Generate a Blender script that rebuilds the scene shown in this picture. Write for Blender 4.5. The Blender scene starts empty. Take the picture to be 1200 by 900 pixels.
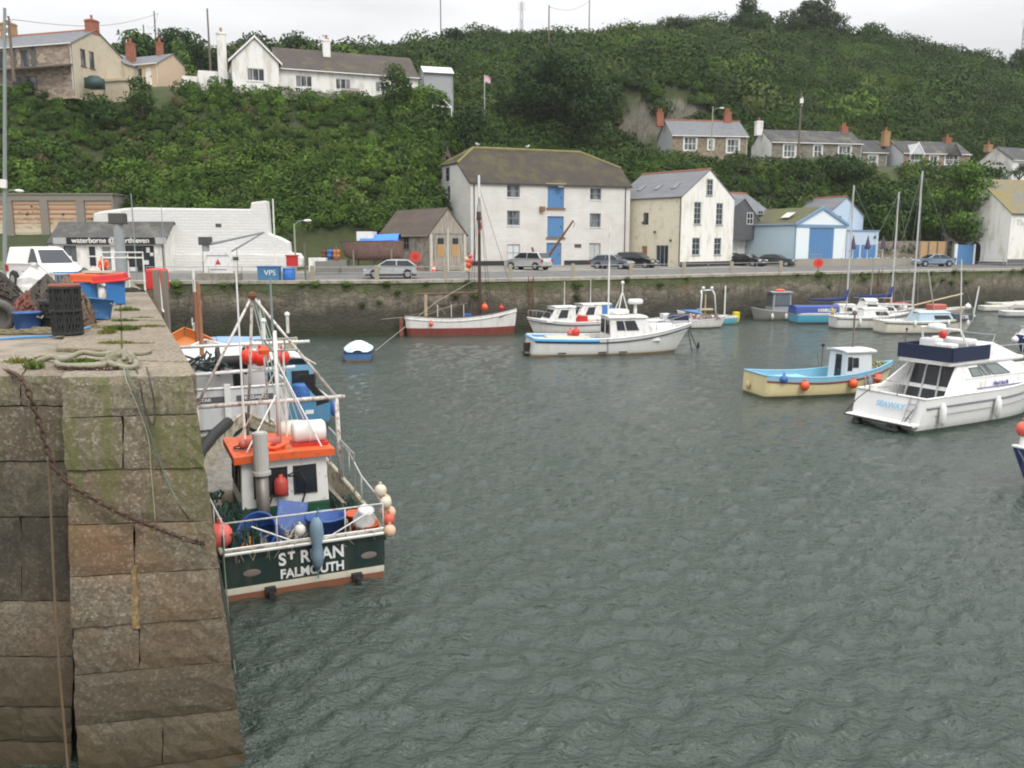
import bpy, math, random
import numpy as np
from mathutils import Vector as V, Matrix
random.seed(7); np.random.seed(7)
S = bpy.context.scene; COL = S.collection
R = math.radians
# ---------------------------------------------------------------- camera
HC = 6.6; PITCH = R(9.26); F = 1000.0
cd = bpy.data.cameras.new('camera'); cam = bpy.data.objects.new('camera', cd); COL.objects.link(cam)
cam.location = (0, 0, HC); cam.rotation_euler = (R(90) - PITCH, 0, 0)
cd.sensor_width = 36; cd.lens = 36 * F / 1200; cd.clip_end = 9000; cd.clip_start = .1
S.camera = cam
# ---------------------------------------------------------------- overcast sky and soft sun
SUN_EL, SUN_AZ = 48, 150        # azimuth clockwise from +Y
W = bpy.data.worlds.new('World'); S.world = W; W.use_nodes = True
nt = W.node_tree; nt.nodes.clear()
def N(t, **k):
    n = nt.nodes.new(t)
    for a, b in k.items(): setattr(n, a, b)
    return n
out = N('ShaderNodeOutputWorld'); bg = N('ShaderNodeBackground'); bg.inputs['Strength'].default_value = .1
sky = N('ShaderNodeTexSky', sky_type='NISHITA', sun_disc=False)
sky.sun_elevation = R(SUN_EL); sky.sun_rotation = R(SUN_AZ); sky.dust_density = 3; sky.air_density = 1.2
hs = N('ShaderNodeHueSaturation'); hs.inputs['Saturation'].default_value = .3
tc = N('ShaderNodeTexCoord'); sx = N('ShaderNodeSeparateXYZ'); mr = N('ShaderNodeMapRange')
mr.inputs['From Min'].default_value = .17; mr.inputs['From Max'].default_value = 1
mr.inputs['To Min'].default_value = 8.2; mr.inputs['To Max'].default_value = 29
mp = N('ShaderNodeMapping'); mp.inputs['Scale'].default_value = (1.5, 1.5, 6)
nz = N('ShaderNodeTexNoise'); nz.inputs['Scale'].default_value = 1.6; nz.inputs['Detail'].default_value = 5
cr = N('ShaderNodeMapRange'); cr.inputs['From Min'].default_value = .3; cr.inputs['From Max'].default_value = .7
cr.inputs['To Min'].default_value = .74; cr.inputs['To Max'].default_value = 1.1
mu = N('ShaderNodeMath', operation='MULTIPLY'); cb = N('ShaderNodeCombineColor')
tint = N('ShaderNodeMix', data_type='RGBA', blend_type='MULTIPLY'); tint.inputs[0].default_value = 1
tint.inputs[7].default_value = (.985, .985, 1, 1)
mx = N('ShaderNodeMix', data_type='RGBA'); mx.inputs[0].default_value = .82
L = nt.links.new
L(tc.outputs['Generated'], sx.inputs[0]); L(sx.outputs['Z'], mr.inputs['Value'])
L(tc.outputs['Generated'], mp.inputs[0]); L(mp.outputs[0], nz.inputs['Vector']); L(nz.outputs['Fac'], cr.inputs['Value'])
L(mr.outputs[0], mu.inputs[0]); L(cr.outputs[0], mu.inputs[1])
for i in range(3): L(mu.outputs[0], cb.inputs[i])
L(cb.outputs[0], tint.inputs[6]); L(sky.outputs[0], hs.inputs['Color'])
L(hs.outputs[0], mx.inputs[6]); L(tint.outputs[2], mx.inputs[7]); L(mx.outputs[2], bg.inputs['Color']); L(bg.outputs[0], out.inputs[0])
sl = bpy.data.lights.new('sun', 'SUN'); sl.energy = 1.3; sl.angle = R(22); sl.color = (1, .96, .9)
so = bpy.data.objects.new('sun', sl); COL.objects.link(so)
so.rotation_euler = (R(90 - SUN_EL), 0, R(180 - SUN_AZ)); so.location = (20, -20, 60)
S.view_settings.view_transform = 'Standard'; S.view_settings.look = 'None'; S.view_settings.gamma = 1
S.view_settings.exposure = 0.24; S.cycles.filter_width = 2.0
# ---------------------------------------------------------------- picture point -> place in the world
def ray(px, py):
    x, y = (px - 600) / F, (450 - py) / F
    c, s = math.cos(PITCH), math.sin(PITCH)
    return V((x, c + y * s, -s + y * c))
def P(px, py, d):               # point on the ray at forward distance d
    r = ray(px, py); t = d / r.y
    return V((r.x * t, d, HC + r.z * t))
def G(px, py, z=0.0):           # point on the ray at height z
    r = ray(px, py); t = (z - HC) / r.z
    return V((r.x * t, r.y * t, z))
# ---------------------------------------------------------------- materials
MATS = {}
class NT:
    def __init__(s, name):
        s.m = bpy.data.materials.new(name); s.m.use_nodes = True; s.t = s.m.node_tree
        s.b = s.t.nodes['Principled BSDF']
    def n(s, t, ins=None, **k):
        n = s.t.nodes.new(t)
        for a, b in k.items(): setattr(n, a, b)
        for a, b in (ins or {}).items():
            if isinstance(b, bpy.types.NodeSocket): s.t.links.new(b, n.inputs[a])
            else: n.inputs[a].default_value = b
        return n
    def l(s, a, b): s.t.links.new(a, b)
    def co(s, kind='Object', scale=(1, 1, 1)):
        c = s.n('ShaderNodeTexCoord'); return s.n('ShaderNodeMapping', {'Vector': c.outputs[kind], 'Scale': scale}).outputs[0]
    def noise(s, vec, scale, detail=4, rough=.6):
        return s.n('ShaderNodeTexNoise', {'Vector': vec, 'Scale': scale, 'Detail': detail, 'Roughness': rough}).outputs['Fac']
    def ramp(s, fac, pts, interp='LINEAR'):
        r = s.n('ShaderNodeValToRGB', {'Fac': fac}); e = r.color_ramp; e.interpolation = interp
        while len(e.elements) < len(pts): e.elements.new(.5)
        for el, (p, c) in zip(e.elements, pts):
            el.position = p; el.color = c4(c)
        return r.outputs['Color']
    def mix(s, fac, a, b, bt='MIX'):
        m = s.n('ShaderNodeMix', data_type='RGBA', blend_type=bt)
        for i, v in ((0, fac), (6, a), (7, b)):
            if isinstance(v, bpy.types.NodeSocket): s.l(v, m.inputs[i])
            else: m.inputs[i].default_value = v if i == 0 else c4(v)
        return m.outputs[2]
    def math(s, op, a, b=0.0):
        n = s.n('ShaderNodeMath', operation=op)
        for i, v in ((0, a), (1, b)):
            if isinstance(v, bpy.types.NodeSocket): s.l(v, n.inputs[i])
            else: n.inputs[i].default_value = v
        return n.outputs[0]
    def bump(s, h, strength=.3, dist=.02):
        b = s.n('ShaderNodeBump', {'Height': h, 'Strength': strength, 'Distance': dist}); s.l(b.outputs[0], s.b.inputs['Normal'])
    def done(s, col=None, rough=None, metal=None):
        for k, v in (('Base Color', col), ('Roughness', rough), ('Metallic', metal)):
            if v is None: continue
            if isinstance(v, bpy.types.NodeSocket): s.l(v, s.b.inputs[k])
            else: s.b.inputs[k].default_value = c4(v) if k == 'Base Color' else v
        return s.m
def c4(c):
    if isinstance(c, (int, float)): return (c, c, c, 1)
    return tuple(c) if len(c) == 4 else (*c, 1)
def pm(name, col, rough=.55, var=.18, scale=3., metal=0., bump=0., col2=None, amt=.5, stretch=(1, 1, 1)):
    """painted / plain surface: colour with uneven wear, optional second colour in patches"""
    if name in MATS: return MATS[name]
    k = NT(name); co = k.co('Object', stretch)
    f = k.noise(co, scale, 5)
    a = k.mix(f, [x * (1 - var) for x in col[:3]], [min(1, x * (1 + var)) for x in col[:3]])
    if col2 is not None:
        g = k.noise(co, scale * 1.7, 6, .7)
        g = k.ramp(g, [(max(0, .62 - amt * .35), 0), (min(1, .72 - amt * .25), 1)])
        a = k.mix(g, a, col2)
    if bump: k.bump(k.noise(co, scale * 8, 4), bump, .02)
    rr = k.n('ShaderNodeMapRange', {'Value': f, 'To Min': max(0, rough - .12), 'To Max': min(1, rough + .12)}).outputs[0]
    MATS[name] = k.done(a, rr, metal); return MATS[name]
def wall_mat(name, stone, mortar, sx, sz, var=.3, bump=.5, tide=None, moss=None, rough=.9, vor=False, grime=None, dist=.04):
    """coursed or rubble masonry laid out on the wall itself (object space, any facing)"""
    if name in MATS: return MATS[name]
    k = NT(name); c = k.n('ShaderNodeTexCoord'); sp = k.n('ShaderNodeSeparateXYZ', {0: c.outputs['Object']})
    h = k.math('ADD', sp.outputs['X'], k.math('MULTIPLY', sp.outputs['Y'], .83))
    cv = k.n('ShaderNodeCombineXYZ', {0: h, 1: sp.outputs['Z']}).outputs[0]
    warp = k.n('ShaderNodeTexNoise', {'Vector': c.outputs['Object'], 'Scale': 1.3, 'Detail': 3}).outputs['Color']
    cv = k.n('ShaderNodeVectorMath', {0: cv, 1: k.n('ShaderNodeVectorMath', {0: warp, 'Scale': .12 if vor else .05}, operation='SCALE').outputs[0]}, operation='ADD').outputs[0]
    if vor:
        vv = k.n('ShaderNodeMapping', {'Vector': cv, 'Scale': (1 / sx, 1 / sz, 1)}).outputs[0]
        vo = k.n('ShaderNodeTexVoronoi', {'Vector': vv, 'Scale': 1.0}, voronoi_dimensions='2D', feature='DISTANCE_TO_EDGE')
        v2 = k.n('ShaderNodeTexVoronoi', {'Vector': vv, 'Scale': 1.0}, voronoi_dimensions='2D')
        joint = k.ramp(vo.outputs['Distance'], [(.0, 1), (.09, 0)])
        rnd = k.n('ShaderNodeSeparateColor', {0: v2.outputs['Color']}).outputs[0]
    else:
        br = k.n('ShaderNodeTexBrick', {'Vector': cv, 'Scale': 1, 'Color1': (0, 0, 0, 1), 'Color2': (1, 1, 1, 1), 'Mortar': (.5, .5, .5, 1),
                 'Mortar Size': min(sx, sz) * .05, 'Brick Width': sx, 'Row Height': sz, 'Bias': 0})
        joint = br.outputs['Fac']; rnd = br.outputs['Color']
    a = k.mix(rnd, [x * (1 - var) for x in stone], [min(1, x * (1 + var)) for x in stone])
    n1 = k.noise(c.outputs['Object'], 6, 6, .7)
    a = k.mix(k.math('MULTIPLY', n1, .5), a, [x * .55 for x in stone])
    a = k.mix(joint, a, mortar)
    big = k.noise(c.outputs['Object'], .45, 4)
    if grime: a = k.mix(k.ramp(big, [(.42, 0), (.7, .75)]), a, grime)
    if moss:
        a = k.mix(k.ramp(k.noise(c.outputs['Object'], .9, 6, .75), [(.5, 0), (.62, .85)]), a, moss)
    if tide:            # weed and wet stone up to the high-water mark: (z, colour)
        zz = k.math('ADD', sp.outputs['Z'], k.math('MULTIPLY', k.noise(c.outputs['Object'], .8, 5, .7), 1.6))
        tf = k.n('ShaderNodeMapRange', {'Value': zz, 'From Min': tide[0] + 1.15, 'From Max': tide[0] + .45, 'To Min': 0, 'To Max': .93}).outputs[0]
        a = k.mix(tf, a, tide[1])
        gf = k.n('ShaderNodeMapRange', {'Value': zz, 'From Min': 2.1, 'From Max': 1.2, 'To Min': 0, 'To Max': .8}).outputs[0]
        a = k.mix(gf, a, tide[2])
    hgt = k.math('SUBTRACT', k.math('MULTIPLY', n1, .5), joint)
    k.bump(hgt, bump, dist)
    MATS[name] = k.done(a, rough); return MATS[name]
def roof_mat(name, col, moss=None, amt=.5, tile=(.3, .22), rough=.8):
    if name in MATS: return MATS[name]
    k = NT(name); c = k.n('ShaderNodeTexCoord'); sp = k.n('ShaderNodeSeparateXYZ', {0: c.outputs['Object']})
    cv = k.n('ShaderNodeCombineXYZ', {0: k.math('ADD', sp.outputs['X'], k.math('MULTIPLY', sp.outputs['Y'], .15)), 1: k.math('MULTIPLY', sp.outputs['Z'], 1.5)}).outputs[0]
    br = k.n('ShaderNodeTexBrick', {'Vector': cv, 'Scale': 1, 'Color1': (.0, .0, .0, 1), 'Color2': (1, 1, 1, 1), 'Mortar': (.2, .2, .2, 1),
             'Mortar Size': .012, 'Brick Width': tile[0], 'Row Height': tile[1]})
    a = k.mix(br.outputs['Color'], [x * .75 for x in col], [x * 1.25 for x in col])
    a = k.mix(br.outputs['Fac'], a, [x * .45 for x in col])
    a = k.mix(k.math('MULTIPLY', k.noise(c.outputs['Object'], .7, 5, .7), .7), a, [x * 1.5 for x in col])
    if moss: a = k.mix(k.ramp(k.noise(c.outputs['Object'], .55, 7, .75), [(.62 - amt * .3, 0), (.74 - amt * .2, .9)]), a, moss)
    k.bump(k.math('SUBTRACT', br.outputs['Color'], br.outputs['Fac']), .35, .03)
    MATS[name] = k.done(a, rough); return MATS[name]
def hull_mat(name, bands, rough=.35, dirt=(.25, .2, .14), amt=.35):
    """boat paint: bands of colour one above the other, from the waterline up [(z, colour), ...]"""
    if name in MATS: return MATS[name]
    k = NT(name); c = k.n('ShaderNodeTexCoord'); sp = k.n('ShaderNodeSeparateXYZ', {0: c.outputs['Object']})
    f = k.n('ShaderNodeMapRange', {'Value': sp.outputs['Z'], 'From Min': -1, 'From Max': 3}).outputs[0]
    a = k.ramp(f, [((z + 1) / 4, col) for z, col in bands], 'CONSTANT')
    st = k.noise(k.co('Object', (3, 3, .5)), 1.5, 6, .7)
    a = k.mix(k.ramp(st, [(.48, 0), (.75, amt * 1.3)]), a, dirt)
    sc_ = k.n('ShaderNodeMapRange', {'Value': k.math('ADD', sp.outputs['Z'], k.math('MULTIPLY', st, .35)), 'From Min': .48, 'From Max': .2, 'To Max': .38}).outputs[0]
    a = k.mix(sc_, a, (.13, .12, .06))
    MATS[name] = k.done(a, rough); return MATS[name]
GLASS = pm('dark_glass', (.02, .025, .03), .08, .3)
def curtain_glass():
    k = NT('window_glass'); c = k.n('ShaderNodeTexCoord')
    f = k.ramp(k.noise(k.n('ShaderNodeMapping', {'Vector': c.outputs['Object'], 'Scale': (1.3, 1.3, .35)}).outputs[0], 1.1, 2), [(.45, (.025, .03, .035)), (.62, (.2, .21, .21))])
    return k.done(f, .12)
CGLASS = curtain_glass(); MATS['window_glass'] = CGLASS
WHITE = pm('white_paint', (.72, .72, .7), .45, .08, 2, 0, 0, (.5, .45, .36), .28, (1, 1, .3))
STEEL = pm('galvanised_steel', (.32, .33, .33), .45, .2, 4, .6)
WHITESTEEL = pm('white_painted_steel', (.7, .7, .68), .45, .12, 5, 0, 0, (.35, .18, .09), .12)
RUST = pm('rusty_steel', (.16, .07, .035), .85, .45, 9, .2, .3)
WOOD = pm('grey_weathered_wood', (.2, .17, .135), .85, .3, 5, 0, .25, None, .5, (1, 1, .15))
BROWNWOOD = pm('varnished_brown_wood', (.12, .055, .03), .55, .3, 5, 0, .1, None, .5, (1, 1, .15))
BLACK = pm('black_rubber', (.018, .018, .018), .7, .3, 6)
RED = pm('red_plastic', (.5, .03, .025), .45, .15)
ORANGE = pm('orange_buoy_vinyl', (.72, .1, .03), .4, .12)
PINK = pm('faded_red_vinyl', (.66, .13, .11), .45, .1)
BLUE = pm('blue_plastic', (.03, .12, .36), .45, .25, 4, 0, 0, (.1, .2, .4), .2)
CREAMROPE = pm('pale_rope', (.34, .31, .24), .9, .35, 20, 0, .5)
GREENROPE = pm('green_rope', (.07, .2, .16), .9, .3, 20, 0, .3)
# ---------------------------------------------------------------- mesh builder
class M:
    def __init__(s): s.v = []; s.f = []
    def add(s, v, f):
        b = len(s.v); s.v += [tuple(p) for p in v]; s.f += [tuple(i + b for i in q) for q in f]
    def bx(s, x0, y0, z0, x1, y1, z1):
        s.add([(x, y, z) for z in (z0, z1) for x, y in ((x0, y0), (x1, y0), (x1, y1), (x0, y1))],
              [(3, 2, 1, 0), (4, 5, 6, 7), (0, 1, 5, 4), (1, 2, 6, 5), (2, 3, 7, 6), (3, 0, 4, 7)])
        return s
    def obox(s, c, size, rz=0., rx=0., ry=0., top=1.):
        m = Matrix.Rotation(rz, 3, 'Z') @ Matrix.Rotation(ry, 3, 'Y') @ Matrix.Rotation(rx, 3, 'X'); c = V(c); q = []
        for z in (-.5, .5):
            t = top if z > 0 else 1
            for x, y in ((-.5, -.5), (.5, -.5), (.5, .5), (-.5, .5)):
                q.append(c + m @ V((x * size[0] * t, y * size[1] * t, z * size[2])))
        s.add(q, [(3, 2, 1, 0), (4, 5, 6, 7), (0, 1, 5, 4), (1, 2, 6, 5), (2, 3, 7, 6), (3, 0, 4, 7)]); return s
    def tube(s, pts, r, n=6, closed=False):
        pts = [V(p) for p in pts]; m = len(pts); rr = r if isinstance(r, (list, tuple)) else [r] * m
        vs = []; prev = None
        for i, p in enumerate(pts):
            if closed: t = pts[(i + 1) % m] - pts[i - 1]
            else: t = pts[min(i + 1, m - 1)] - pts[max(i - 1, 0)]
            if t.length < 1e-9: t = V((0, 0, 1))
            t.normalize()
            a = prev if prev is not None else (V((0, 0, 1)) if abs(t.z) < .9 else V((1, 0, 0)))
            a = a - t * a.dot(t)
            if a.length < 1e-6: a = t.orthogonal()
            a.normalize(); prev = a; b = t.cross(a)
            vs += [p + (a * math.cos(2 * math.pi * j / n) + b * math.sin(2 * math.pi * j / n)) * rr[i] for j in range(n)]
        fs = [(i * n + j, i * n + (j + 1) % n, (i + 1) % m * n + (j + 1) % n, (i + 1) % m * n + j) for i in range(m if closed else m - 1) for j in range(n)]
        if not closed: fs += [tuple(range(n))[::-1], tuple((m - 1) * n + j for j in range(n))]
        s.add(vs, fs); return s
    def cyl(s, a, b, r0, r1=None, n=10): return s.tube([a, b], [r0, r0 if r1 is None else r1], n)
    def lathe(s, prof, c=(0, 0, 0), n=16, mat=None):
        vs = []; c = V(c)
        for r, z in prof:
            for j in range(n):
                p = V((r * math.cos(2 * math.pi * j / n), r * math.sin(2 * math.pi * j / n), z))
                vs.append(c + (mat @ p if mat else p))
        m = len(prof)
        fs = [(i * n + j, i * n + (j + 1) % n, (i + 1) * n + (j + 1) % n, (i + 1) * n + j) for i in range(m - 1) for j in range(n)]
        fs += [tuple(range(n))[::-1], tuple((m - 1) * n + j for j in range(n))]
        s.add(vs, fs); return s
    def ball(s, c, r, n=12, sc=(1, 1, 1)):
        k = n // 2; prof = [(r * math.sin(math.pi * i / k), -r * math.cos(math.pi * i / k)) for i in range(k + 1)]
        prof[0] = (r * .02, -r); prof[-1] = (r * .02, r)
        m = Matrix.Diagonal(V(sc)).to_3x3(); return s.lathe(prof, c, n, m)
    def poly(s, pts): s.add(pts, [tuple(range(len(pts)))]); return s
    def prism(s, pts, off):
        n = len(pts); off = V(off); a = [V(p) for p in pts]
        s.add(a + [p + off for p in a], [tuple(range(n))[::-1], tuple(range(n, 2 * n))] + [(i, (i + 1) % n, n + (i + 1) % n, n + i) for i in range(n)]); return s
    def slab(s, pts, t):        # sheet given by its outer face, thickened along its own normal
        a = [V(p) for p in pts]; nn = (a[1] - a[0]).cross(a[2] - a[0]).normalized(); return s.prism(a, nn * -t)
    def build(s, name, mat, parent=None, smooth=False, bevel=0., label=None, fix=True):
        me = bpy.data.meshes.new(name); me.from_pydata(s.v, [], s.f); me.update()
        if fix:
            import bmesh
            b = bmesh.new(); b.from_mesh(me); bmesh.ops.recalc_face_normals(b, faces=b.faces); b.to_mesh(me); b.free()
        if smooth: me.polygons.foreach_set('use_smooth', [True] * len(me.polygons))
        o = bpy.data.objects.new(name, me); COL.objects.link(o)
        if mat: me.materials.append(mat)
        if parent: o.parent = parent
        if bevel:
            bv = o.modifiers.new('bevel', 'BEVEL'); bv.width = bevel; bv.segments = 2; bv.limit_method = 'ANGLE'
        if smooth == 'auto':
            pass
        if label: o['label'] = label
        return o
def tag(o, label, cat, group=None):
    o['label'] = label; o['category'] = cat
    if group: o['group'] = group
    return o
def thing(name, label, cat, loc=(0, 0, 0), rz=0., group=None):
    o = bpy.data.objects.new(name, None); COL.objects.link(o); o.location = loc; o.rotation_euler = (0, 0, rz); o.empty_display_size = .3
    return tag(o, label, cat, group)
def struct(o, kind='structure'): o['kind'] = kind; return o
def kids(o): return [c for c in bpy.data.objects if c.parent == o]
def dup(o, loc, rz, label, group=None, sc=None):
    r = o.copy(); COL.objects.link(r); r.location = loc; r.rotation_euler = (0, 0, rz); r['label'] = label
    if sc: r.scale = sc
    if group: r['group'] = group
    for c in kids(o):
        d = c.copy(); COL.objects.link(d); d.parent = r
        for g in kids(c):
            e = g.copy(); COL.objects.link(e); e.parent = d
    return r
def text(name, s, size, parent, o, u, up, mat, depth=.01, align='CENTER', bold=0., sx=1.):
    cu = bpy.data.curves.new(name, 'FONT'); cu.body = s; cu.size = size; cu.extrude = depth; cu.align_x = align; cu.align_y = 'CENTER'; cu.offset = bold
    t = bpy.data.objects.new('tmp', cu); COL.objects.link(t)
    bpy.context.view_layer.update()
    me = bpy.data.meshes.new_from_object(t.evaluated_get(bpy.context.evaluated_depsgraph_get())); bpy.data.objects.remove(t)
    u = V(u).normalized(); up = V(up).normalized(); n = u.cross(up); up = n.cross(u)
    m = Matrix((u * sx, up, n)).transposed().to_4x4(); m.translation = V(o)
    me.transform(m); me.name = name; me.materials.clear(); me.materials.append(mat)
    ob = bpy.data.objects.new(name, me); COL.objects.link(ob); ob.parent = parent; return ob
# ================================================================= SETTING
rng = np.random.default_rng(11)
def np_mesh(name, v, f, mat, cols=None, parent=None, smooth=False):
    v = np.asarray(v, np.float32); f = np.asarray(f, np.int32); n, k = f.shape
    me = bpy.data.meshes.new(name); me.vertices.add(len(v)); me.vertices.foreach_set('co', v.ravel())
    me.loops.add(n * k); me.loops.foreach_set('vertex_index', f.ravel())
    me.polygons.add(n); me.polygons.foreach_set('loop_start', np.arange(n, dtype=np.int32) * k)
    try: me.polygons.foreach_set('loop_total', np.full(n, k, np.int32))
    except Exception: pass
    if smooth: me.polygons.foreach_set('use_smooth', np.ones(n, bool))
    if cols is not None:
        a = me.attributes.new('Col', 'FLOAT_COLOR', 'FACE'); c = np.ones((n, 4), np.float32); c[:, :3] = cols; a.data.foreach_set('color', c.ravel())
    me.update(calc_edges=True); me.validate()
    o = bpy.data.objects.new(name, me); COL.objects.link(o); me.materials.append(mat)
    if parent: o.parent = parent
    return o
# ---- water: real waves near and far, finer ripple as bump
k = NT('harbour_water'); c = k.co('Object', (1, 1, 1))
n1 = k.noise(k.co('Object', (1.5, 2.4, 1)), 1.6, 4, .6); n2 = k.noise(k.co('Object', (1, 1.7, 1)), 7.5, 3, .6)
k.bump(k.math('ADD', k.math('MULTIPLY', n1, .75), k.math('MULTIPLY', n2, .35)), .8, .22)
k.b.inputs['IOR'].default_value = 1.333; k.b.inputs['Specular IOR Level'].default_value = .9
big = k.noise(c, .06, 3)
WATER = k.done(k.mix(big, (.026, .040, .030), (.036, .052, .040)), .07)
rows = [287 + 8 + 0.0]; y0 = 6.0; ys = []
yy = 7.5
while yy < 130: ys.append(yy); yy *= 1.0066
ys = [-60, -20, 0, 4] + ys + [160, 300, 900]
us = np.linspace(-.74, .8, 420); us = np.concatenate([[-6, -2.5], us, [1.4, 3, 7]])
ys = np.array(ys); X = np.outer(np.maximum(ys, 9), us); Y = np.repeat(ys[:, None], len(us), 1)
Z = np.zeros_like(X)
for i in range(52):
    lam = .38 * 1.062 ** i; th = R(rng.normal(-68, 42)); amp = .027 * lam ** .8 * (1 if lam < .7 else (.7 / lam) ** 1.35)
    q = 2 * np.pi / lam; ph = rng.uniform(0, 6.28)
    a = q * (X * math.cos(th) + Y * math.sin(th)) + ph + 1.2 * np.sin(.21 * X + .3 * Y + i)
    step = np.maximum(Y, 8) * .0066; fade = np.clip(lam / (2.6 * step) - .5, 0, 1)
    Z += amp * fade * (1 - np.abs(np.sin(a / 2))) * 1.25 - amp * fade * .45
gust = .72 + .38 * np.sin(.11 * X + .4 * np.sin(.09 * Y)) * np.sin(.07 * Y + 1)
Z *= gust
Z[(Y < 4) | (Y > 140)] = 0
nr, nc = X.shape; idx = np.arange(nr * nc).reshape(nr, nc)
f = np.stack([idx[:-1, :-1], idx[:-1, 1:], idx[1:, 1:], idx[1:, :-1]], -1).reshape(-1, 4)
struct(np_mesh('water', np.stack([X, Y, Z], -1).reshape(-1, 3), f, WATER, smooth=True))
Q = [(-44, 62), (-27, 62), (-18, 62.3), (-9, 63.2), (0, 66.3), (8, 70.2), (16, 75), (24, 80), (36, 86), (48, 91.3), (62, 97), (100, 108)]
QZ = 4.0
def gz(e): return QZ + .02 * min(max(e, 0), 24)
def qpt(x, e):                  # point on the quay ground, e metres in from the edge above x
    for a, b in zip(Q[:-1], Q[1:]):
        if x <= b[0]: break
    y = a[1] + (b[1] - a[1]) * (x - a[0]) / (b[0] - a[0]); return V((x - .25 * e, y + .968 * e, gz(e)))
# ---- hillside terrain given as profiles (forward distance, height) along bearings
PR = {-900: [(58, 3.2), (80, 3.6), (90, 9), (97, 22.4), (99, 23.7), (116, 24.8), (150, 34), (260, 40), (2500, 30)],
      0: [(58, 3.2), (79, 3.4), (88, 9), (95, 20.6), (98, 23.7), (116, 24.8), (150, 34), (260, 40), (2500, 30)],
      130: [(58, 3.2), (79, 3.6), (88, 8.5), (97, 21), (104, 25.9), (116, 27), (150, 34), (260, 40), (2500, 30)],
      250: [(58, 3.2), (77, 3.6), (85, 9), (97, 20.6), (100.5, 23.8), (116, 26), (150, 35), (205, 46), (260, 46), (2500, 30)],
      450: [(58, 3.2), (82, 3.8), (87, 9.5), (98, 20.2), (102, 23.8), (118, 26), (150, 36), (205, 47.5), (260, 49), (2500, 30)],
      508: [(58, 3.2), (86, 3.8), (91, 9), (99, 20.5), (103, 24), (118, 25.6), (150, 36.5), (205, 49), (260, 50), (2500, 30)],
      560: [(58, 3.2), (99, 4.2), (106, 8), (114, 18), (130, 26), (160, 38), (212, 53), (260, 53), (2500, 30)],
      690: [(58, 3.2), (102, 4.2), (108, 10), (116, 18), (130, 27), (160, 38), (212, 53), (260, 54), (2500, 30)],
      712: [(58, 3.2), (102, 4.1), (105.5, 4.3), (109, 10), (116, 17.2), (122, 18.8), (132, 19), (135.5, 29.5), (150, 37), (212, 53), (260, 54), (2500, 30)],
      760: [(58, 3.2), (101, 4.1), (105.5, 4.3), (109, 10), (115, 16.5), (122, 18.6), (132, 18.8), (136, 31), (150, 37.5), (213, 54.5), (260, 55), (2500, 30)],
      800: [(58, 3.2), (100, 4.1), (107, 4.3), (110.5, 10), (115, 16), (122, 18), (132.5, 18.6), (136.5, 31), (165, 39.5), (215, 56), (260, 56), (2500, 30)],
      880: [(58, 3.2), (100, 4.1), (108, 4.3), (111, 9), (116, 16), (121, 18.3), (137, 18.6), (143, 24), (172, 38), (215, 55), (260, 56), (2500, 30)],
      1000: [(58, 3.2), (110, 4.0), (113, 8), (118, 16), (123, 18.2), (139, 18.6), (146, 23), (172, 37), (215, 53), (260, 54), (2500, 30)],
      1130: [(58, 3.2), (111, 4.0), (115, 8), (123, 14.5), (129, 17.2), (143, 17.6), (150, 22), (178, 35), (220, 49), (260, 50), (2500, 30)],
      1230: [(58, 3.2), (112, 4.4), (122, 6), (132, 11.5), (138, 14.5), (154, 15), (162, 20), (190, 33), (225, 44), (270, 45), (2500, 30)],
      2600: [(58, 3.2), (112, 4.4), (122, 6), (132, 11.5), (138, 14.5), (154, 15), (162, 20), (190, 33), (225, 42), (270, 43), (2500, 30)]}
PK = sorted(PR)
def hz(px, d):
    """terrain height at picture column px (at the horizon) and forward distance d"""
    px = min(max(px, PK[0]), PK[-1] - .01); i = max(j for j in range(len(PK)) if PK[j] <= px); a, b = PK[i], PK[i + 1]
    t = (px - a) / (b - a); za = np.interp(d, *zip(*PR[a])); zb = np.interp(d, *zip(*PR[b])); z = za + (zb - za) * t
    return z
def lump(x, y):
    return .6 * math.sin(.31 * x + 1.3 * math.sin(.17 * y)) + .5 * math.sin(.23 * y + .4 * x) + .35 * math.sin(.71 * x - .5 * y)
k = NT('earth_and_rock'); c = k.n('ShaderNodeTexCoord'); ge = k.n('ShaderNodeNewGeometry')
nz_ = k.n('ShaderNodeSeparateXYZ', {0: ge.outputs['Normal']}).outputs['Z']
rk = k.mix(k.noise(k.co('Object', (1, 1, .5)), .5, 8, .75), (.09, .075, .055), (.3, .275, .23)); rk = k.mix(k.ramp(k.noise(k.co('Object', (2.5, 2.5, .7)), 1.1, 8, .8), [(.5, 0), (.62, .85)]), rk, (.05, .045, .03))
gr = k.mix(k.noise(c.outputs['Object'], .8, 6, .7), (.035, .05, .018), (.09, .11, .035))
f1 = k.n('ShaderNodeMapRange', {'Value': k.math('ADD', nz_, k.math('MULTIPLY', k.noise(c.outputs['Object'], .35, 6, .7), .35)), 'From Min': .5, 'From Max': .68}).outputs[0]
k.bump(k.noise(k.co('Object', (1, 1, .6)), .9, 8, .75), .9, .8)
EARTH = k.done(k.mix(f1, rk, gr), .95)
ds = np.concatenate([np.arange(60, 232, 1.6), [240, 260, 300, 400, 700, 1300, 2500]]); pxs = np.concatenate([[-900, -600, -400, -250], np.arange(-140, 1340, 9), [1400, 1550, 1800, 2200, 2599]])
v = []
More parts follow.
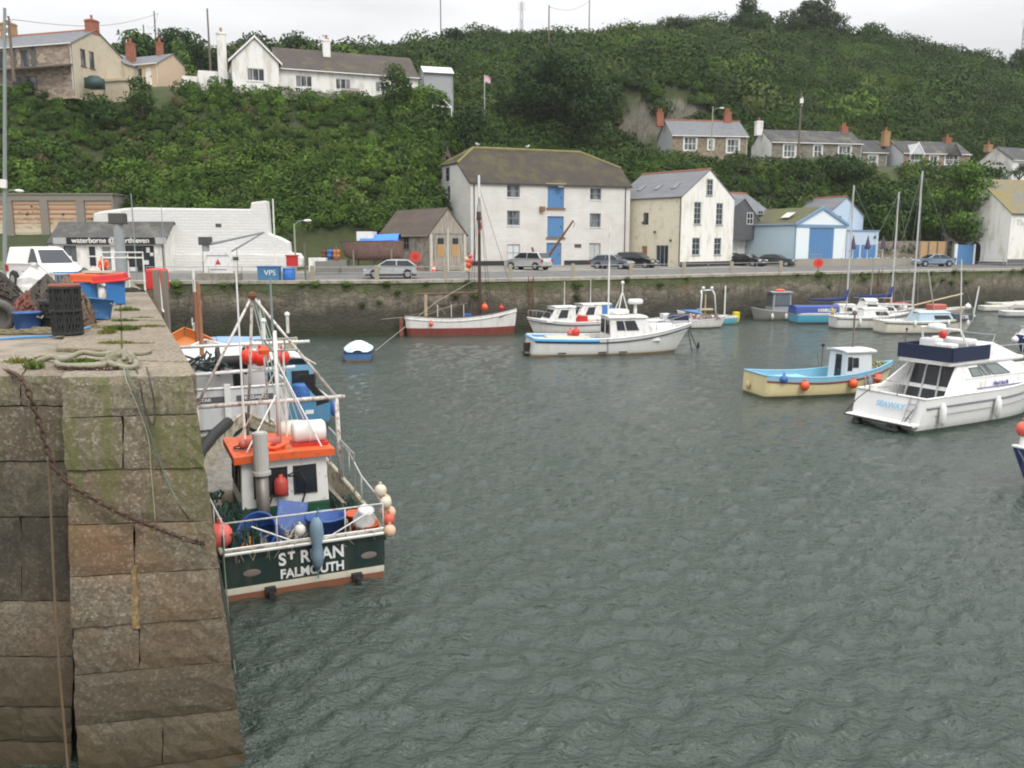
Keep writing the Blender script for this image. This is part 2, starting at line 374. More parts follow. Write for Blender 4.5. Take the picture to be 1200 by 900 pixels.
for d in ds:
    for px in pxs:
        x = (px - 600) / F * d; z = hz(px, d) if d > qpt(x, 3).y else -5.; amp = min(1, max(0, (z - 5) / 6)) * (1 if d < 260 else 0)
        rocky = 1.6 if (695 < px < 825 and 128 < d < 141) or (320 < px < 480 and 80 < d < 92) else 1
        v.append((x, d, z + amp * lump(x, d) * .6 + (rocky > 1) * amp * (.8 * math.sin(x * 1.9) * math.sin(d * 1.1 + x) + rng.normal(0, .38))))
nr, nc = len(ds), len(pxs); idx = np.arange(nr * nc).reshape(nr, nc)
f = np.stack([idx[:-1, :-1], idx[:-1, 1:], idx[1:, 1:], idx[1:, :-1]], -1).reshape(-1, 4)
struct(np_mesh('hillside', v, f, EARTH))
# ---- quay: edge line, ground sheet, road
def ground_z(x, y):
    for _ in range(6):
        e = 0
        for i in range(8):
            q = qpt(x + .25 * e, e); e += (y - q.y)
    return gz(e)
def on_quay(px, d):             # ground point of the quay under picture column px at forward distance d
    x = (px - 600) / F * d * 1.0; return V((x, d, ground_z(x, d)))
def strip(name, e0, e1, dz, mat, ne=6, x0=-44, x1=100):
    b = M(); xs = np.linspace(x0, x1, 40); es = np.linspace(e0, e1, ne)
    vs = [qpt(x, e) + V((0, 0, dz)) for e in es for x in xs]; n = len(xs)
    b.add(vs, [(i * n + j, i * n + j + 1, (i + 1) * n + j + 1, (i + 1) * n + j) for i in range(ne - 1) for j in range(n - 1)])
    return b.build(name, mat)
CONC = pm('worn_concrete', (.25, .23, .195), .9, .25, 1.2, 0, .3, (.17, .16, .13), .5)
ASPH = pm('worn_asphalt', (.1, .1, .1), .9, .25, .8, 0, .3, (.15, .145, .135), .5)
struct(strip('quay_ground', .02, 40, 0, CONC, 12))
struct(strip('road', 2.0, 11, .006, ASPH, 6, -30))
QOLD = lambda: wall_mat('quay_rubble', (.3, .26, .2), (.16, .135, .1), .85, .42, .5, 1, (.75, (.022, .024, .014), (.05, .052, .026)), (.06, .075, .022), .9, True, (.13, .11, .08), .09)
k = NT('harbour_wall_stone'); c = k.n('ShaderNodeTexCoord'); sp = k.n('ShaderNodeSeparateXYZ', {0: c.outputs['Object']})
h_ = k.math('ADD', sp.outputs['X'], k.math('MULTIPLY', sp.outputs['Y'], .4)); cv = k.n('ShaderNodeCombineXYZ', {0: h_, 1: sp.outputs['Z']}).outputs[0]
cv = k.n('ShaderNodeVectorMath', {0: cv, 1: k.n('ShaderNodeVectorMath', {0: k.n('ShaderNodeTexNoise', {'Vector': c.outputs['Object'], 'Scale': 1.6, 'Detail': 4}).outputs['Color'], 'Scale': .45}, operation='SCALE').outputs[0]}, operation='ADD').outputs[0]
vv = k.n('ShaderNodeMapping', {'Vector': cv, 'Scale': (1.5, 2.6, 1)}).outputs[0]
vo = k.n('ShaderNodeTexVoronoi', {'Vector': vv, 'Scale': 1.0}, voronoi_dimensions='2D', feature='DISTANCE_TO_EDGE'); v2 = k.n('ShaderNodeTexVoronoi', {'Vector': vv, 'Scale': 1.0}, voronoi_dimensions='2D')
jn = k.ramp(vo.outputs['Distance'], [(0, .55), (.1, 0)]); rn = k.n('ShaderNodeSeparateColor', {0: v2.outputs['Color']}).outputs[0]
a = k.mix(rn, (.11, .095, .07), (.2, .175, .13)); a = k.mix(jn, a, (.1, .085, .065))
stn = k.noise(k.co('Object', (2.2, 2.2, .28)), 1.3, 7, .75)
a = k.mix(k.ramp(stn, [(.52, 0), (.7, .75)]), a, (.28, .255, .2))
a = k.mix(k.ramp(k.noise(k.co('Object', (1.2, 1.2, .4)), .9, 6, .75), [(.5, 0), (.64, .85)]), a, (.07, .06, .042))
a = k.mix(k.ramp(k.noise(k.co('Object', (.5, .5, .3)), .8, 5, .7), [(.58, 0), (.68, .6)]), a, (.21, .115, .06))
gt = k.n('ShaderNodeMapRange', {'Value': k.math('ADD', sp.outputs['Z'], k.math('MULTIPLY', k.noise(k.co('Object', (.5, .5, .8)), 1.0, 6, .75), 1.9)), 'From Min': 3.75, 'From Max': 4.5, 'To Max': .88}).outputs[0]
a = k.mix(gt, a, (.06, .08, .02))
zz = k.math('ADD', sp.outputs['Z'], k.math('MULTIPLY', k.noise(k.co('Object', (1.4, 1.4, .25)), .9, 6, .75), 2.2))
a = k.mix(k.n('ShaderNodeMapRange', {'Value': zz, 'From Min': 3.7, 'From Max': 2.6, 'To Min': 0, 'To Max': .88}).outputs[0], a, (.042, .04, .028))
a = k.mix(k.n('ShaderNodeMapRange', {'Value': zz, 'From Min': 2.1, 'From Max': 1.5, 'To Min': 0, 'To Max': .8}).outputs[0], a, (.03, .036, .014))
k.bump(k.math('SUBTRACT', k.math('MULTIPLY', k.noise(c.outputs['Object'], 5, 7, .75), .9), jn), .8, .1)
QSTONE = k.done(a, .9)
q = thing('quay_wall', 'long rubble stone quay wall with dark tidal weed band across the harbour', 'quay wall', (0, 63, 0))
b = M(); n = 160; xs = np.linspace(-43, 99, n); zs = [-3, -.5, .4, 1, 1.6, 2.2, 2.8, 3.3, QZ - .16]
vs = []
for z in zs:
    for x in xs:
        p = qpt(x, .35 * z / QZ - .35); r = rng.uniform(-.06, .06); vs.append((p.x + .25 * r, p.y - r - 63, z))
b.add(vs, [(i * n + j, i * n + j + 1, (i + 1) * n + j + 1, (i + 1) * n + j) for i in range(len(zs) - 1) for j in range(n - 1)])
b.build('stone_face', QSTONE, q)
b = M(); x = -30.
while x < 98:
    w = random.uniform(1.1, 1.9); p0, p1 = qpt(x + .015, 0), qpt(x + w - .015, 0); dirn = (p1 - p0).normalized(); nn = V((-dirn.y, dirn.x, 0)); z = QZ + .035
    a = [p0 - nn * .1, p1 - nn * .1, p1 + nn * .85, p0 + nn * .85]
    b.prism([(t.x, t.y - 63, z) for t in a], (0, 0, -.24)); x += w
b.build('coping', pm('coping_stone', (.34, .31, .26), .9, .3, .7, 0, .3, (.2, .19, .15), .4), q, bevel=.02)
# ---- near pier
PT = 5.05
def pier_edge(y): return -3.93 - .455 * (y - 10.5)
def pz(y): return float(np.interp(y, [30, 38, 52, 62], [PT, 4.7, 4.2, 4.0]))
GRAN = None
k = NT('granite_blocks'); at = k.n('ShaderNodeAttribute', attribute_name='Col'); c = k.n('ShaderNodeTexCoord')
sp = k.n('ShaderNodeSeparateXYZ', {0: c.outputs['Object']})
sep = k.n('ShaderNodeSeparateColor', {0: at.outputs['Color']})
bl = k.math('POWER', sep.outputs[0], 2.2) if False else sep.outputs[0]
a = k.mix(bl, (.13, .105, .07), (.3, .255, .185))
spk = k.n('ShaderNodeTexVoronoi', {'Vector': c.outputs['Object'], 'Scale': 38.})
sv = k.n('ShaderNodeSeparateColor', {0: spk.outputs['Color']}).outputs[0]
a = k.mix(k.ramp(sv, [(.55, 0), (.8, .55)]), a, (.075, .06, .045))
a = k.mix(k.ramp(sv, [(.06, .6), (.2, 0)]), a, (.45, .41, .34))
n0 = k.noise(c.outputs['Object'], 3.4, 8, .75); nl = k.noise(c.outputs['Object'], 1.1, 6, .7)
a = k.mix(k.math('MULTIPLY', k.ramp(n0, [(.35, 0), (.7, 1)]), .55), a, (.085, .07, .05))
a = k.mix(k.math('MULTIPLY', k.ramp(k.noise(k.co('Object', (1, 1, .8)), 1.0, 5, .7), [(.4, 0), (.6, 1)]), sep.outputs[2]), a, (.2, .095, .035))
# green algae: runs in streaks below the coping
stv = k.noise(k.co('Object', (3.2, 3.2, .35)), 1.6, 5, .7)
gf = k.math('MULTIPLY', k.ramp(stv, [(.46, 0), (.62, .85)]), k.n('ShaderNodeMapRange', {'Value': sp.outputs['Z'], 'From Min': 2.6, 'From Max': 4.0}).outputs[0])
gnz = k.n('ShaderNodeMapRange', {'Value': k.n('ShaderNodeSeparateXYZ', {0: k.n('ShaderNodeNewGeometry').outputs['Normal']}).outputs['Z'], 'From Min': .35, 'From Max': .75, 'To Min': 1, 'To Max': .12}).outputs[0]
a = k.mix(k.math('MULTIPLY', k.math('MULTIPLY', gf, .85), gnz), a, (.1, .115, .024))
lf = k.ramp(k.noise(k.co('Object', (4, 4, 1.6)), 2.2, 6, .8), [(.62, 0), (.69, .8)])
a = k.mix(k.math('MULTIPLY', lf, k.n('ShaderNodeMapRange', {'Value': sp.outputs['Z'], 'From Min': 3.3, 'From Max': 4.0}).outputs[0]), a, (.4, .39, .34))
# darker tone set per block, strongest on the recessed face; wet stone lower down
dk = k.math('MULTIPLY', k.ramp(nl, [(.3, .5), (.55, 1)]), sep.outputs[1])
a = k.mix(dk, a, (.018, .016, .012))
wet = k.n('ShaderNodeMapRange', {'Value': k.math('ADD', sp.outputs['Z'], k.math('MULTIPLY', nl, 2.2)), 'From Min': 4.2, 'From Max': 1.2, 'To Min': 0, 'To Max': .86}).outputs[0]
a = k.mix(wet, a, (.045, .035, .015))
k.bump(k.math('ADD', k.math('MULTIPLY', n0, .8), k.math('MULTIPLY', sv, .25)), .6, .02)
rg = k.n('ShaderNodeMapRange', {'Value': sp.outputs['Z'], 'From Min': 3, 'From Max': .5, 'To Min': .9, 'To Max': .62}).outputs[0]
GRAN = k.done(a, rg)
pier = thing('stone_pier', 'near granite block pier with green and rusty stains and grassy top', 'pier', (-8, 20, 0))
PO = V((-8, 20, 0)); BACK = V((-.414, .91, 0))
def FP(px, py): t = (px - 70) / 155; u = (py - 440) / 460; return P(px, py, 9.85 + .34 * t - .3 * u)
def FL(px, py): u = (py - 440) / 460; return P(px, py, 10.25 + .002 * (px - 70) - .2 * u)
def blocks(fn, courses, back, joint=.55):
    b = M(); cols = []
    for (row, splits, dark, rust) in courses:
        for (x0, x1, x0b, x1b), dk in zip(splits, dark):
            yt, yb = row; j = joint; r = random.uniform(-.022, .03)
            tl = (yt[0] + j, yt[1] + j, yb[0] - j, yb[1] - j)
            q = [fn(x0 + j, tl[0]), fn(x1 - j, tl[1]), fn(x1b - j, tl[3]), fn(x0b + j, tl[2])]
            # cut the face into cells so that it can be rough, not flat
            n, m = 9, 5; fr = []; bk = []
            jj = [V((random.uniform(-.02, .02), random.uniform(-.012, .035), random.uniform(-.012, .012))) for _ in range(99)]
            for iy in range(m + 1):
                for ix in range(n + 1):
                    u, w = ix / n, iy / m; p = (q[0] * (1 - u) + q[1] * u) * (1 - w) + (q[3] * (1 - u) + q[2] * u) * w
                    ed = min(ix, n - ix, iy, m - iy); rnd = .02 if ed == 0 else 0.
                    p = p - PO + V((0, r + rnd, 0)) + (jj[iy * (n + 1) + ix] * (.42 if ed else .5))
                    fr.append(p)
            o = len(fr); ring = [i for i in range(n + 1)] + [(i + 1) * (n + 1) + n for i in range(m)] + [m * (n + 1) + n - 1 - i for i in range(n)] + [(m - 1 - i) * (n + 1) for i in range(m - 1)]
            bkv = [fr[i] + BACK * back for i in ring]
            fs = [(i * (n + 1) + t, i * (n + 1) + t + 1, (i + 1) * (n + 1) + t + 1, (i + 1) * (n + 1) + t) for i in range(m) for t in range(n)]
            rn = len(ring); fs += [(ring[i], o + i, o + (i + 1) % rn, ring[(i + 1) % rn]) for i in range(rn)]
            b.add(fr + bkv, fs); cols += [(random.uniform(.25, 1), dk, rust)] * len(fs)
    return b, cols
def with_cols(o, cols):
    a = o.data.attributes.new('Col', 'FLOAT_COLOR', 'FACE'); a.data.foreach_set('color', np.array([(*c, 1) for c in cols], np.float32).ravel()); return o
# rows: (left, right) picture heights of the joints; the lower joints climb to the right
yl = [442, 490, 552, 617, 677, 737, 793, 851, 911, 975]; yr = [440, 486, 549, 612, 668, 724, 777, 832, 884, 940]
def re(y): return 225 + (y - 440) * 63 / 460
def le(y): return 70 + (y - 440) * 20 / 460
sp_ = [[], [143], [], [156], [157], [162], [], [190], [150]]
cs = []
for i in range(9):
    edges_t = [le(yl[i])] + [s for s in sp_[i]] + [re(yr[i])]; edges_b = [le(yl[i + 1])] + [s for s in sp_[i]] + [re(yr[i + 1])]
    def lerp(x, yy0, yy1, a0, a1): return yy0 + (yy1 - yy0) * (x - a0) / (a1 - a0)
    for a_, b_, c_, d_ in zip(edges_t[:-1], edges_t[1:], edges_b[:-1], edges_b[1:]):
        t = [lerp(x, yl[i], yr[i], edges_t[0], edges_t[-1]) for x in (a_, b_)]; bb = [lerp(x, yl[i + 1], yr[i + 1], edges_b[0], edges_b[-1]) for x in (c_, d_)]
        cs.append(((t, bb), [(a_, b_, c_, d_)], [random.uniform(0, .12) if i < 5 else random.uniform(.1, .3)], [0, .08, .25, .55, .42, .4, .22, .4, .55][i]))
b, cols = blocks(FP, cs, .55)
with_cols(b.build('pier_head', GRAN, pier, fix=False), cols)
yls = [440, 476, 541, 607, 705, 771, 830, 870, 920, 985]
cs = []
for i in range(9):
    xs = [-640, -470, -330, -210, -100, (24 if i in (0, 3, 6) else -20), 84]
    for a_, b_ in zip(xs[:-1], xs[1:]):
        e = b_ == 84; cs.append((((yls[i], yls[i]), (yls[i + 1], yls[i + 1])), [(a_, b_, a_, b_)], [[.1, .3, .75, .8, .25, .55, .7, .5, .6][i]], [.1, .1, .1, .1, .5, .45, .2, .35, .4][i]))
b, cols = blocks(FL, cs, 1.5, .7)
with_cols(b.build('recessed_face', GRAN, pier, fix=False), cols)
# core and long side of the pier
b = M(); ysd = [10.6, 12, 14, 17, 20, 24, 28, 33, 38, 44, 50, 56, 62.2]; vs = []
for y in ysd:
    e = pier_edge(y); vs += [(e - .16, y, pz(y) - .07), (e + .27, y - .1, -2.5)]
n = len(ysd); b.add([V(p) - PO for p in vs], [(2 * i, 2 * i + 1, 2 * i + 3, 2 * i + 2) for i in range(n - 1)])
b.add([V(p) - PO for p in [(-4.2, 10.75, 4.97), (-3.8, 10.65, -2.5), (-26, 10.75, -2.5), (-26, 10.85, 4.97)]], [(0, 1, 2, 3)])
b.build('side_wall', wall_mat('pier_masonry', (.25, .22, .17), (.05, .045, .035), 1.2, .58, .3, .8, (1.1, (.02, .022, .014), (.04, .04, .018)), (.07, .08, .03), .9), pier)
# top: big paving blocks along the edge, concrete further in
b = M(); cols = []; y = 10.36
while y < 61:
    L_ = random.uniform(1.0, 1.7)
    for lo, hi in ((0, 1.0), (1.0, 2.1)):
        if lo and y < 11.5: continue
        q4 = [(pier_edge(yy) - e, yy + e * .2) for yy, e in ((y + .012, lo + .01), (y + L_ - .012, lo + .01), (y + L_ - .012, hi), (y + .012, hi))]
        dz = random.uniform(-.012, .012)
        vs = [V((x, yy, pz(yy) + dz)) - PO for x, yy in q4]; b.prism(vs, (0, 0, -.3)); cols += [(random.uniform(.45, 1), 0, .12)] * 6
    y += L_
o = with_cols(b.build('coping', GRAN, pier, bevel=.025, fix=False), cols)
b = M(); ny = 40; yv = np.linspace(10.4, 62.2, ny); vs = []
for y in yv:
    e = pier_edge(y) - .02
    for t in (0, .9, 2.1, 4, 8, 16, 60): vs.append(V((e - t, y + .2 * min(t, 2.1), pz(y) - .06)) - PO)
b.add(vs, [(i * 7 + j, i * 7 + j + 1, (i + 1) * 7 + j + 1, (i + 1) * 7 + j) for i in range(ny - 1) for j in range(6)])
o = b.build('deck', pm('pier_concrete', (.27, .22, .17), .9, .3, 1.1, 0, .35, (.15, .14, .1), .5), pier)
# ---------------------------------------------------------------- foliage
k = NT('leaves'); at = k.n('ShaderNodeAttribute', attribute_name='Col')
k.b.inputs['Subsurface Weight'].default_value = 0
LEAF = k.done(at.outputs['Color'], .7); k.b.inputs['Specular IOR Level'].default_value = .08
def quads(p, n, size, jit=.9, asp=1.0):
    """leaf faces at points p facing roughly along n"""
    m = len(p); nn = n + rng.normal(0, jit * .5, (m, 3)); nn /= np.linalg.norm(nn, axis=1)[:, None] + 1e-9
    t = np.cross(nn, rng.normal(0, 1, (m, 3))); t /= np.linalg.norm(t, axis=1)[:, None] + 1e-9; b = np.cross(nn, t)
    s = (size * rng.uniform(.6, 1.3, m))[:, None]
    v = np.stack([p - t * s * .5 * asp, p - b * s * .36 + nn * s * .12, p + t * s * .5 * asp, p + b * s * .36 + nn * s * .12], 1)
    return v.reshape(-1, 3)
def dome(nq, leaf, zmin=-.25, squash=.8, lumps=7):
    d = rng.normal(0, 1, (nq * 3, 3)); d /= np.linalg.norm(d, axis=1)[:, None]; d = d[d[:, 2] > zmin][:nq]
    lc = rng.normal(0, 1, (lumps, 3)); lc /= np.linalg.norm(lc, axis=1)[:, None]; lc[:, 2] = np.abs(lc[:, 2])
    near = np.max(d @ lc.T, 1); r = .62 + .42 * np.clip((near - .6) / .4, 0, 1) + rng.normal(0, .07, len(d))
    p = d * r[:, None]; p[:, 2] *= squash
    return quads(p, d, np.full(len(d), leaf)), len(d)
_u, _v = np.meshgrid(np.arange(8), np.arange(4)); th = _u.ravel() / 8 * 2 * np.pi; ph = _v.ravel() / 3 * np.pi * .62 + .02
CORE = np.stack([np.sin(ph) * np.cos(th), np.sin(ph) * np.sin(th), np.cos(ph) * .8], 1) * .6
CF = np.array([(i * 8 + j, i * 8 + (j + 1) % 8, (i + 1) * 8 + (j + 1) % 8, (i + 1) * 8 + j) for i in range(3) for j in range(8)])
BUSH = []
for i in range(7):
    q_, m_ = dome(270, .19); v_ = np.concatenate([q_, CORE]); f_ = np.concatenate([np.arange(m_ * 4).reshape(-1, 4), CF + m_ * 4]); BUSH.append((v_, f_, m_))
PAL = np.array([(.036, .068, .013), (.054, .1, .018), (.078, .135, .022), (.042, .07, .02), (.085, .115, .03), (.09, .08, .038)])
BIG = []
for i in range(5):
    q_, m_ = dome(700, .115, -.2, .85, 14); v_ = np.concatenate([q_, CORE]); f_ = np.concatenate([np.arange(m_ * 4).reshape(-1, 4), CF + m_ * 4]); BIG.append((v_, f_, m_))
def scatter(name, items, label=None, pal=PAL, bright=1.0):
    """items: (x, y, z, radius, stretch, colour index or None)"""
    vs, fs, cs, o = [], [], [], 0
    for (x, y, z, r, st, ci) in items:
        B_ = BIG if r > 2.6 else BUSH; v_, f_, m_ = B_[rng.integers(len(B_))]; a = rng.uniform(0, 6.28); ca, sa = math.cos(a), math.sin(a)
        w = np.stack([v_[:, 0] * ca - v_[:, 1] * sa, v_[:, 0] * sa + v_[:, 1] * ca, v_[:, 2] * st], 1) * r + (x, y, z)
        cb_ = pal[ci] * rng.uniform(.8, 1.2) * bright
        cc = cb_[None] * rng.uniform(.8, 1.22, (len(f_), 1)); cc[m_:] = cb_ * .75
        vs.append(w); fs.append(f_ + o); cs.append(cc); o += len(w)
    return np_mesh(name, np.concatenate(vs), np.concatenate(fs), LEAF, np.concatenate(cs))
EXC = [(-200, 160, 97.5, 113), (140, 232, 98, 112), (226, 540, 100.5, 115), (-60, 140, 70, 88.5), (110, 355, 60, 80),
       (752, 884, 118.5, 134), (872, 1046, 118.5, 138), (1030, 1144, 123.5, 142), (1150, 1330, 128, 145), (1150, 1330, 60, 128), (330, 470, 60, 85.5), (470, 505, 60, 85), (505, 560, 60, 103),
       (500, 745, 60, 110), (730, 1010, 60, 107), (1000, 1160, 60, 110), (722, 766, 124, 131)]
bank, hill = [], []
def patch(x, y): return .5 + .25 * math.sin(.13 * x + 2 * math.sin(.06 * y)) + .25 * math.sin(.19 * y + .08 * x + 1.7 * math.sin(.11 * x))
for px0 in np.arange(-170, 1370, 14):
    d = 74.
    while d < 238:
        r0 = float(np.interp(d, [80, 104, 130, 200], [1.25, 1.35, 1.9, 2.9]))
        sl_ = abs(hz(px0, d + 1) - hz(px0, d - 1)) / 2
        wid = 14 / F * d; nlat = max(1, wid / (.78 * r0))
        for _ in range(int(nlat) + (rng.random() < nlat % 1)):
            px = px0 + rng.uniform(-7, 7); dd = d + rng.uniform(-.5, .5) * r0; z = hz(px, dd)
            if z < 5.0 or any(a <= px <= b_ and c_ <= dd <= e_ for a, b_, c_, e_ in EXC): continue
            if 335 < px < 470 and dd < 90 and rng.random() < .45: continue
            if 712 < px < 800 and 121 < dd < 138.5 and rng.random() < (.72 + .28 * math.sin(px * .11 + dd) if dd > 130 else .5): continue
            x = (px - 600) / F * dd; pt = patch(x, dd); r = r0 * rng.uniform(.65, 1.25) * (.72 if 93.5 < dd < 99 and px < 560 else 1)
            if dd < 112: ci = rng.choice([1, 2, 0, 4, 3, 5], p=[.3, .3, .15, .12, .1, .03]) if pt > .45 else rng.choice([0, 1, 3, 5], p=[.45, .3, .18, .07])
            else: ci = rng.choice([0, 3, 1, 4], p=[.35, .35, .2, .1]) if pt < .6 else rng.choice([1, 2, 4, 3], p=[.4, .15, .25, .2])
            lift = .15 if dd < 112 else .3
            (bank if dd < 116 else hill).append((x, dd, z + lift + .6 * lump(x, dd), r, rng.uniform(.8, 1.25), ci))
        d += .82 * r0 / math.sqrt(1 + sl_ * sl_)
for _ in range(300):
    px, d = rng.uniform(200, 1330), rng.uniform(140, 225); z = hz(px, d); x = (px - 600) / F * d
    if any(a <= px <= b_ and c_ - 4 <= d <= e_ + 5 for a, b_, c_, e_ in EXC) or (patch(x * 1.3, d * .9) < .42): continue
    hill.append((x, d, z, rng.uniform(3.2, 5.8), rng.uniform(.8, 1.2), rng.choice([0, 3, 1, 2, 4], p=[.46, .24, .16, .06, .08])))
for px, d, z, r in ((517, 103.5, 19.5, 2.7), (511, 100.5, 17.5, 2.6), (513, 97, 14.5, 2.6), (508, 93, 9.5, 2.4)): bank.append(((px - 600) / F * d, d, z, r, 1., 0))
for _ in range(75):
    px, d = rng.uniform(800, 1300), rng.uniform(203, 226); hill.append(((px - 600) / F * d, d, hz(px, d) + 1, rng.uniform(3, 4.8), 1.1, int(rng.choice([0, 3]))))
for _ in range(60):
    px, d = rng.uniform(540, 715), rng.uniform(110, 140); hill.append(((px - 600) / F * d, d, hz(px, d) - .5, rng.uniform(2.7, 4), 1., int(rng.choice([0, 3, 1]))))
for _ in range(420):
    px, d = rng.uniform(468, 532), rng.uniform(86, 112); z = hz(px, d)
    if 7 < z < 23.5 and not (515 < px and d < 104): bank.append(((px - 600) / F * d, d, z, rng.uniform(1., 1.9), 1., int(rng.integers(4))))
for _ in range(45):
    px, f_ = rng.uniform(-80, 60), rng.random(); p = P(px, 318, 78.5) * (1 - f_) + P(px, 291, 85.9) * f_; bank.append((p.x, p.y, p.z - .1, rng.uniform(.3, .8), .6, 4))
for _ in range(70):
    px, d = rng.uniform(-150, 700), rng.uniform(86, 94); z = hz(px, d); x = (px - 600) / F * d
    if any(a <= px <= b_ and c_ <= d <= e_ for a, b_, c_, e_ in EXC) or z < 9: continue
    bank.append((x, d, z - 1.0, rng.uniform(2.6, 3.0), .7, rng.choice([0, 1, 2], p=[.4, .4, .2])))
struct(scatter('bank_scrub', bank, bright=1.05), 'stuff'); struct(scatter('hill_scrub', hill, bright=.84), 'stuff')
print('scrub', len(bank), len(hill))
BARK = pm('bark', (.09, .07, .05), .9, .3, 4, 0, .4, None, .5, (1, 1, .2))
def tree(name, label, base, h, lobes, leaf, nq, pal, trunk_r=.25, group=None, cat='tree'):
    """trunk with limbs to each lobe; lobes: (dx, dy, z, r)"""
    t = thing(name, label, cat, base, 0, group); vs, cs, o = [], [], 0; b = M()
    b.tube([(0, 0, -.5), (.1, 0, h * .22), (-.05, .1, h * .45), (0, 0, h * .75)], [trunk_r * 1.25, trunk_r, trunk_r * .7, trunk_r * .25], 8)
    for (dx, dy, z, r) in lobes:
        b.tube([(0, 0, min(h * .4, z * .5)), (dx * .5, dy * .5, z * .72), (dx, dy, z)], [trunk_r * .5, trunk_r * .32, trunk_r * .1], 5)
        n = int(nq * r * r); d = rng.normal(0, 1, (n, 3)); d /= np.linalg.norm(d, axis=1)[:, None]
        rr = r * (rng.uniform(.35, 1, n) ** .5) * (1 + .18 * np.sin(5 * d[:, 0] + 3 * d[:, 2]) * np.sin(4 * d[:, 1] + dx))
        p = d * rr[:, None] * (1, 1, .8) + (dx, dy, z); vs.append(quads(p, d, np.full(n, leaf)))
        cb_ = pal[rng.integers(len(pal))]; cs.append(np.array(cb_)[None] * rng.uniform(.65, 1.35, (n, 1)))
    v = np.concatenate(vs); np_mesh('crown', v, np.arange(len(v)).reshape(-1, 4), LEAF, np.concatenate(cs), t)
    b.build('trunk', BARK, t); return t
def lobes_round(w, h, z0, n, r):
    out = [(0, 0, z0 + h * .5, r * 1.2)]
    for i in range(n):
        a = i * 2.4 + rng.uniform(0, .5); u = rng.uniform(.2, 1); zz = z0 + h * rng.uniform(.12, .95); wid = w * math.sin(math.pi * min(.92, max(.15, (zz - z0) / h)) ** .8)
        out.append((math.cos(a) * wid * u, math.sin(a) * wid * u, zz, r * rng.uniform(.7, 1.1)))
    return out
DARK = [(.022, .045, .013), (.03, .058, .016), (.038, .07, .02)]; MID = [(.04, .08, .018), (.055, .1, .022), (.034, .066, .016)]; OLIVE = [(.05, .07, .03), (.04, .058, .024), (.06, .08, .034)]
BRIGHT = [(.08, .15, .025), (.065, .125, .022), (.1, .165, .035)]
def T(px, d):
    z = float(hz(px, d)); x = (px - 600) / F * (d * math.cos(PITCH) - (z - HC) * math.sin(PITCH)); return V((x, d, float(hz(600 + F * x / d, d))))
tree('broad_tree', 'big dark round tree on the slope behind the white warehouse roof', T(655, 121), 10, lobes_round(8, 9.5, .5, 24, 2.7), .42, 95, [(.018, .038, .01), (.024, .047, .012), (.03, .056, .015)], .4)
tree('broad_tree', 'dark tree left of the warehouse gable at the foot of the bank', T(545, 108), 9, lobes_round(4.5, 9, 0, 9, 2.2), .42, 85, DARK, .3)
for i, (px, d, h, w, r, nl, lab, pal) in enumerate([
        (946, 212, 9.5, 9.5, 3.2, 22, 'largest domed tree standing up on the skyline at right', OLIVE), (874, 212, 8.5, 5, 2.6, 9, 'second tallest skyline tree just left of the largest domed tree', DARK),
        (1020, 214, 5.5, 4, 2.2, 7, 'small round skyline tree right of the largest domed tree', DARK), (531, 190, 5.5, 4.5, 2.0, 9, 'lone windswept tree on the skyline above the grey shed', DARK),
        (1190, 212, 7, 7, 2.8, 9, 'dark skyline tree at the right edge below the mast', DARK), (790, 208, 4, 6, 2.4, 8, 'low spreading tree on the ridge above the rock face', OLIVE)]):
    tree('skyline_tree', lab, T(px, d), h, lobes_round(w, h * .85, h * .15, nl + 8, r * .85), .46, 85, pal, .45)
tree('ivy_tree', 'large bright green bushy tree beside the pale inn gable', V((56.5, 109, 4.6)), 10, lobes_round(4.0, 9.6, 2.0, 26, 1.75), .36, 130, BRIGHT, .35)
for px, d, h, w, lab, pal in [(1062, 114, 5.5, 3.4, 'leafy tree behind the brown panel fence', MID), (1022, 113, 5.5, 4, 'tall tree behind the pale blue boat shed annex', MID), (985, 117, 2.4, 1.6, 'dark tree in front of the long stone terrace', DARK)]:
    tree('broad_tree', lab, T(px, d), h, lobes_round(w, h, .3, 10, 2.2), .42, 85, pal, .28)
for px, d, h, w, lab in [(165, 130, 6, 6, 'rounded dark hedge tree behind the tan bungalow'), (212, 134, 6.5, 6, 'tall rounded hedge tree left of the white chimney'), (140, 130, 4, 4, 'lower hedge tree beside the stone house wing'), (300, 150, 4.5, 6, 'hedge tree behind the white bungalow gable'), (345, 155, 4.5, 5, 'dark hedge tree behind the bungalow ridge')]:
    tree('hedge_tree', lab, T(px, d), h, lobes_round(w, h, 0, 11, 2.5), .5, 75, DARK if px > 200 else MID, .3)
b = T(216, 109); tree('leaning_conifer', 'bright green leaning conifer beside the white bungalow garage', b, 7, [(-.6 + .55 * i * .5, 0, 5.6 - i * .8, .75 + i * .12) for i in range(7)], .3, 150, BRIGHT, .15)
for px, d, h, w, lab in [(163, 96.5, 4, 1.6, 'dark round bush in front of the tan bungalow'), (465, 99, 5, 2, 'tall bush at the right end of the white bungalow'), (510, 99.5, 3.5, 2, 'rounded green bush beside the white gate rail'), (120, 96, 2.6, 2, 'low spreading bush beside the stone house wing')]:
    tree('garden_bush', lab, T(px, d), h, lobes_round(w, h, 0, 7, 1.2), .3, 140, MID, .1, cat='bush')
pt = thing('palm_tree', 'small spiky cabbage palm in front of the white gabled house at right', 'palm', V((.579 * 127, 127, 14.0)))
b = M(); b.tube([(0, 0, -1), (.1, 0, 1), (0, 0, 2.2)], [.22, .18, .16], 7); b.build('trunk', BARK, pt)
b = M()
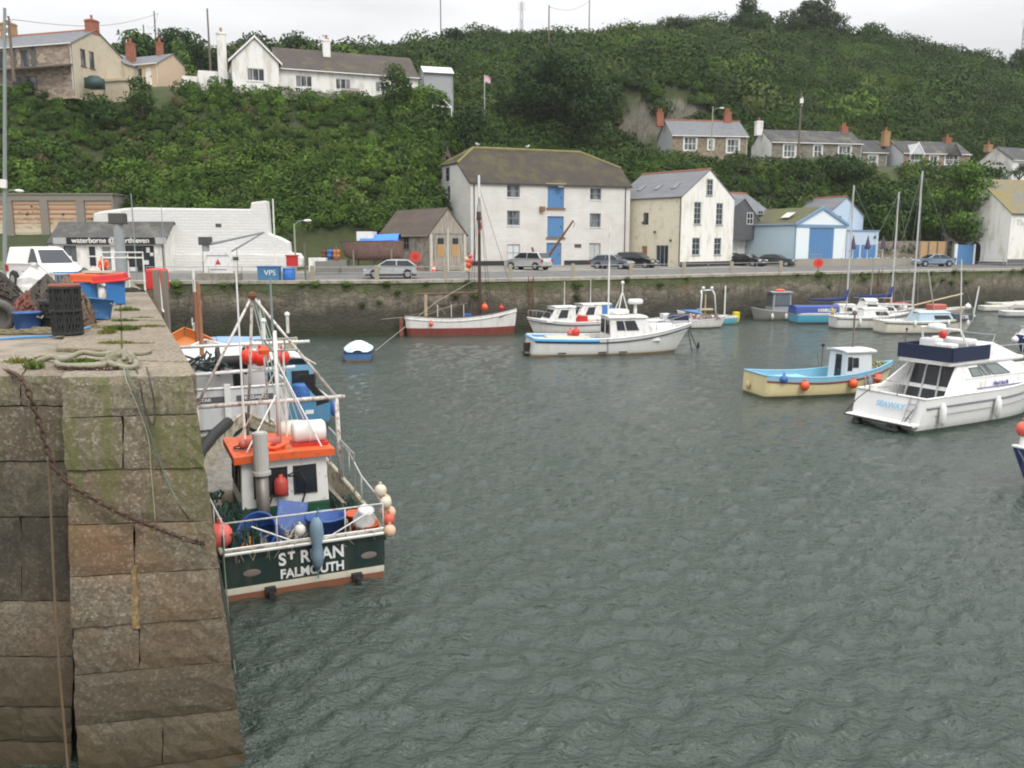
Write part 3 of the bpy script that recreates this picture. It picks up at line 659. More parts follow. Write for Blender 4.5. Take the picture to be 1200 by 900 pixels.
for hx, hzz, in ((-.7, 3.0), (.2, 3.6), (.9, 3.1)):
    b.tube([(0, 0, 1.9), (hx, 0, hzz)], .1, 5)
    for i in range(60):
        dd = V((random.gauss(0, 1), random.gauss(0, 1), random.gauss(.15, .8))).normalized(); sd = dd.orthogonal() * .09; c0 = V((hx, 0, hzz))
        b.add([c0 - sd, c0 + sd, c0 + dd * 1.25 + V((0, 0, -.2))], [(0, 1, 2)])
b.build('crown', pm('palm_leaf', (.035, .055, .02), .6), pt, fix=False)
# ================================================================= BUILDINGS
def facade(b, o, u, n, Wd, H, ops, dep=.14):
    """wall face with real openings; o is the lower left corner as seen from outside"""
    o, u, n = V(o), V(u), V(n); up = V((0, 0, 1))
    xs = sorted({0, Wd} | {x for q in ops for x in (q[0], q[0] + q[2])}); zs = sorted({0, H} | {z for q in ops for z in (q[1], q[1] + q[3])})
    at = lambda x, z, y=0.: o + u * x + up * z - n * y
    for x0, x1 in zip(xs[:-1], xs[1:]):
        for z0, z1 in zip(zs[:-1], zs[1:]):
            cx, cz = (x0 + x1) / 2, (z0 + z1) / 2
            if any(q[0] < cx < q[0] + q[2] and q[1] < cz < q[1] + q[3] for q in ops): continue
            b.poly([at(x0, z0), at(x1, z0), at(x1, z1), at(x0, z1)])
    for x, z, w, h in [q[:4] for q in ops]:
        b.poly([at(x, z), at(x, z, dep), at(x, z + h, dep), at(x, z + h)]); b.poly([at(x + w, z), at(x + w, z + h), at(x + w, z + h, dep), at(x + w, z, dep)])
        b.poly([at(x, z + h), at(x, z + h, dep), at(x + w, z + h, dep), at(x + w, z + h)]); b.poly([at(x, z), at(x + w, z), at(x + w, z, dep), at(x, z, dep)])
def barset(b, o, u, n, x0, z0, x1, z1, d0, d1):
    """a bar on a wall: rectangle x0..x1, z0..z1 from d0 to d1 in front of the face"""
    o, u, n = V(o), V(u), V(n); up = V((0, 0, 1)); q = lambda x, z: o + u * x + up * z + n * d1
    b.prism([q(x0, z0), q(x1, z0), q(x1, z1), q(x0, z1)], n * (d0 - d1))
def window(root, o, u, n, x, z, w, h, nx=2, ny=2, fm=None, gm=None, rec=.1, sill=True, fw=.07, name='window', surround=None):
    fm = fm or WHITE; gm = gm or CGLASS; b = M(); d1 = -rec + .05; d0 = -rec
    for a in ((x, z, x + fw, z + h), (x + w - fw, z, x + w, z + h), (x + fw, z, x + w - fw, z + fw), (x + fw, z + h - fw, x + w - fw, z + h)): barset(b, o, u, n, *a, d0, d1)
    for i in range(1, nx): c = x + w * i / nx; barset(b, o, u, n, c - fw * .35, z + fw, c + fw * .35, z + h - fw, d0, d1 - .004)
    for i in range(1, ny): c = z + h * i / ny; barset(b, o, u, n, x + fw, c - fw * .35, x + w - fw, c + fw * .35, d0, d1 - .008)
    f = b.build(name, fm, root); b = M(); barset(b, o, u, n, x + fw * .5, z + fw * .5, x + w - fw * .5, z + h - fw * .5, d0 - .05, d0 + .012); b.build('pane', gm, f)
    if sill: b = M(); barset(b, o, u, n, x - .08, z - .09, x + w + .08, z - .003, -rec - .02, .07); b.build('sill', sill if not isinstance(sill, bool) else fm, f)
    if surround:
        b = M()
        for a in ((x - .16, z - .02, x, z + h + .16), (x + w, z - .02, x + w + .16, z + h + .16), (x, z + h, x + w, z + h + .16)): barset(b, o, u, n, *a, -.02, .035)
        b.build('surround', surround, f)
    return f
def door(root, o, u, n, x, z, w, h, mat, rec=.08, planks=0, name='door', frame=None, handle=True):
    b = M(); barset(b, o, u, n, x + .02, z, x + w - .02, z + h - .02, -rec - .06, -rec)
    if planks:
        for i in range(planks): a = x + .04 + (w - .08) * i / planks; barset(b, o, u, n, a + .012, z + .03, a + (w - .08) / planks - .012, z + h - .06, -rec - .01, -rec + .02)
    dd = b.build(name, mat, root)
    if handle: b = M(); barset(b, o, u, n, x + w * .84, z + h * .45, x + w * .84 + .06, z + h * .45 + .18, -rec, -rec + .09); b.build('handle', BLACK, dd)
    return dd
def sides(Wd, D):
    return {'f': ((0, 0, 0), (1, 0, 0), (0, -1, 0), Wd), 'r': ((Wd, 0, 0), (0, 1, 0), (1, 0, 0), D), 'b': ((Wd, D, 0), (-1, 0, 0), (0, 1, 0), Wd), 'l': ((0, D, 0), (0, -1, 0), (-1, 0, 0), D)}
def chimney(root, x, y, z0, z1, sx, sy, mat, pots=2, potm=None):
    b = M(); b.bx(x - sx / 2, y - sy / 2, z0, x + sx / 2, y + sy / 2, z1 - .22); b.bx(x - sx / 2 - .06, y - sy / 2 - .06, z1 - .22, x + sx / 2 + .06, y + sy / 2 + .06, z1 - .1); b.bx(x - sx / 2 + .03, y - sy / 2 + .03, z1 - .1, x + sx / 2 - .03, y + sy / 2 - .03, z1)
    c = b.build('chimney', mat, root); b = M()
    for i in range(pots): b.lathe([(.13, 0), (.11, .2), (.15, .42), (.15, .5), (.1, .5)], (x + (i - (pots - 1) / 2) * .36 * (sx >= sy), y + (i - (pots - 1) / 2) * .36 * (sx < sy), z1), 8)
    if pots: b.build('chimney_pot', potm or TERRA, c)
    return c
TERRA = pm('terracotta', (.36, .12, .06), .8, .2)
BRICKRED = wall_mat('red_brick', (.33, .11, .06), (.28, .22, .18), .22, .075, .3, .3)
PLASTIC = pm('white_window_plastic', (.74, .74, .73), .35, .06, 2.5, 0, 0, (.54, .5, .42), .25, (1, 1, .35))
SLATE = roof_mat('grey_slate', (.13, .135, .145)); DSLATE = roof_mat('dark_slate', (.042, .042, .044), (.15, .14, .09), .45)
BROWNTILE = roof_mat('brown_tile', (.05, .038, .032), (.1, .085, .035), .4)
MOSSROOF = roof_mat('mossy_slate', (.034, .025, .019), (.075, .066, .02), .55)
def house(name, label, cat, p0, p1, D, He, Hr, wm, rm, axis='x', ops=None, over=.22, group=None, ridge=None, sink=.8, endover=.12, zbase=None, fascia=None, wms=None, rt=.1):
    """gabled building. p0, p1: front corners at ground level. axis: which way the ridge runs"""
    p0, p1 = V(p0), V(p1); d = p1 - p0; Wd = math.hypot(d.x, d.y); z0 = p0.z if zbase is None else zbase
    t = thing(name, label, cat, (p0.x, p0.y, z0), math.atan2(d.y, d.x), group); ops = ops or {}; S_ = sides(Wd, D); b = M()
    per = {}
    for s_, (o, u, n, w) in S_.items():
        oo = [q for q in ops.get(s_, []) if q[1] + q[3] <= He - .05]
        bb = M() if (wms and s_ in wms) else b
        facade(bb, o, u, n, w, He, oo)
        if s_ in 'fblr' and ((axis == 'x') == (s_ in 'lr')):
            o, u = V(o), V(u); bb.poly([o + V((0, 0, He)), o + u * w + V((0, 0, He)), o + u * w / 2 + V((0, 0, Hr))])
        bb2 = bb
        o, u = V(o), V(u); bb.poly([o + V((0, 0, -sink)), o + u * w + V((0, 0, -sink)), o + u * w, o])
        if bb is not b: bb.build('wall', wms[s_], t, fix=False)
    b.build('wall', wm, t, fix=False)
    b = M(); e = endover
    if axis == 'x':
        sl = (Hr - He) / (D / 2); y0, z0_ = -over, He - sl * over; rz_ = Hr + .02
        b.slab([(-e, y0, z0_ + .05), (Wd + e, y0, z0_ + .05), (Wd + e, D / 2, rz_ + .05), (-e, D / 2, rz_ + .05)], rt); b.slab([(Wd + e, D + over, z0_ + .05), (-e, D + over, z0_ + .05), (-e, D / 2, rz_ + .05), (Wd + e, D / 2, rz_ + .05)], rt)
    else:
        sl = (Hr - He) / (Wd / 2); z0_ = He - sl * over; rz_ = Hr + .02
        b.slab([(-over, D + e, z0_ + .05), (-over, -e, z0_ + .05), (Wd / 2, -e, rz_ + .05), (Wd / 2, D + e, rz_ + .05)], rt); b.slab([(Wd + over, -e, z0_ + .05), (Wd + over, D + e, z0_ + .05), (Wd / 2, D + e, rz_ + .05), (Wd / 2, -e, rz_ + .05)], rt)
    r = b.build('roof', rm, t); b = M()
    if ridge:
        if axis == 'x': b.tube([(-e, D / 2, Hr + .08), (Wd + e, D / 2, Hr + .08)], .12, 6)
        else: b.tube([(Wd / 2, -e, Hr + .08), (Wd / 2, D + e, Hr + .08)], .12, 6)
        b.build('ridge_tiles', ridge, r)
    b = M()      # gutters and downpipe
    if axis == 'x': b.tube([(-e, -over - .04, z0_ + .0), (Wd + e, -over - .04, z0_ + .0)], .06, 6); b.tube([(Wd - .12, -over - .03, z0_), (Wd - .12, -.06, z0_ - .4), (Wd - .12, -.06, .1)], .04, 5)
    else: b.tube([(-over - .04, -e, z0_), (-over - .04, D + e, z0_)], .06, 6); b.tube([(-over - .03, .1, z0_), (-.06, .1, z0_ - .4), (-.06, .1, .1)], .045, 5)
    b.build('gutter', fascia or WHITE, t)
    for s_, L_ in ops.items():
        o, u, n, w = S_[s_]
        for q in L_:
            x, z, ww, h = q[:4]; kw = dict(q[4]) if len(q) > 4 else {}
            up_ = z + h > He - .05
            if up_: kw['rec'] = -.02
            if kw.pop('door', None) is not None:
                mt = q[4]['door']; kw.pop('nx', None); door(t, o, u, n, x, z, ww, h, mt, **kw)
            else: window(t, o, u, n, x, z, ww, h, **kw)
    return t, Wd
def zpx(py, d): return P(600, py, d).z
RUBBLE = wall_mat('cottage_stone', (.27, .22, .15), (.3, .27, .22), .42, .2, .4, .5)
GREYSTONE = wall_mat('grey_cottage_stone', (.22, .2, .165), (.27, .25, .21), .42, .2, .4, .5)
WHITEWASH = wall_mat('whitewashed_rubble', (.72, .71, .68), (.6, .59, .56), .9, .3, .05, .5, None, None, .9, False, (.55, .52, .46), .05)
CLEANWASH = wall_mat('clean_whitewash', (.78, .78, .76), (.62, .62, .6), .8, .26, .05, .8, None, None, .9, False, (.68, .66, .62), .09)
RENDER = pm('white_render', (.74, .73, .7), .85, .07, .8, 0, .15, (.56, .54, .48), .4, (1, 1, .3))
CREAM = pm('cream_render', (.66, .61, .47), .85, .08, .8, 0, .15, (.5, .46, .36), .25)
PALECREAM = pm('pale_cream_render', (.77, .76, .71), .85, .06, .8, 0, .12, (.6, .57, .48), .35, (1, 1, .3))
YELLOW = pm('yellow_cream_render', (.48, .43, .33), .9, .12, .8, 0, .2, (.45, .37, .24), .35)
PEACH = pm('peach_render', (.52, .4, .28), .9, .1, .8, 0, .15)
BLUED = pm('blue_door_paint', (.08, .21, .42), .6, .15, 3, 0, .1, (.12, .25, .42), .25, (3, 3, .2))
GREYGLASS = pm('grey_reflecting_glass', (.1, .12, .14), .1, .3)
def BASE(px, d, z=None):         # building corner at picture column px and forward distance d on the quay
    x = (px - 600) / F * d; p = P(px, 300, d); return V((p.x, d, ground_z(p.x, d) if z is None else z))
# ---- stone house at top left, with a cream gable and rear wing
D0 = 98.
z0 = zpx(110, D0); He = 4.95
a = P(-70, 108, 101); c_ = P(88, 108, 96); a.z = c_.z = z0
dk = pm('dark_window_frame', (.09, .06, .05), .5)
wo = dict(nx=2, ny=1, fm=dk, fw=.09)
h, w = house('stone_house', 'two-storey stone house with cream gable and slate roof at top left of the bank', 'house', a, c_, 7.6, He, He + 2.1, wall_mat('stone_and_pebble', (.34, .27, .21), (.3, .26, .2), .5, .24, .45, .5), SLATE, 'x',
             {'f': [(2.2, 2.75, 1.2, 1.8, wo), (5.4, 2.75, 1.2, 1.8, wo), (8.6, 2.75, 1.0, 1.8, wo), (11.6, 2.75, 1.15, 1.8, wo), (10.2, .3, 3.4, 1.5, dict(nx=3, ny=2, fm=dk, fw=.09))],
              'r': [(1.2, 2.8, .75, 1.8, dict(nx=1, ny=2, fm=dk)), (2.5, 2.8, .75, 1.8, dict(nx=1, ny=2, fm=dk))]}, ridge=TERRA, wms={'r': YELLOW, 'l': YELLOW}, fascia=WHITE)
b = M(); b.slab([(8.2, -1.3, 2.35), (w - .02, -1.3, 2.35), (w - .02, .0, 2.8), (8.2, .0, 2.8)], .12); b.build('porch_roof', BROWNTILE, h)
b = M()
for x in (7.2, 10.2, 12.9):
    b = M()
    for i in range(5): b.bx(x + (.15 if i % 2 == 0 else 0), -.035 - .004 * (i % 2), 2.6 + i * .45, x + (.75 if i % 2 == 0 else .9), 0, 3.06 + i * .45)
    b.build('dark_stone_panel', pm('dark_quoin_stone', (.1, .095, .085), .9, .3, 5), h)
chimney(h, w - .45, 3.8, He + 1.6, He + 3.2, 1.0, 1.1, BRICKRED, 1); chimney(h, w - 11.9, 3.8, He + 1.6, He + 3.6, 1.3, 1.2, pm('tan_chimney', (.32, .2, .1), .9, .3), 2)
b = M(); b.obox((w + 1.4, 1.4, .9), (1.6, 1.3, 1.1), .1); b.ball((w + 1.4, 1.4, 1.45), .72, 10, (1.1, .9, .45)); o = b.build('oil_tank', pm('green_oil_tank', (.02, .05, .045), .5), None, True)
o.matrix_world = Matrix.LocRotScale(h.location, h.rotation_euler, None); tag(o, 'dark green oil tank beside the cream gable of the stone house', 'tank')
# rear wing
cw, sw = math.cos(h.rotation_euler.z), math.sin(h.rotation_euler.z)
def loc2(h, x, y, z=0.): c, s = math.cos(h.rotation_euler.z), math.sin(h.rotation_euler.z); return V((h.location.x + c * x - s * y, h.location.y + s * x + c * y, h.location.z + z))
def part_gable(t, x0, y0, x1, y1, He_, Hr_, wm, rm, axis, z=0.):
    b = M(); b.bx(x0, y0, z - .8, x1, y1, He_)
    if axis == 'x': b.prism([(x0, y0, He_), (x0, y1, He_), (x0, (y0 + y1) / 2, Hr_)], (x1 - x0, 0, 0))
    else: b.prism([(x0, y0, He_), (x1, y0, He_), ((x0 + x1) / 2, y0, Hr_)], (0, y1 - y0, 0))
    wv = b.build('wing', wm, t); b = M()
    if axis == 'x':
        for ya, yb in ((y0 - .2, (y0 + y1) / 2), (y1 + .2, (y0 + y1) / 2)): b.slab([(x0 - .1, ya, He_ - .1), (x1 + .1, ya, He_ - .1), (x1 + .1, yb, Hr_ + .1), (x0 - .1, yb, Hr_ + .1)][::1 if ya < yb else -1], .12)
    else:
        for xa in (x0 - .2, x1 + .2): b.slab([(xa, y1 + .1, He_ - .1), (xa, y0 - .1, He_ - .1), ((x0 + x1) / 2, y0 - .1, Hr_ + .1), ((x0 + x1) / 2, y1 + .1, Hr_ + .1)][::1 if xa < (x0 + x1) / 2 else -1], .12)
    b.build('wing_roof', rm, wv); return wv
wv = part_gable(h, w - 6, 7.62, w + .35, 13.5, 4.3, 6.0, YELLOW, SLATE, 'y')
window(h, (w + .35, 7.62, 0), (0, 1, 0), (1, 0, 0), 2.2, 2.0, 1.0, 1.9, 1, 2, dk, None, -.02, True, .08, 'window', WHITE)
chimney(h, w - 1.0, 10.5, 4.9, 7.2, .8, .8, BRICKRED, 1)
b = M(); b.bx(w + .36, 4.2, -.6, w + 3.0, 9.4, 1.6); b.bx(w + .3, 4.0, 1.62, w + 3.2, 9.6, 1.85); b.build('lean_to', YELLOW, h)
# ---- small tan bungalow behind hedge
a = P(145, 108, 106); c_ = P(187, 108, 104); a.z = c_.z = zpx(103, 106)
h, w = house('tan_bungalow', 'low tan bungalow with grey slate roof between stone house and white bungalow', 'bungalow', a, c_, 5, 2.5, 3.9, PEACH, SLATE, 'x', {'f': [(1.9, .2, 1.1, 1.9, dict(nx=1, ny=2)), (3.4, 0, 1, 2.1, dict(door=WHITE))]}, fascia=WHITE)
chimney(h, w - 1.9, 2.5, 3.2, 5.4, .6, .6, BRICKRED, 1)
# ---- white bungalow
zb = zpx(113, 103)
def zc(p, z=None): p = V(p); p.z = zb if z is None else z; return p
a = zc(P(326, 110, 102)); c_ = zc(P(490, 110, 108))
wo = dict(nx=3, ny=1, fm=PLASTIC, fw=.08)
h, w = house('white_bungalow', 'long white rendered bungalow with dark tiled roof and gabled bay on the bank top', 'bungalow', a, c_, 8.2, 3.1, 6.0, RENDER, BROWNTILE, 'x',
             {'f': [(2.0, 1.0, 1.9, 1.35, wo), (6.6, .95, 1.8, 1.35, wo), (11.3, .9, 1.8, 1.35, wo), (14.6, .5, 1.0, 1.5, dict(nx=2, ny=1, fm=PLASTIC))]}, over=.35, fascia=PLASTIC, sink=1.2)
# gabled bay at its left end
b = M(); X0, X1, Y0 = -5.0, .02, -1.3
facade(b, (X0, Y0, -1.2), (1, 0, 0), (0, -1, 0), X1 - X0, 4.6, [(1.55, 2.35, 1.9, 1.35), (1.5, .55, 1.3, .5)]); b.poly([(X0, Y0, 3.4), (X1, Y0, 3.4), ((X0 + X1) / 2, Y0, 5.75)])
b.poly([(X0, 7, -1.2), (X0, Y0, -1.2), (X0, Y0, 3.4), (X0, 7, 3.4)]); b.poly([(X1, Y0, -1.2), (X1, 1, -1.2), (X1, 1, 3.4), (X1, Y0, 3.4)])
gb = b.build('gabled_bay', RENDER, h, fix=False)
window(h, (X0, Y0, -1.2), (1, 0, 0), (0, -1, 0), 1.55, 2.35, 1.9, 1.35, 3, 1, PLASTIC); window(h, (X0, Y0, -1.2), (1, 0, 0), (0, -1, 0), 1.5, .55, 1.3, .5, 2, 1, PLASTIC)
b = M(); xm = (X0 + X1) / 2
b.slab([(X0 - .35, 7, 3.1), (X0 - .35, Y0 - .2, 3.1), (xm, Y0 - .2, 5.9), (xm, 7, 5.9)], .14); b.slab([(X1 + .35, Y0 - .2, 3.1), (X1 + .35, 7, 3.1), (xm, 7, 5.9), (xm, Y0 - .2, 5.9)], .14); b.build('bay_roof', BROWNTILE, gb)
b = M(); b.prism([(X0 - .4, Y0 - .24, 2.95), (X0 - .4, Y0 - .24, 3.2), (xm, Y0 - .24, 6.02), (X1 + .4, Y0 - .24, 3.2), (X1 + .4, Y0 - .24, 2.95), (xm, Y0 - .24, 5.75)], (0, .05, 0)); b.build('bargeboard', PLASTIC, gb)
text('lettering', 'B+B', 1.15, h, (1.6, -.03, .45), (1, 0, 0), (0, 0, 1), pm('black_lettering', (.02, .02, .02), .6), .02, 'CENTER', .03)
chimney(h, 6.2, 3.2, 4.2, 7.2, .85, .7, RENDER, 1); chimney(h, X0 - .9, .5, -.8, 6.4, .95, .8, RENDER, 1, pm('tan_chimney', (.32, .2, .1), .9, .3))
b = M(); b.bx(X0 - 3.5, 1.2, -1.4, X0 - .05, 5, 2.35); b.bx(X0 - 5.2, 2.6, -1.4, X0 - 3.55, 6, 1.9); ga = b.build('garage_wing', RENDER, h)
b = M(); b.bx(X0 - 2.3, 1.14, -.9, X0 - 1.0, 1.19, 1.8); b.build('garage_door', pm('grey_white_door', (.55, .56, .55), .5), ga)
b = M(); b.bx(w - 3.0, .4, 0, w + .1, 7.8, 2.9); b.build('end_wing', RENDER, h)
b = M(); b.slab([(w - 3.3, .05, 2.9), (w + .5, .05, 2.9), (w + .5, 4.2, 4.6), (w - 3.3, 4.2, 4.6)], .14); b.build('end_roof', BROWNTILE, h)
b = M(); b.bx(7.2, -1.0, .52, 9.3, -.55, .6); b.bx(7.2, -.58, .6, 9.3, -.52, 1.15)
for x in (7.3, 9.1): b.bx(x, -1.0, 0, x + .1, -.55, .52)
o = b.build('garden_bench', WOOD); o.matrix_world = Matrix.LocRotScale(h.location, h.rotation_euler, None); tag(o, 'wooden garden bench against the front of the white bungalow', 'bench')
b = M(); b.slab([(X1, -3.4, -.05), (w - 1, -2.2, -.05), (w - 1, .3, -.02), (X1, .3, -.02)], .9); o = b.build('bungalow_terrace', CONC); o.matrix_world = Matrix.LocRotScale(h.location, h.rotation_euler, None); struct(o)
b = M()
for x in (2.4, 6.6, 10.8, 15.): b.bx(x - .05, -3.1, -1.2, x + .05, -3.0, .62)
b.tube([(2.4, -3.05, .6), (15, -3.05, .55)], .03, 5); o = b.build('garden_fence', WHITESTEEL); o.matrix_world = Matrix.LocRotScale(h.location, h.rotation_euler, None); tag(o, 'low white post and rail fence in front of the white bungalow', 'fence')
for i, x in enumerate((4.4, 5.7)):
    tree('garden_bush', ['round shrub under the left bungalow window', 'round shrub just left of the garden bench'][i], loc2(h, x, -.9), .8, [(0, 0, .35, .55), (.3, 0, .3, .4)], .14, 260, MID, .05, cat='bush', group='shrubs in front of the white bungalow')
# ---- grey shed right of the bungalow
a = zc(P(497, 100, 113), zpx(108, 113)); c_ = zc(P(531, 100, 114), zpx(108, 113))
house('garden_shed', 'grey corrugated shed with pale roof right of the white bungalow', 'shed', a, c_, 3.2, 2.5, 3.4, pm('grey_sheet', (.33, .34, .35), .7, .15, 2), pm('pale_sheet_roof', (.6, .61, .63), .5, .08, 2), 'x', {}, fascia=STEEL, sink=4)
b = M(); q = [P(507, 123, 98.5), P(529, 126, 98.5)]
for p in (q[0], q[1], (q[0] + q[1]) / 2): b.cyl(p + V((0, 0, -1)), p + V((0, 0, .1)), .05)
b.cyl(q[0], q[1], .05); b.cyl(q[1], q[1] + V((-.9, .3, .9)), .05); tag(b.build('gate_rail', WHITESTEEL), 'white gate rail on the bank below the grey shed', 'railing')
# ---- garages
a = P(-60, 280, 86); c_ = P(136, 280, 86); a.z = c_.z = zpx(290, 86); H_ = zpx(228, 86) - a.z; sc = .086
cols_ = [(-22, 6), (16, 48), (57, 90), (99, 131)]
ops = [((l_ + 60) * sc, (zpx(288, 86) - a.z) if l_ > -9 else .1, (r_ - l_) * sc, (zpx(235, 86) - zpx(288, 86))) for l_, r_ in cols_]
t = thing('garage_block', 'grey concrete garage block with rusty striped up-and-over doors behind the shop', 'garage', a)
b = M(); w = c_.x - a.x; facade(b, (0, 0, 0), (1, 0, 0), (0, -1, 0), w, H_, ops, .3); b.bx(0, .3, -1.5, w, 7, H_ - .02); b.bx(-.1, -.1, H_, w + .1, 7, H_ + .12); b.build('wall', pm('grey_brown_render', (.22, .2, .17), .9, .15, 1, 0, .2), t, fix=False)
k = NT('rusty_garage_door'); c = k.n('ShaderNodeTexCoord'); sp2 = k.n('ShaderNodeSeparateXYZ', {0: c.outputs['Object']})
wv_ = k.n('ShaderNodeMath', {0: k.math('MULTIPLY', sp2.outputs['Z'], 2.2)}, operation='FRACT').outputs[0]
rz_ = k.math('ADD', k.n('ShaderNodeMapRange', {'Value': sp2.outputs['Z'], 'From Min': 1.5, 'From Max': 4.6, 'To Min': -.25, 'To Max': .35}).outputs[0], k.noise(k.co('Object', (1, 1, 2.5)), 1.6, 6, .7))
GDOOR = k.done(k.mix(k.math('MULTIPLY', k.ramp(wv_, [(.0, 1), (.3, .85), (.5, .35)]), k.ramp(rz_, [(.3, .1), (.5, 1)])), (.56, .5, .37), (.3, .1, .035)), .7)
for i, q in enumerate(ops):
    x, z, ww, hh = q; b = M(); n_ = 7
    for j in range(n_): b.bx(x + .03, .16 + .03 * (j % 2), z + hh * j / n_, x + ww - .03, .24, z + hh * (j + 1) / n_ - .02)
    d_ = b.build('garage_door', GDOOR, t, label=['rusty cream striped garage door', 'pale striped garage door beside the pole', 'rustiest striped garage door, second from right', 'striped garage door at the right end'][i]); b = M(); b.bx(x + ww * .5 - .1, .1, z + hh * .68, x + ww * .5 + .1, .15, z + hh * .72); b.build('handle', BLACK, d_)
b = M(); b.add([P(-80, 292, 85.9), P(62, 290, 85.9), P(60, 318, 78.5), P(-80, 318, 78.5)], [(0, 1, 2, 3)])
struct(b.build('grass_bank', pm('rough_grass', (.07, .12, .025), .9, .3, 2, 0, .4, (.12, .115, .07), .5)))
# ---- surf shop
d0 = 74; a = BASE(58, 74.5); c_ = BASE(193, 74.5); sc = (c_.x - a.x) / 135
He = zpx(284, 74.5) - a.z; X = lambda px: (px - 58) * sc; Zz = lambda py: zpx(py, 74.5) - a.z
SASH = pm('dark_timber', (.05, .04, .035), .5)
h, w = house('surf_shop', 'low white surf shop with mossy dark roof and black name board', 'shop', a, c_, 4.6, He, He + 1.75, RENDER, roof_mat('lichened_slate', (.06, .058, .055), (.14, .14, .12), .5), 'x',
             {'f': [(X(75), Zz(308), 15 * sc, 20 * sc, dict(nx=2, ny=1, fm=SASH, gm=GREYGLASS)), (X(102), Zz(314), 12 * sc, 27 * sc, dict(nx=1, ny=2, fm=WHITE, gm=GLASS, sill=False, fw=.16)), (X(120), .02, 10 * sc, 2.15, dict(door=pm('grey_door', (.2, .22, .22), .5))), (X(136), Zz(318), 45 * sc, 30 * sc, dict(nx=3, ny=1, fm=SASH, gm=GLASS))],
              'l': [(2.8, 1.4, .6, .6, dict(nx=1, ny=1, fm=SASH))]}, over=.15, fascia=BLACK)
b = M(); b.bx(X(82), -.36, Zz(285.5), X(184), -.24, Zz(278.3)); sg = b.build('name_board', pm('black_board', (.012, .012, .012), .4), h)
text('lettering', 'waterborne @ porthleven', .62, sg, (X(133), -.375, Zz(282)), (1, 0, 0), (0, 0, 1), WHITE, .012, 'CENTER', .012, 1.0)
for x0, x1 in ((66, 81), (185, 197)):
    b = M(); b.bx(X(x0), -.34, Zz(286), X(x1), -.2, Zz(278.5)); b.build('side_panel', pm('grey_panel', (.38, .4, .4), .5), h)
random.seed(5)
for px, py, wd, ht, m_ in ((79, 300, 5, 12, 0), (172, 290, 4, 6, 0), (176, 296, 4, 4, 0), (168, 305, 6, 5, 1), (151, 313, 9, 7, 0)): b = M(); b.bx(X(px), -.02, Zz(py + ht), X(px + wd), -.01, Zz(py)); b.build('window_poster', pm('poster_paper', (.6, .62, .6), .6, .3, 4), h)
# low wing right of the shop is part of the whitewashed ruin
PROF = [(109, 320), (109, 250), (122, 247), (145, 244), (160, 243), (293, 245), (294, 237), (312, 235), (315, 274), (327, 278), (338, 284), (339, 296), (350, 297), (354, 303), (354, 309), (330, 313), (321, 322)]
d = 77.; t = thing('whitewashed_ruin', 'tall whitewashed rubble wall of a roofless ruin stepping down to the right', 'wall', (P(230, 300, d).x, d, 4.1)); b = M()
b.prism([P(x, y, d) - t.location + V((0, 0, -.25 if y > 308 else 0)) for x, y in PROF], (0, 1.1, 0)); o = b.build('rubble_wall', CLEANWASH, t)
sb = o.modifiers.new('bevel', 'BEVEL'); sb.width = .12; sb.segments = 2
b = M(); a_ = P(109, 300, d - .05) - t.location; b.prism([P(197, y, d) - t.location + V((0, -.4, 0)) for y in (321, 299)] + [P(x, y, d) - t.location + V((0, -.4, 0)) for x, y in ((285, 298), (338, 301), (338, 318), (318, 322))], (0, .39, 0)); b.build('buttress', CLEANWASH, t)
for x, y in ((254, 264), (276, 303), (196, 294)):
    b = M(); p = P(x, y, d - .45) - t.location; b.bx(p.x - .25, -.44 if y > 290 else -.03, p.z - .15, p.x + .25, -.36 if y > 290 else .05, p.z + .15); b.build('vent', pm('dark_plaque', (.06, .06, .06), .6), t)
# ---- weathered boat shed
a = BASE(503, 77); c_ = BASE(546, 79.5)
PLANK = pm('weathered_planks', (.23, .19, .155), .95, .35, 2.2, 0, .4, (.4, .37, .32), .55, (5, 5, .25))
SHEDR = pm('patchy_shed_render', (.36, .33, .28), .95, .25, 1.2, 0, .4, (.2, .17, .14), .5)
OSB = pm('board_panel', (.42, .25, .1), .8, .2)
h, w = house('boat_shed', 'shabby timber boat shed with brown roof and boarded double doors', 'shed', a, c_, 8.6, 3.4, 5.6, SHEDR, roof_mat('brown_sheet_roof', (.075, .055, .045), (.1, .085, .06), .5, (1.2, .6)), 'y', {'l': [(3.0, 1.9, 2.2, 1.2, dict(nx=4, ny=2, fm=WOOD, gm=GLASS))]}, over=.25, sink=1.2, fascia=WOOD)
b = M(); b.prism([(0, -.06, 3.35), (w, -.06, 3.35), (w / 2, -.06, 5.55)], (0, .05, 0)); b.build('plank_gable', PLANK, h)
for i, x in enumerate((.5, w / 2 + .1)):
    b = M(); pw = (w / 2 - .6) / 6
    for j in range(6): b.bx(x + j * pw + .008, -.09, .1, x + (j + 1) * pw - .008, -.02 - random.uniform(0, .02), 3.2)
    dd = b.build('plank_door', PLANK, h); b = M(); b.bx(x + .35, -.12, 1.3, x + 1.0, -.085, 2.4); b.build('boarding', OSB, dd); b = M(); b.bx(x + .35, -.12, 2.42, x + 1.0, -.085, 2.95); b.build('door_pane', GLASS, dd)
b = M(); b.bx(.05, -.1, 0, .3, -.01, 3.3); b.bx(w - .28, -.1, 0, w - .03, -.01, 3.3); b.bx(w / 2 - .1, -.1, 0, w / 2 + .06, -.02, 3.8); b.build('door_posts', pm('pale_flaking_paint', (.5, .47, .41), .9, .2, 4), h)
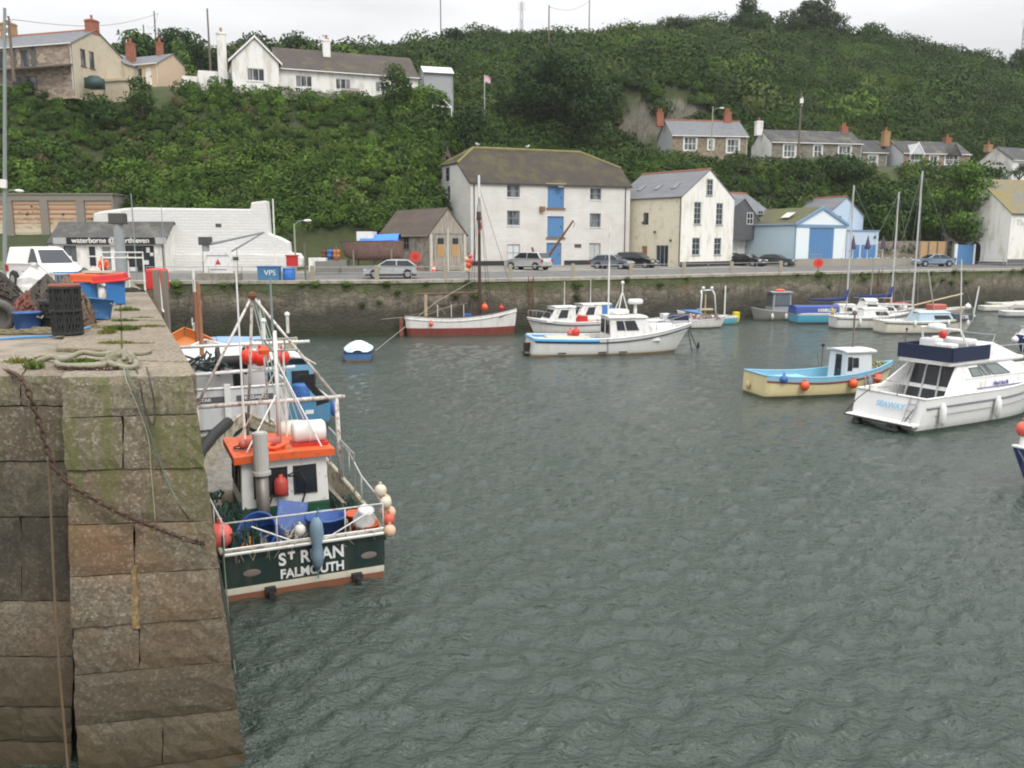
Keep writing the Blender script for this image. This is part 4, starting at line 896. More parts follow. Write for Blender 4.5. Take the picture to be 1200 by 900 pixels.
# ---- white warehouse
a = BASE(552, 89.0); c_ = BASE(737, 95.5); d_ = c_ - a; w = math.hypot(d_.x, d_.y); rz = math.atan2(d_.y, d_.x); D = 9.5
t = thing('white_warehouse', 'three-storey white rubble warehouse with brown half-hipped roof and blue loading doors', 'warehouse', a, rz)
s = w / 185; He = zpx(213, 89) - a.z; Hr = He + 3.9; hip = 2.5; GH = He + 2.1
fx = lambda px: (px - 552) * w / 185 * (1 + .0004 * (px - 552) - .0004 * 185 * ((px - 552) / 185)); fz = lambda py, px=552: (zpx(py, 89 + 6.5 * (px - 552) / 185) - a.z)
bf = dict(nx=2, ny=2, fm=pm('blue_grey_frame', (.2, .24, .3), .5), gm=CGLASS, fw=.09, sill=RENDER)
wins = [(fx(592), fz(231, 592), fx(606.5) - fx(592), 1.28), (fx(592), fz(264, 592), fx(606.5) - fx(592), 1.5), (fx(688), fz(234, 688), fx(701.5) - fx(688), 1.25), (fx(688), fz(266.5, 688), fx(701.5) - fx(688), 1.5)]
gw = (fx(688), fz(302.5, 688), 1.35, 1.6); ld = (fx(592), .45, 1.45, 1.75)
bd = [(fx(638), fz(243.5, 638), 1.9, 2.2), (fx(638), fz(278, 638), 1.9, 2.2), (fx(637), .0, 1.75, 2.35)]
b = M(); facade(b, (0, 0, 0), (1, 0, 0), (0, -1, 0), w, He, wins + [gw, ld] + bd, .25)
lw = [(6.0, He + .45, .85, 1.45), (6.0, fz(264) + .45 + 2.1, .85, 1.5), (6.0, fz(305) + 1.7, .85, 1.4)]
lw = [(3.9, 6.9, .85, 1.5), (3.9, 3.4, .85, 1.3)]
facade(b, (0, D, 0), (0, -1, 0), (-1, 0, 0), D, He, lw, .25)
fy = (GH - He) / (Hr - He) * D / 2
for x in (0, w): b.poly([(x, D, He), (x, 0, He), (x, fy, GH), (x, D - fy, GH)])
b.poly([(w, 0, 0), (w, D, 0), (w, D, He), (w, 0, He)]); b.poly([(0, D, 0), (w, D, 0), (w, D, He), (0, D, He)]); b.poly([(0, 0, -1), (w, 0, -1), (w, 0, 0), (0, 0, 0)])
b.build('wall', WHITEWASH, t, fix=False)
b = M(); o_ = .18
E = [(-o_, -o_, He - .1), (w + o_, -o_, He - .1), (w + o_, D + o_, He - .1), (-o_, D + o_, He - .1)]; RL, RR = (hip, D / 2, Hr), (w - hip - 1.2, D / 2, Hr)
GL0, GL1 = (-o_, fy, GH), (-o_, D - fy, GH); GR0, GR1 = (w + o_, fy, GH), (w + o_, D - fy, GH)
b.slab([E[0], E[1], GR0, RR, RL, GL0], .14); b.slab([E[2], E[3], GL1, RL, RR, GR1], .14); b.slab([GL1, GL0, RL], .12); b.slab([GR0, GR1, RR], .12)
rf = b.build('roof', MOSSROOF, t); b = M(); b.tube([RL, RR], .16, 6); b.tube([RL, GL0], .13, 6); b.tube([RL, GL1], .13, 6); b.tube([RR, GR0], .13, 6); b.build('ridge_tiles', pm('mossy_ridge', (.2, .18, .07), .95, .4, 2), rf)
b = M(); b.bx(-.03, -.24, He - .2, w + .03, -.12, He - .05); b.tube([(w - .6, -.08, 0), (w - .6, -.08, He - .1)], .05, 5); b.tube([(.35, -.08, 0), (.35, -.08, He - .1)], .05, 5); b.build('gutter', SASH, t)
b = M(); b.bx(-.03, -.03, 0, fx(636), -.01, .5); b.bx(fx(658), -.03, 0, w, -.01, .5); b.build('dark_plinth', pm('black_plinth', (.03, .03, .03), .8), t)
U, Nn = (1, 0, 0), (0, -1, 0)
for q in wins: window(t, (0, 0, 0), U, Nn, *q, rec=.18, **bf)
window(t, (0, 0, 0), U, Nn, *gw, nx=2, ny=1, fm=pm('blue_grey_frame', (.2, .24, .3)), gm=pm('pale_blind', (.45, .47, .46), .4), rec=.15, sill=RENDER); window(t, (0, 0, 0), U, Nn, *ld, nx=2, ny=2, fm=pm('blue_grey_frame', (.2, .24, .3)), gm=pm('white_blind', (.6, .62, .62), .4), rec=.12, sill=False)
for q in lw: window(t, (0, D, 0), (0, -1, 0), (-1, 0, 0), *q, nx=1, ny=2, fm=bf['fm'], gm=GLASS, rec=.18, sill=RENDER)
window(t, (0, D, 0), (0, -1, 0), (-1, 0, 0), 3.9, He + .35, .85, 1.5, 1, 2, bf['fm'], GLASS, -.02, RENDER)
for i, q in enumerate(bd):
    door(t, (0, 0, 0), U, Nn, *q, BLUED, .15, 6, 'loading_door' if i < 2 else 'door')
    if i < 2: b = M(); barset(b, (0, 0, 0), U, Nn, q[0] - .15, q[1] - .18, q[0] + q[2] + .15, q[1], -.1, .12); b.build('timber_sill', pm('brown_sill', (.2, .13, .08), .9), t)
b = M(); barset(b, (0, 0, 0), U, Nn, bd[0][0] - .2, bd[0][1] + bd[0][3], bd[0][0] + 2.1, bd[0][1] + bd[0][3] + .35, -.1, .06); b.build('lintel', pm('tan_lintel', (.42, .36, .25), .9), t)
b = M(); b.obox((fx(631), -.2, fz(245, 631)), (.5, .35, .5)); b.build('tile_nest_box', pm('brown_box', (.2, .11, .06), .8), t)
b = M(); b.obox((fx(651), -.35, He - .28), (.6, .3, .16)); b.build('lamp', STEEL, t)
b = M(); barset(b, (0, 0, 0), U, Nn, fx(670), fz(290, 670), fx(678), fz(286, 670), 0, .04); b.build('dark_plate', pm('dark_plaque', (.06, .06, .06)), t)
b = M(); p = loc2(t, 1.2, 1.6, 0)
gl = lambda: random.uniform(-.2, .2)
def gull(label, loc, rz, k=1.0):
    g = thing('seagull', label, 'seagull', loc, rz); b = M()
    b.tube([(-.26, 0, .2), (-.15, 0, .2), (0, 0, .2), (.13, 0, .24), (.19, 0, .33), (.24, 0, .38), (.29, 0, .37)], [.02, .07, .1, .085, .05, .055, .03], 8); b.build('body', WHITE, g, True)
    b = M(); b.ball((-.08, .08, .21), .1, 8, (1.7, .3, .6)); b.ball((-.08, -.08, .21), .1, 8, (1.7, .3, .6)); b.build('wings', pm('gull_grey', (.35, .36, .38), .7), g, True)
    b = M(); b.cyl((.29, 0, .365), (.37, 0, .345), .018, .006, 6); b.cyl((0, .04, 0), (0, .04, .14), .012); b.cyl((0, -.04, 0), (0, -.04, .14), .012); b.build('beak_and_legs', pm('gull_yellow', (.6, .4, .08), .5), g); return g
gull('white gull at the left end of the warehouse ridge', loc2(t, hip - .1, D / 2, Hr + .16), 2.6); gull('white gull further along the warehouse ridge', loc2(t, hip + 5.6, D / 2, Hr + .16), .5)
for o in kids(t):
    for ob in [o] + [g for g in kids(o)] + [e for g in kids(o) for e in kids(g)]:
        for v_ in ob.data.vertices: v_.co.x -= 1.5 * (v_.co.y / D) * (1 - v_.co.x / w)
WH = t; WHX, WHZ = fx, fz
# ---- cream and white quayside house with gable to the harbour
a = BASE(797, 91); c_ = BASE(858, 97); sc = math.hypot((c_ - a).x, (c_ - a).y) / 61
He = zpx(230, 91) - a.z; Hr = zpx(199, 94) - a.z
gf_ = dict(nx=2, ny=4, fm=pm('grey_green_frame', (.33, .38, .38), .5), gm=GLASS, sill=pm('grey_sill', (.3, .3, .3), .7), fw=.09)
g2 = dict(gf_, ny=3); fz2 = lambda py: zpx(py, 93) - a.z
h, w = house('quayside_house', 'tall cream quayside house with white gable and long slate roof', 'house', a, c_, 9.5, He, Hr, PALECREAM, SLATE, 'y',
             {'f': [(14 * sc, fz2(263), 8 * sc, 2.35, gf_), (39.5 * sc, fz2(263), 8 * sc, 2.35, gf_), (13 * sc, fz2(299), 9 * sc, 1.85, g2), (38.5 * sc, fz2(299), 8.5 * sc, 1.85, g2), (27 * sc, fz2(228.5), 7 * sc, 1.75, g2)],
              'l': [(4.3, 4.5, .75, 1.3, dict(nx=1, ny=1, fm=SASH, sill=False)), (4.2, 0, .75, 2.2, dict(door=pm('orange_brown_door', (.3, .12, .05), .6))), (6.2, 0, 1.7, 2.3, dict(nx=3, ny=1, fm=pm('grey_green_frame', (.33, .38, .38)), gm=GLASS, sill=False))]}, over=.12, ridge=BRICKRED, wms={'l': CREAM}, fascia=SASH, endover=.05)
for y in (2.0, 4.4, 6.8): b = M(); sl = (Hr - He) / (w / 2); x0 = 1.3; b.slab([(x0, y + .6, He + sl * x0 + .16), (x0, y, He + sl * x0 + .16), (x0 + .9, y, He + sl * (x0 + .9) + .16), (x0 + .9, y + .6, He + sl * (x0 + .9) + .16)], .08); b.build('roof_light', GREYGLASS, h)
b = M(); b.bx(-.02, -.03, -.3, w + .02, -.005, .55); b.build('dark_plinth', pm('black_plinth', (.03, .03, .03)), h)
b = M(); b.bx(-.2, 5.9, 0, -.01, 6.1, 1.2)
for y, z in ((5.1, 4.6), (3.4, 3.6), (1.2, 2.7), (8.4, 3.2)): b.bx(-.2, y, z, -.01, y + .18, z + .22)
b.build('wall_lamp', pm('dark_plaque', (.06, .06, .06)), h)
# ---- slate-hung house behind it
a = BASE(846, 101.5); c_ = BASE(903, 106.5); He = zpx(250, 103) - a.z; sc = math.hypot((c_ - a).x, (c_ - a).y) / 57
HUNG = wall_mat('slate_hanging', (.105, .11, .115), (.07, .07, .075), .3, .22, .15, .2)
h, w = house('slate_hung_house', 'white house with dark slate-hung upper front next to the cream quayside house', 'house', a, c_, 8.5, He, He + 2.6, RENDER, SLATE, 'x', {'f': [(39 * sc, 1.1, 6 * sc, 1.9, dict(nx=2, ny=3, fm=pm('grey_green_frame', (.33, .38, .38)), gm=GLASS)), (39 * sc, 3.9, 6 * sc, 2.4, dict(nx=2, ny=3, fm=pm('grey_green_frame', (.33, .38, .38)), gm=GLASS)), (26 * sc, 0, 5 * sc, 2.3, dict(nx=2, ny=1, fm=SASH, gm=GLASS, sill=False))]}, ridge=BRICKRED, fascia=SASH)
b = M(); ww = 33 * sc; b.prism([(0, -1.2, 2.8), (ww, -1.2, 2.8), (ww, -1.2, He - .9), (ww * .42, -1.2, He + 1.55), (0, -1.2, He + .5)], (0, 2.0, 0)); gb = b.build('slate_hung_gable', HUNG, h)
window(h, (0, -1.2, 0), (1, 0, 0), (0, -1, 0), 17 * sc, 4.6, 1.1, 1.35, 2, 2, PLASTIC, GLASS, -.02, False)
b = M(); b.slab([(ww + .2, -1.3, He - 1.0), (ww + .2, 2.5, He - 1.0), (ww * .42, 2.5, He + 1.7), (ww * .42, -1.3, He + 1.7)], .1); b.slab([(-.2, 2.5, He + .4), (-.2, -1.3, He + .4), (ww * .42, -1.3, He + 1.7), (ww * .42, 2.5, He + 1.7)], .1); b.build('gable_roof', SLATE, gb)
# ---- pale blue boat shed and the blue house behind
PBLUE = pm('pale_blue_boards', (.47, .6, .66), .6, .08, 2, 0, .1, None, .5, (8, 8, .2)); PBLUE2 = pm('very_pale_blue_boards', (.7, .77, .79), .6, .06, 2, 0, .1, None, .5, (8, 8, .2))
BTRIM = pm('mid_blue_trim', (.16, .27, .4), .6)
a = BASE(932, 97.5); c_ = BASE(990, 102); He = zpx(262, 98) - a.z; Hr = zpx(243, 100) - a.z; sc = math.hypot((c_ - a).x, (c_ - a).y) / 58
a_ = a; h, w = house('blue_boat_shed', 'pale blue boat shed with big blue roller door and mossy roof', 'boat shed', a, c_, 9.5, He, Hr, PBLUE2, roof_mat('mossy_sheet_roof', (.07, .06, .045), (.09, .1, .02), .8), 'y', {'f': [(14.5 * sc, 0, 29 * sc, He - .45, dict(door=BLUED, planks=9, handle=False, name='roller_door'))]}, over=.2, wms={'l': PBLUE}, fascia=BTRIM)
b = M(); b.prism([(-.25, -.16, He - .28), (-.25, -.16, He + .05), (w / 2, -.16, Hr + .15), (w + .25, -.16, He + .05), (w + .25, -.16, He - .28), (w / 2, -.16, Hr - .25)], (0, .12, 0)); b.bx(0, -.1, He - .38, w, -.005, He - .08); b.build('bargeboard', BTRIM, h)
b = M(); b.slab([(.9, 3.2, He + .75), (.9, 2.0, He + .75), (2.0, 2.0, He + 1.35), (2.0, 3.2, He + 1.35)], .05); b.build('roof_light', pm('pale_roof_light', (.5, .5, .45), .4), h)
a = BASE(966, 107); c_ = BASE(1009, 110.5); He = zpx(252, 108) - a.z; Hr = zpx(234, 109) - a.z
BHOUSE = pm('sky_blue_render', (.46, .56, .67), .7, .06, 1)
h, w = house('blue_house', 'sky blue gabled house with slate roof behind the boat shed', 'house', a, c_, 14, He, Hr + .3, BHOUSE, SLATE, 'y', {'f': [(1.3, He - .9, 1.4, .8, dict(nx=3, ny=1, fm=BTRIM, gm=GLASS, sill=False))]}, over=.15, ridge=BRICKRED, fascia=BTRIM)
a = BASE(1008, 106); c_ = BASE(1028, 107.5); He = zpx(271, 106) - a.z; b = M()
t = thing('blue_annex', 'low flat-roofed sky blue annex with dark blue doors beside the parasols', 'building', a, math.atan2((c_ - a).y, (c_ - a).x)); wd = (c_ - a).length; b.bx(-2.6, 0, -.5, wd, 6, He); b.build('wall', BHOUSE, t); b = M(); b.bx(-2.7, -.1, He, wd + .1, 6.1, He + .15); b.build('roof', BTRIM, t)
b = M(); b.bx(-1.9, -.06, 0, -.3, -.005, 2.3); b.build('door', BLUED, t); b = M(); b.bx(.1, -.06, 0, wd - .45, -.005, 2.3); b.build('door', BLUED, t)
b = M(); b.ball((wd - .75, -.08, 3.2), .2, 10, (1, .3, 1)); b.build('wall_lamp', BLACK, t)
# ---- inn at the right edge
a = BASE(1181, 103); c_ = V((a.x + 14, 107.5, a.z)); He = zpx(249, 103) - a.z
h, w = house('harbour_inn', 'pale two-tone harbour inn with mossy hipped roof and arched doorway at right edge', 'inn', a, c_, 10.5, He, He + 4.2, CREAM if False else PALECREAM, roof_mat('lichen_slate', (.14, .135, .12), (.22, .17, .03), .75), 'x', {}, over=.2, sink=1.2, endover=.15, fascia=SASH)
text('lettering', 'The Ship', 1.0, h, (2.6, -.02, He - 1.2), (1, 0, 0), (0, 0, 1), pm('pale_lettering', (.5, .5, .48), .8), .015, 'CENTER', .01)
b = M(); pts = [(0, 0), (1.7, 0), (1.7, 2.0)] + [(.85 + .85 * math.cos(t_ * math.pi / 8), 2.0 + .85 * math.sin(t_ * math.pi / 8)) for t_ in range(1, 9)]
b.prism([(-.03, 5.7 - x, z) for x, z in pts], (.02, 0, 0)); b.build('arched_doorway', BLACK, h)
b = M(); b.bx(-.02, -.04, -.3, w, -.005, .75); b.bx(-.05, .1, -.3, -.004, 6, .45); b.build('dark_plinth', pm('dark_grey_plinth', (.12, .12, .12), .8), h)
a = P(1158, 231, 114); c_ = P(1176, 231, 113.5); a.z = c_.z = 8
b = M(); t = thing('glazed_dormer_house', 'grey slate roof with a glazed flat dormer behind the inn', 'house', a); z_ = zpx(216, 114) - 8; z2 = zpx(233, 114) - 8
b.bx(-1.0, 1, -4, 12, 9, z2 - .6); b.build('wall', PALECREAM, t); b = M(); b.bx(.0, 0, z2 - .5, 3.3, 3, z_ - .3); dm = b.build('dormer', PALECREAM, t); b = M(); b.bx(-.15, -.2, z_ - .3, 3.5, 3, z_ - .12); b.build('dormer_roof', pm('dark_plaque', (.06, .06, .06)), dm)
for i in range(4): b = M(); b.bx(.15 + i * .8, -.03, z2, .8 + i * .8, .01, z_ - .45); b.build('dormer_window', GREYGLASS, dm)
b = M(); b.slab([(-1.4, .6, z2 - .7), (12, .6, z2 - .7), (12, 7, z2 + 2.8), (-1.4, 7, z2 + 2.8)], .15); b.slab([(-1.4, 3, z2 + .9), (-5, 8, z2 + .6), (-3, 14, z2 + 3), (-1.4, 7, z2 + 2.8)], .15); b.build('roof', SLATE, t)
# ---- terraces of stone cottages above
BAYW = dict(nx=3, ny=2, fm=PLASTIC, gm=CGLASS, fw=.1, surround=PLASTIC); SQ = dict(nx=2, ny=2, fm=PLASTIC, gm=CGLASS, fw=.1, surround=PLASTIC)
def cottage(label, pa, pb, da, db, base, eave, rise, D, wm, rm, wins, chim, side=None, ridge=None, group='stone cottages on the hillside', cat='cottage', name='stone_cottage'):
    a = P(pa, base, da); c_ = P(pb, base, db); a.z = c_.z = zpx(base, (da + db) / 2); sc = math.hypot((c_ - a).x, (c_ - a).y) / (pb - pa); He = zpx(eave, da) - a.z
    ops = {'f': [((x - pa) * sc, zpx(y1, da) - a.z, wv * sc, (zpx(y0, da) - zpx(y1, da)), kw) for x, wv, y0, y1, kw in wins]}
    h, w = house(name, label, cat, a, c_, D, He, He + rise, wm, rm, 'x', ops, over=.2, group=group, ridge=ridge, wms={'l': side, 'r': side} if side else None, sink=2.5)
    for x, zt, m_, pots in chim: chimney(h, (x - pa) * sc, D / 2, He + rise - .8, zpx(zt, da) - a.z + .55, .95, .8, m_, pots)
    return h, w, sc
WR = pm('grey_white_render', (.5, .51, .53), .85, .08, 1); 
cottage('stone cottage with red ridge tiles and red chimneys below the bare rock face', 787, 875, 123.5, 125, 190, 158, 2.4, 7, RUBBLE, SLATE, [(801, 14, 160, 176, BAYW), (829, 6, 163, 175, SQ), (851, 14, 162, 178, BAYW)], [(780.5, 132, BRICKRED, 2), (861, 130, BRICKRED, 2)], WR, BRICKRED)
h, w, sc = cottage('long dark-roofed stone cottage with white gable chimney behind the tall pole', 903, 1008, 124.5, 127, 203, 166, 2.0, 6.5, GREYSTONE, DSLATE, [(917, 13, 169, 184, BAYW), (952, 9, 169, 184, SQ), (981, 14, 169, 187, BAYW)], [(899, 143, RENDER, 1), (1000, 147, BRICKRED, 2)], RENDER)
cottage('low stone cottage wing with one window at the end of the long cottage', 1009, 1038, 128.6, 129.3, 205, 178, 1.9, 5, GREYSTONE, DSLATE, [(1016.5, 10, 182, 196, SQ)], [], None)
h, w, sc = cottage('stone cottage with two small dormer gables above the ivy covered tree', 1057, 1135, 127, 129, 205, 179, 2.0, 6.5, wall_mat('pinkish_stone', (.3, .22, .17), (.33, .29, .24), .42, .2, .35, .5), DSLATE, [(1065, 15, 179, 196, BAYW), (1088, 9, 182, 198, SQ), (1106, 15, 180, 192, BAYW)], [(1051, 155, pm('tan_chimney', (.32, .2, .1)), 1), (1124, 161, BRICKRED, 1)], WR)
He = zpx(179, 127) - h.location.z
for x, m_ in ((14.5, PLASTIC), (57, DSLATE)):
    b = M(); b.prism([(x * sc - 1.1, -.45, He - .2), (x * sc + 1.1, -.45, He - .2), (x * sc, -.45, He + 1.35)], (0, 2.6, 0)); g_ = b.build('dormer_gable', WR if m_ is PLASTIC else DSLATE, h)
    b = M(); b.prism([(x * sc - 1.25, -.5, He - .32), (x * sc, -.5, He + 1.55), (x * sc + 1.25, -.5, He - .32), (x * sc + 1.05, -.5, He - .32), (x * sc, -.5, He + 1.25), (x * sc - 1.05, -.5, He - .32)], (0, .1, 0)); b.build('bargeboard', m_, g_)
cottage('white gabled house with dormered grey roof at the right edge', 1185, 1290, 130, 138, 207, 187, 2.1, 6, RENDER, DSLATE, [(1192, 13, 190, 201, BAYW)], [(1177, 172, pm('tan_chimney', (.32, .2, .1)), 1)], RENDER, cat='house', name='white_house', group='stone cottages on the hillside')
b = M(); q = [P(902, 205, 121.5), P(948, 205, 122.5)]; 
# ---- wall, panel fence, gate behind the road at right
STW = wall_mat('garden_rubble', (.3, .26, .2), (.1, .09, .07), .5, .25, .4, .7, None, None, .9, True)
def quaywall(name, label, cat, pa, pb, da, db, top, mat, th=.4, parts='wall'):
    a = BASE(pa, da); c_ = BASE(pb, db); L_ = c_ - a; n = V((-L_.y, L_.x, 0)).normalized() * th; H = zpx(top, (da + db) / 2) - min(a.z, c_.z)
    t = thing(name, label, cat, a); z = V((0, 0, 0)); lo = V((0, 0, -.4)); b = M(); b.prism([lo, lo + L_ * 1, V((L_.x, L_.y, H)), V((0, 0, H))], n); b.build(parts, mat, t); return t, L_, H
quaywall('garden_wall', 'rubble garden wall behind the folded parasols', 'wall', 1026, 1160, 109.5, 112, 283, STW)
t, L_, H = quaywall('panel_fence', 'pale brown board fence panel behind the light blue saloon car', 'fence', 1077, 1108, 106.5, 107, 283, pm('bare_board', (.42, .27, .14), .8, .2, 1.5, 0, .1, None, .5, (3, 3, .2)), .06, 'board_panel')
b = M(); u_ = L_.normalized()
for i in range(4): p = L_ * (i / 3) + V((0, -.09, 0)); b.bx(p.x - .05, p.y - .04, -.2, p.x + .05, p.y + .04, H + .03)
b.build('posts', WOOD, t)
t, L_, H = quaywall('blue_gate', 'bright blue boarded gate between pale posts beside the inn arch', 'gate', 1121, 1140, 106.5, 107, 287, BLUED, .07, 'board_panel')
b = M(); b.bx(-.3, -.15, -.3, 0, .15, H + .1); b.bx(L_.x, L_.y - .15, -.3, L_.x + .2, L_.y + .15, H + .1); b.build('post', PBLUE2, t)
quaywall('terrace_wall', 'low concrete wall along the cafe terrace', 'wall', 925, 1072, 95.5, 101.5, 303.2, pm('terrace_concrete', (.3, .28, .24), .9, .2, 1), .3)
quaywall('low_wall', 'low grey block wall left of the beached boat', 'wall', 370, 400, 71, 72, 306, pm('grey_blocks', (.2, .19, .17), .9, .25, 1.5, 0, .3), .35)
quaywall('kerb_wall', 'low weedy stone wall below the beached boat', 'wall', 400, 470, 71.3, 75.2, 311, pm('grey_blocks', (.2, .19, .17)), .3)
# ================================================================= CARS AND STREET FURNITURE
TYRE = pm('tyre', (.02, .02, .02), .85, .2); ALLOY = pm('alloy', (.4, .4, .41), .35, .1, 3, .7)
HEADL = pm('headlight', (.6, .62, .62), .15, .05); TAILL = pm('tail_light', (.4, .015, .015), .2, .05); PLATE = pm('number_plate', (.6, .5, .1), .5); PLATEW = pm('white_plate', (.65, .65, .62), .5)
def paint(n, c, metal=.0): 
    m = pm('car_paint_' + n, c, .28, .05, 2, metal); m.node_tree.nodes['Principled BSDF'].inputs['Coat Weight'].default_value = .6; return m
KINDS = {'hatch': (4.1, 1.68, .88, 1.45, [(0, .35), (.02, .72), (.25, .93), (1.0, .95), (4.1, .98)], [(.95, .95), (1.75, 1.42), (2.4, 1.47), (3.4, 1.42), (4.0, .98)]),
         'mpv': (4.5, 1.8, .95, 1.65, [], [(.95, .98), (1.75, 1.58), (2.4, 1.66), (3.9, 1.6), (4.4, 1.02)]),
         'saloon': (4.5, 1.72, .88, 1.42, [], [(1.15, .92), (1.95, 1.36), (2.6, 1.42), (3.2, 1.36), (3.95, .97)]),
         'van': (4.1, 1.7, .98, 1.8, [], [(.75, 1.02), (1.45, 1.7), (1.9, 1.8), (4.0, 1.78), (4.08, 1.0)])}
def car(label, loc, rz, pt, kind, cat='car', name='parked_car', group='cars parked along the quay'):
    """local x runs from the nose (0) to the tail"""
    Lc, Wc, belt, top, _, cab = KINDS[kind]; t = thing(name, label, cat, loc, rz, group); h = Wc / 2
    sb = [(0.05, .3), (0, .5), (.04, .68), (.3, .82), (cab[0][0] + .05, belt + .05), (Lc - .1, belt + .08), (Lc - .0, .75), (Lc, .45), (Lc - .08, .28)]
    b = M(); n = len(sb); vs = []
    for y, k_ in ((-h + .1, .0), (-h, 1), (h, 1), (h - .1, 0)):
        for x, z in sb:
            cx = Lc / 2; vs.append(((x - cx) * (1 - .012 * (1 - k_)) + cx, y * (1 - .06 * (abs(x - cx) / cx) ** 4), z if k_ else (z if z < .4 else z - .03)))
    fs = [tuple(range(n)), tuple(range(3 * n, 4 * n))[::-1]] + [(r * n + i, r * n + (i + 1) % n, (r + 1) * n + (i + 1) % n, (r + 1) * n + i) for r in range(3) for i in range(n)]
    b.add(vs, fs); b.build('body', pt, t, bevel=.05)
    b = M(); m = len(cab); wy = lambda z: h - .05 - max(0, z - belt) * .26
    vs = [(x, s * wy(z), z - .02) for s in (-1, 1) for x, z in cab]; b.add(vs, [tuple(range(m)), tuple(range(m, 2 * m))[::-1]] + [(i, (i + 1) % m, m + (i + 1) % m, m + i) for i in range(m)]); b.build('cabin', pt, t, bevel=.04)
    def onside(x, z, s): return (x, s * (wy(z) + .012), z)
    (x0, z0), (x1, z1), (x2, z2), (x3, z3), (x4, z4) = cab; lerp = lambda a, c, u: a + (c - a) * u
    zb, zt = belt + .1, top - .1; xa = lerp(x0, x1, (zb - z0) / (z1 - z0)) + .12; xb = lerp(x0, x1, min(1, (zt - z0) / (z1 - z0))) + .12; xc = lerp(x4, x3, (zb - z4) / (z3 - z4)) - .15; xd = lerp(x4, x3, min(1, (zt - z4) / (z3 - z4))) - .15; xm = (xa + xc) / 2
    for s in (-1, 1):
        spans = [(xa, xb, xm - .04, xm - .04), (xm + .04, xm + .04, xc, xd)] if kind != 'van' else [(xa, xb, xa + .95, xa + .9)]
        for (p, q, r, u) in spans:
            b = M(); b.poly([onside(p, zb, s), onside(r, zb, s), onside(u, zt, s), onside(q, zt, s)]); b.build('side_window', GLASS, t, fix=False)
        b = M(); b.obox((xa + .12, s * (h + .07), belt + .06), (.14, .16, .12)); b.build('wing_mirror', pt, t)
        b = M(); b.obox((Lc * .55, s * (h + .004), .7), (.14, .03, .03)); b.obox((Lc * .78, s * (h + .004), .72), (.14, .03, .03)); b.build('door_handle', BLACK, t)
    for nm, (ax, az), (bx_, bz) in (('windscreen', (x0, z0), (x1, z1)), ('rear_screen', (x4, z4), (x3, z3))):
        sg = -1 if nm == 'windscreen' else 1; b = M(); p = lambda u, s: (lerp(ax, bx_, u) + sg * .03, s * (wy(lerp(az, bz, u)) - .09), lerp(az, bz, u) + .0)
        if not (kind == 'van' and sg > 0): b.poly([p(.1, -1), p(.1, 1), p(.92, 1), p(.92, -1)]); b.build(nm, GLASS, t, fix=False)
    for s in (-1, 1):
        b = M(); b.obox((.1, s * (h - .28), .66), (.22, .36, .15), 0, 0, -.3); b.build('headlight', HEADL, t)
        b = M(); b.obox((Lc - .03, s * (h - .13), .82), (.12, .2, .28)); b.build('tail_light', TAILL, t)
    b = M(); b.bx(-.03, -.26, .42, .03, .26, .52); b.build('number_plate', PLATEW, t); b = M(); b.bx(Lc - .02, -.26, .58, Lc + .03, .26, .69); b.build('number_plate', PLATE, t)
    b = M(); b.bx(-.02, -h + .35, .54, .02, h - .35, .63); b.bx(.1, -h + .06, .2, Lc - .1, h - .06, .34); b.build('grille_and_sill', BLACK, t)
    for x in (.82, Lc - .78):
        for s in (-1, 1):
            a = V((x, s * (h - .19), .31)); c_ = V((x, s * (h + .015), .31)); b = M(); b.cyl((x, s * (h - .22), .33), (x, s * (h + .006), .33), .37, None, 18); wl = b.build('wheel_arch', BLACK, t)
            b = M(); b.cyl(a, c_, .31, None, 18); wl = b.build('wheel', TYRE, t); b = M(); b.cyl(V((x, s * (h - .1), .31)), c_ + V((0, s * .012, 0)), .2, None, 12); b.build('rim', ALLOY, wl)
    return t
def oncar(px, d): return on_quay(px, d) + V((0, 0, .01))
# nose at local x=0; rz 0 = nose to the left of the picture
SILV = paint('silver', (.42, .43, .45)); 
car('silver hatchback driving on the quay in front of the boat shed', oncar(428, 66), R(7), SILV, 'hatch', name='silver_hatchback', group=None)
car('silver people carrier parked tail first beside the blue warehouse door', oncar(597, 82.5) + V((0, .9, 0)), R(-38), paint('pale_silver', (.45, .46, .46)), 'mpv')
car('blue-grey hatchback with bright windscreen parked nose out in front of the warehouse', oncar(739, 84.5), R(150), paint('blue_grey', (.17, .2, .25)), 'hatch')
car('black estate car parked beside the cream house wall', oncar(767, 88.5), R(148), paint('black', (.015, .015, .018)), 'mpv')
car('silver hatchback half hidden behind the black car beside the white gable', oncar(872, 97.5), R(130), paint('grey_silver', (.4, .41, .42)), 'hatch')
car('black saloon in front of the slate-hung house', oncar(892, 94.5), R(128), paint('jet', (.02, .02, .022)), 'saloon')
car('dark green-grey saloon parked by the blue boat shed wall', oncar(929, 95.5), R(148), paint('dark_green', (.06, .075, .07)), 'saloon')
car('light blue saloon parked on the quay edge at right', oncar(1067, 99), R(5), paint('light_blue', (.2, .28, .38)), 'saloon')
v = car('white van parked among the fishing gear on the near pier', (-21.9, 37.6, pz(37.6)), R(143), pm('car_paint_white', (.75, .75, .74), .35, .05), 'van', 'van', 'white_van', None)
v.location = P(80, 335, 37.6); v.location.z = pz(37); 
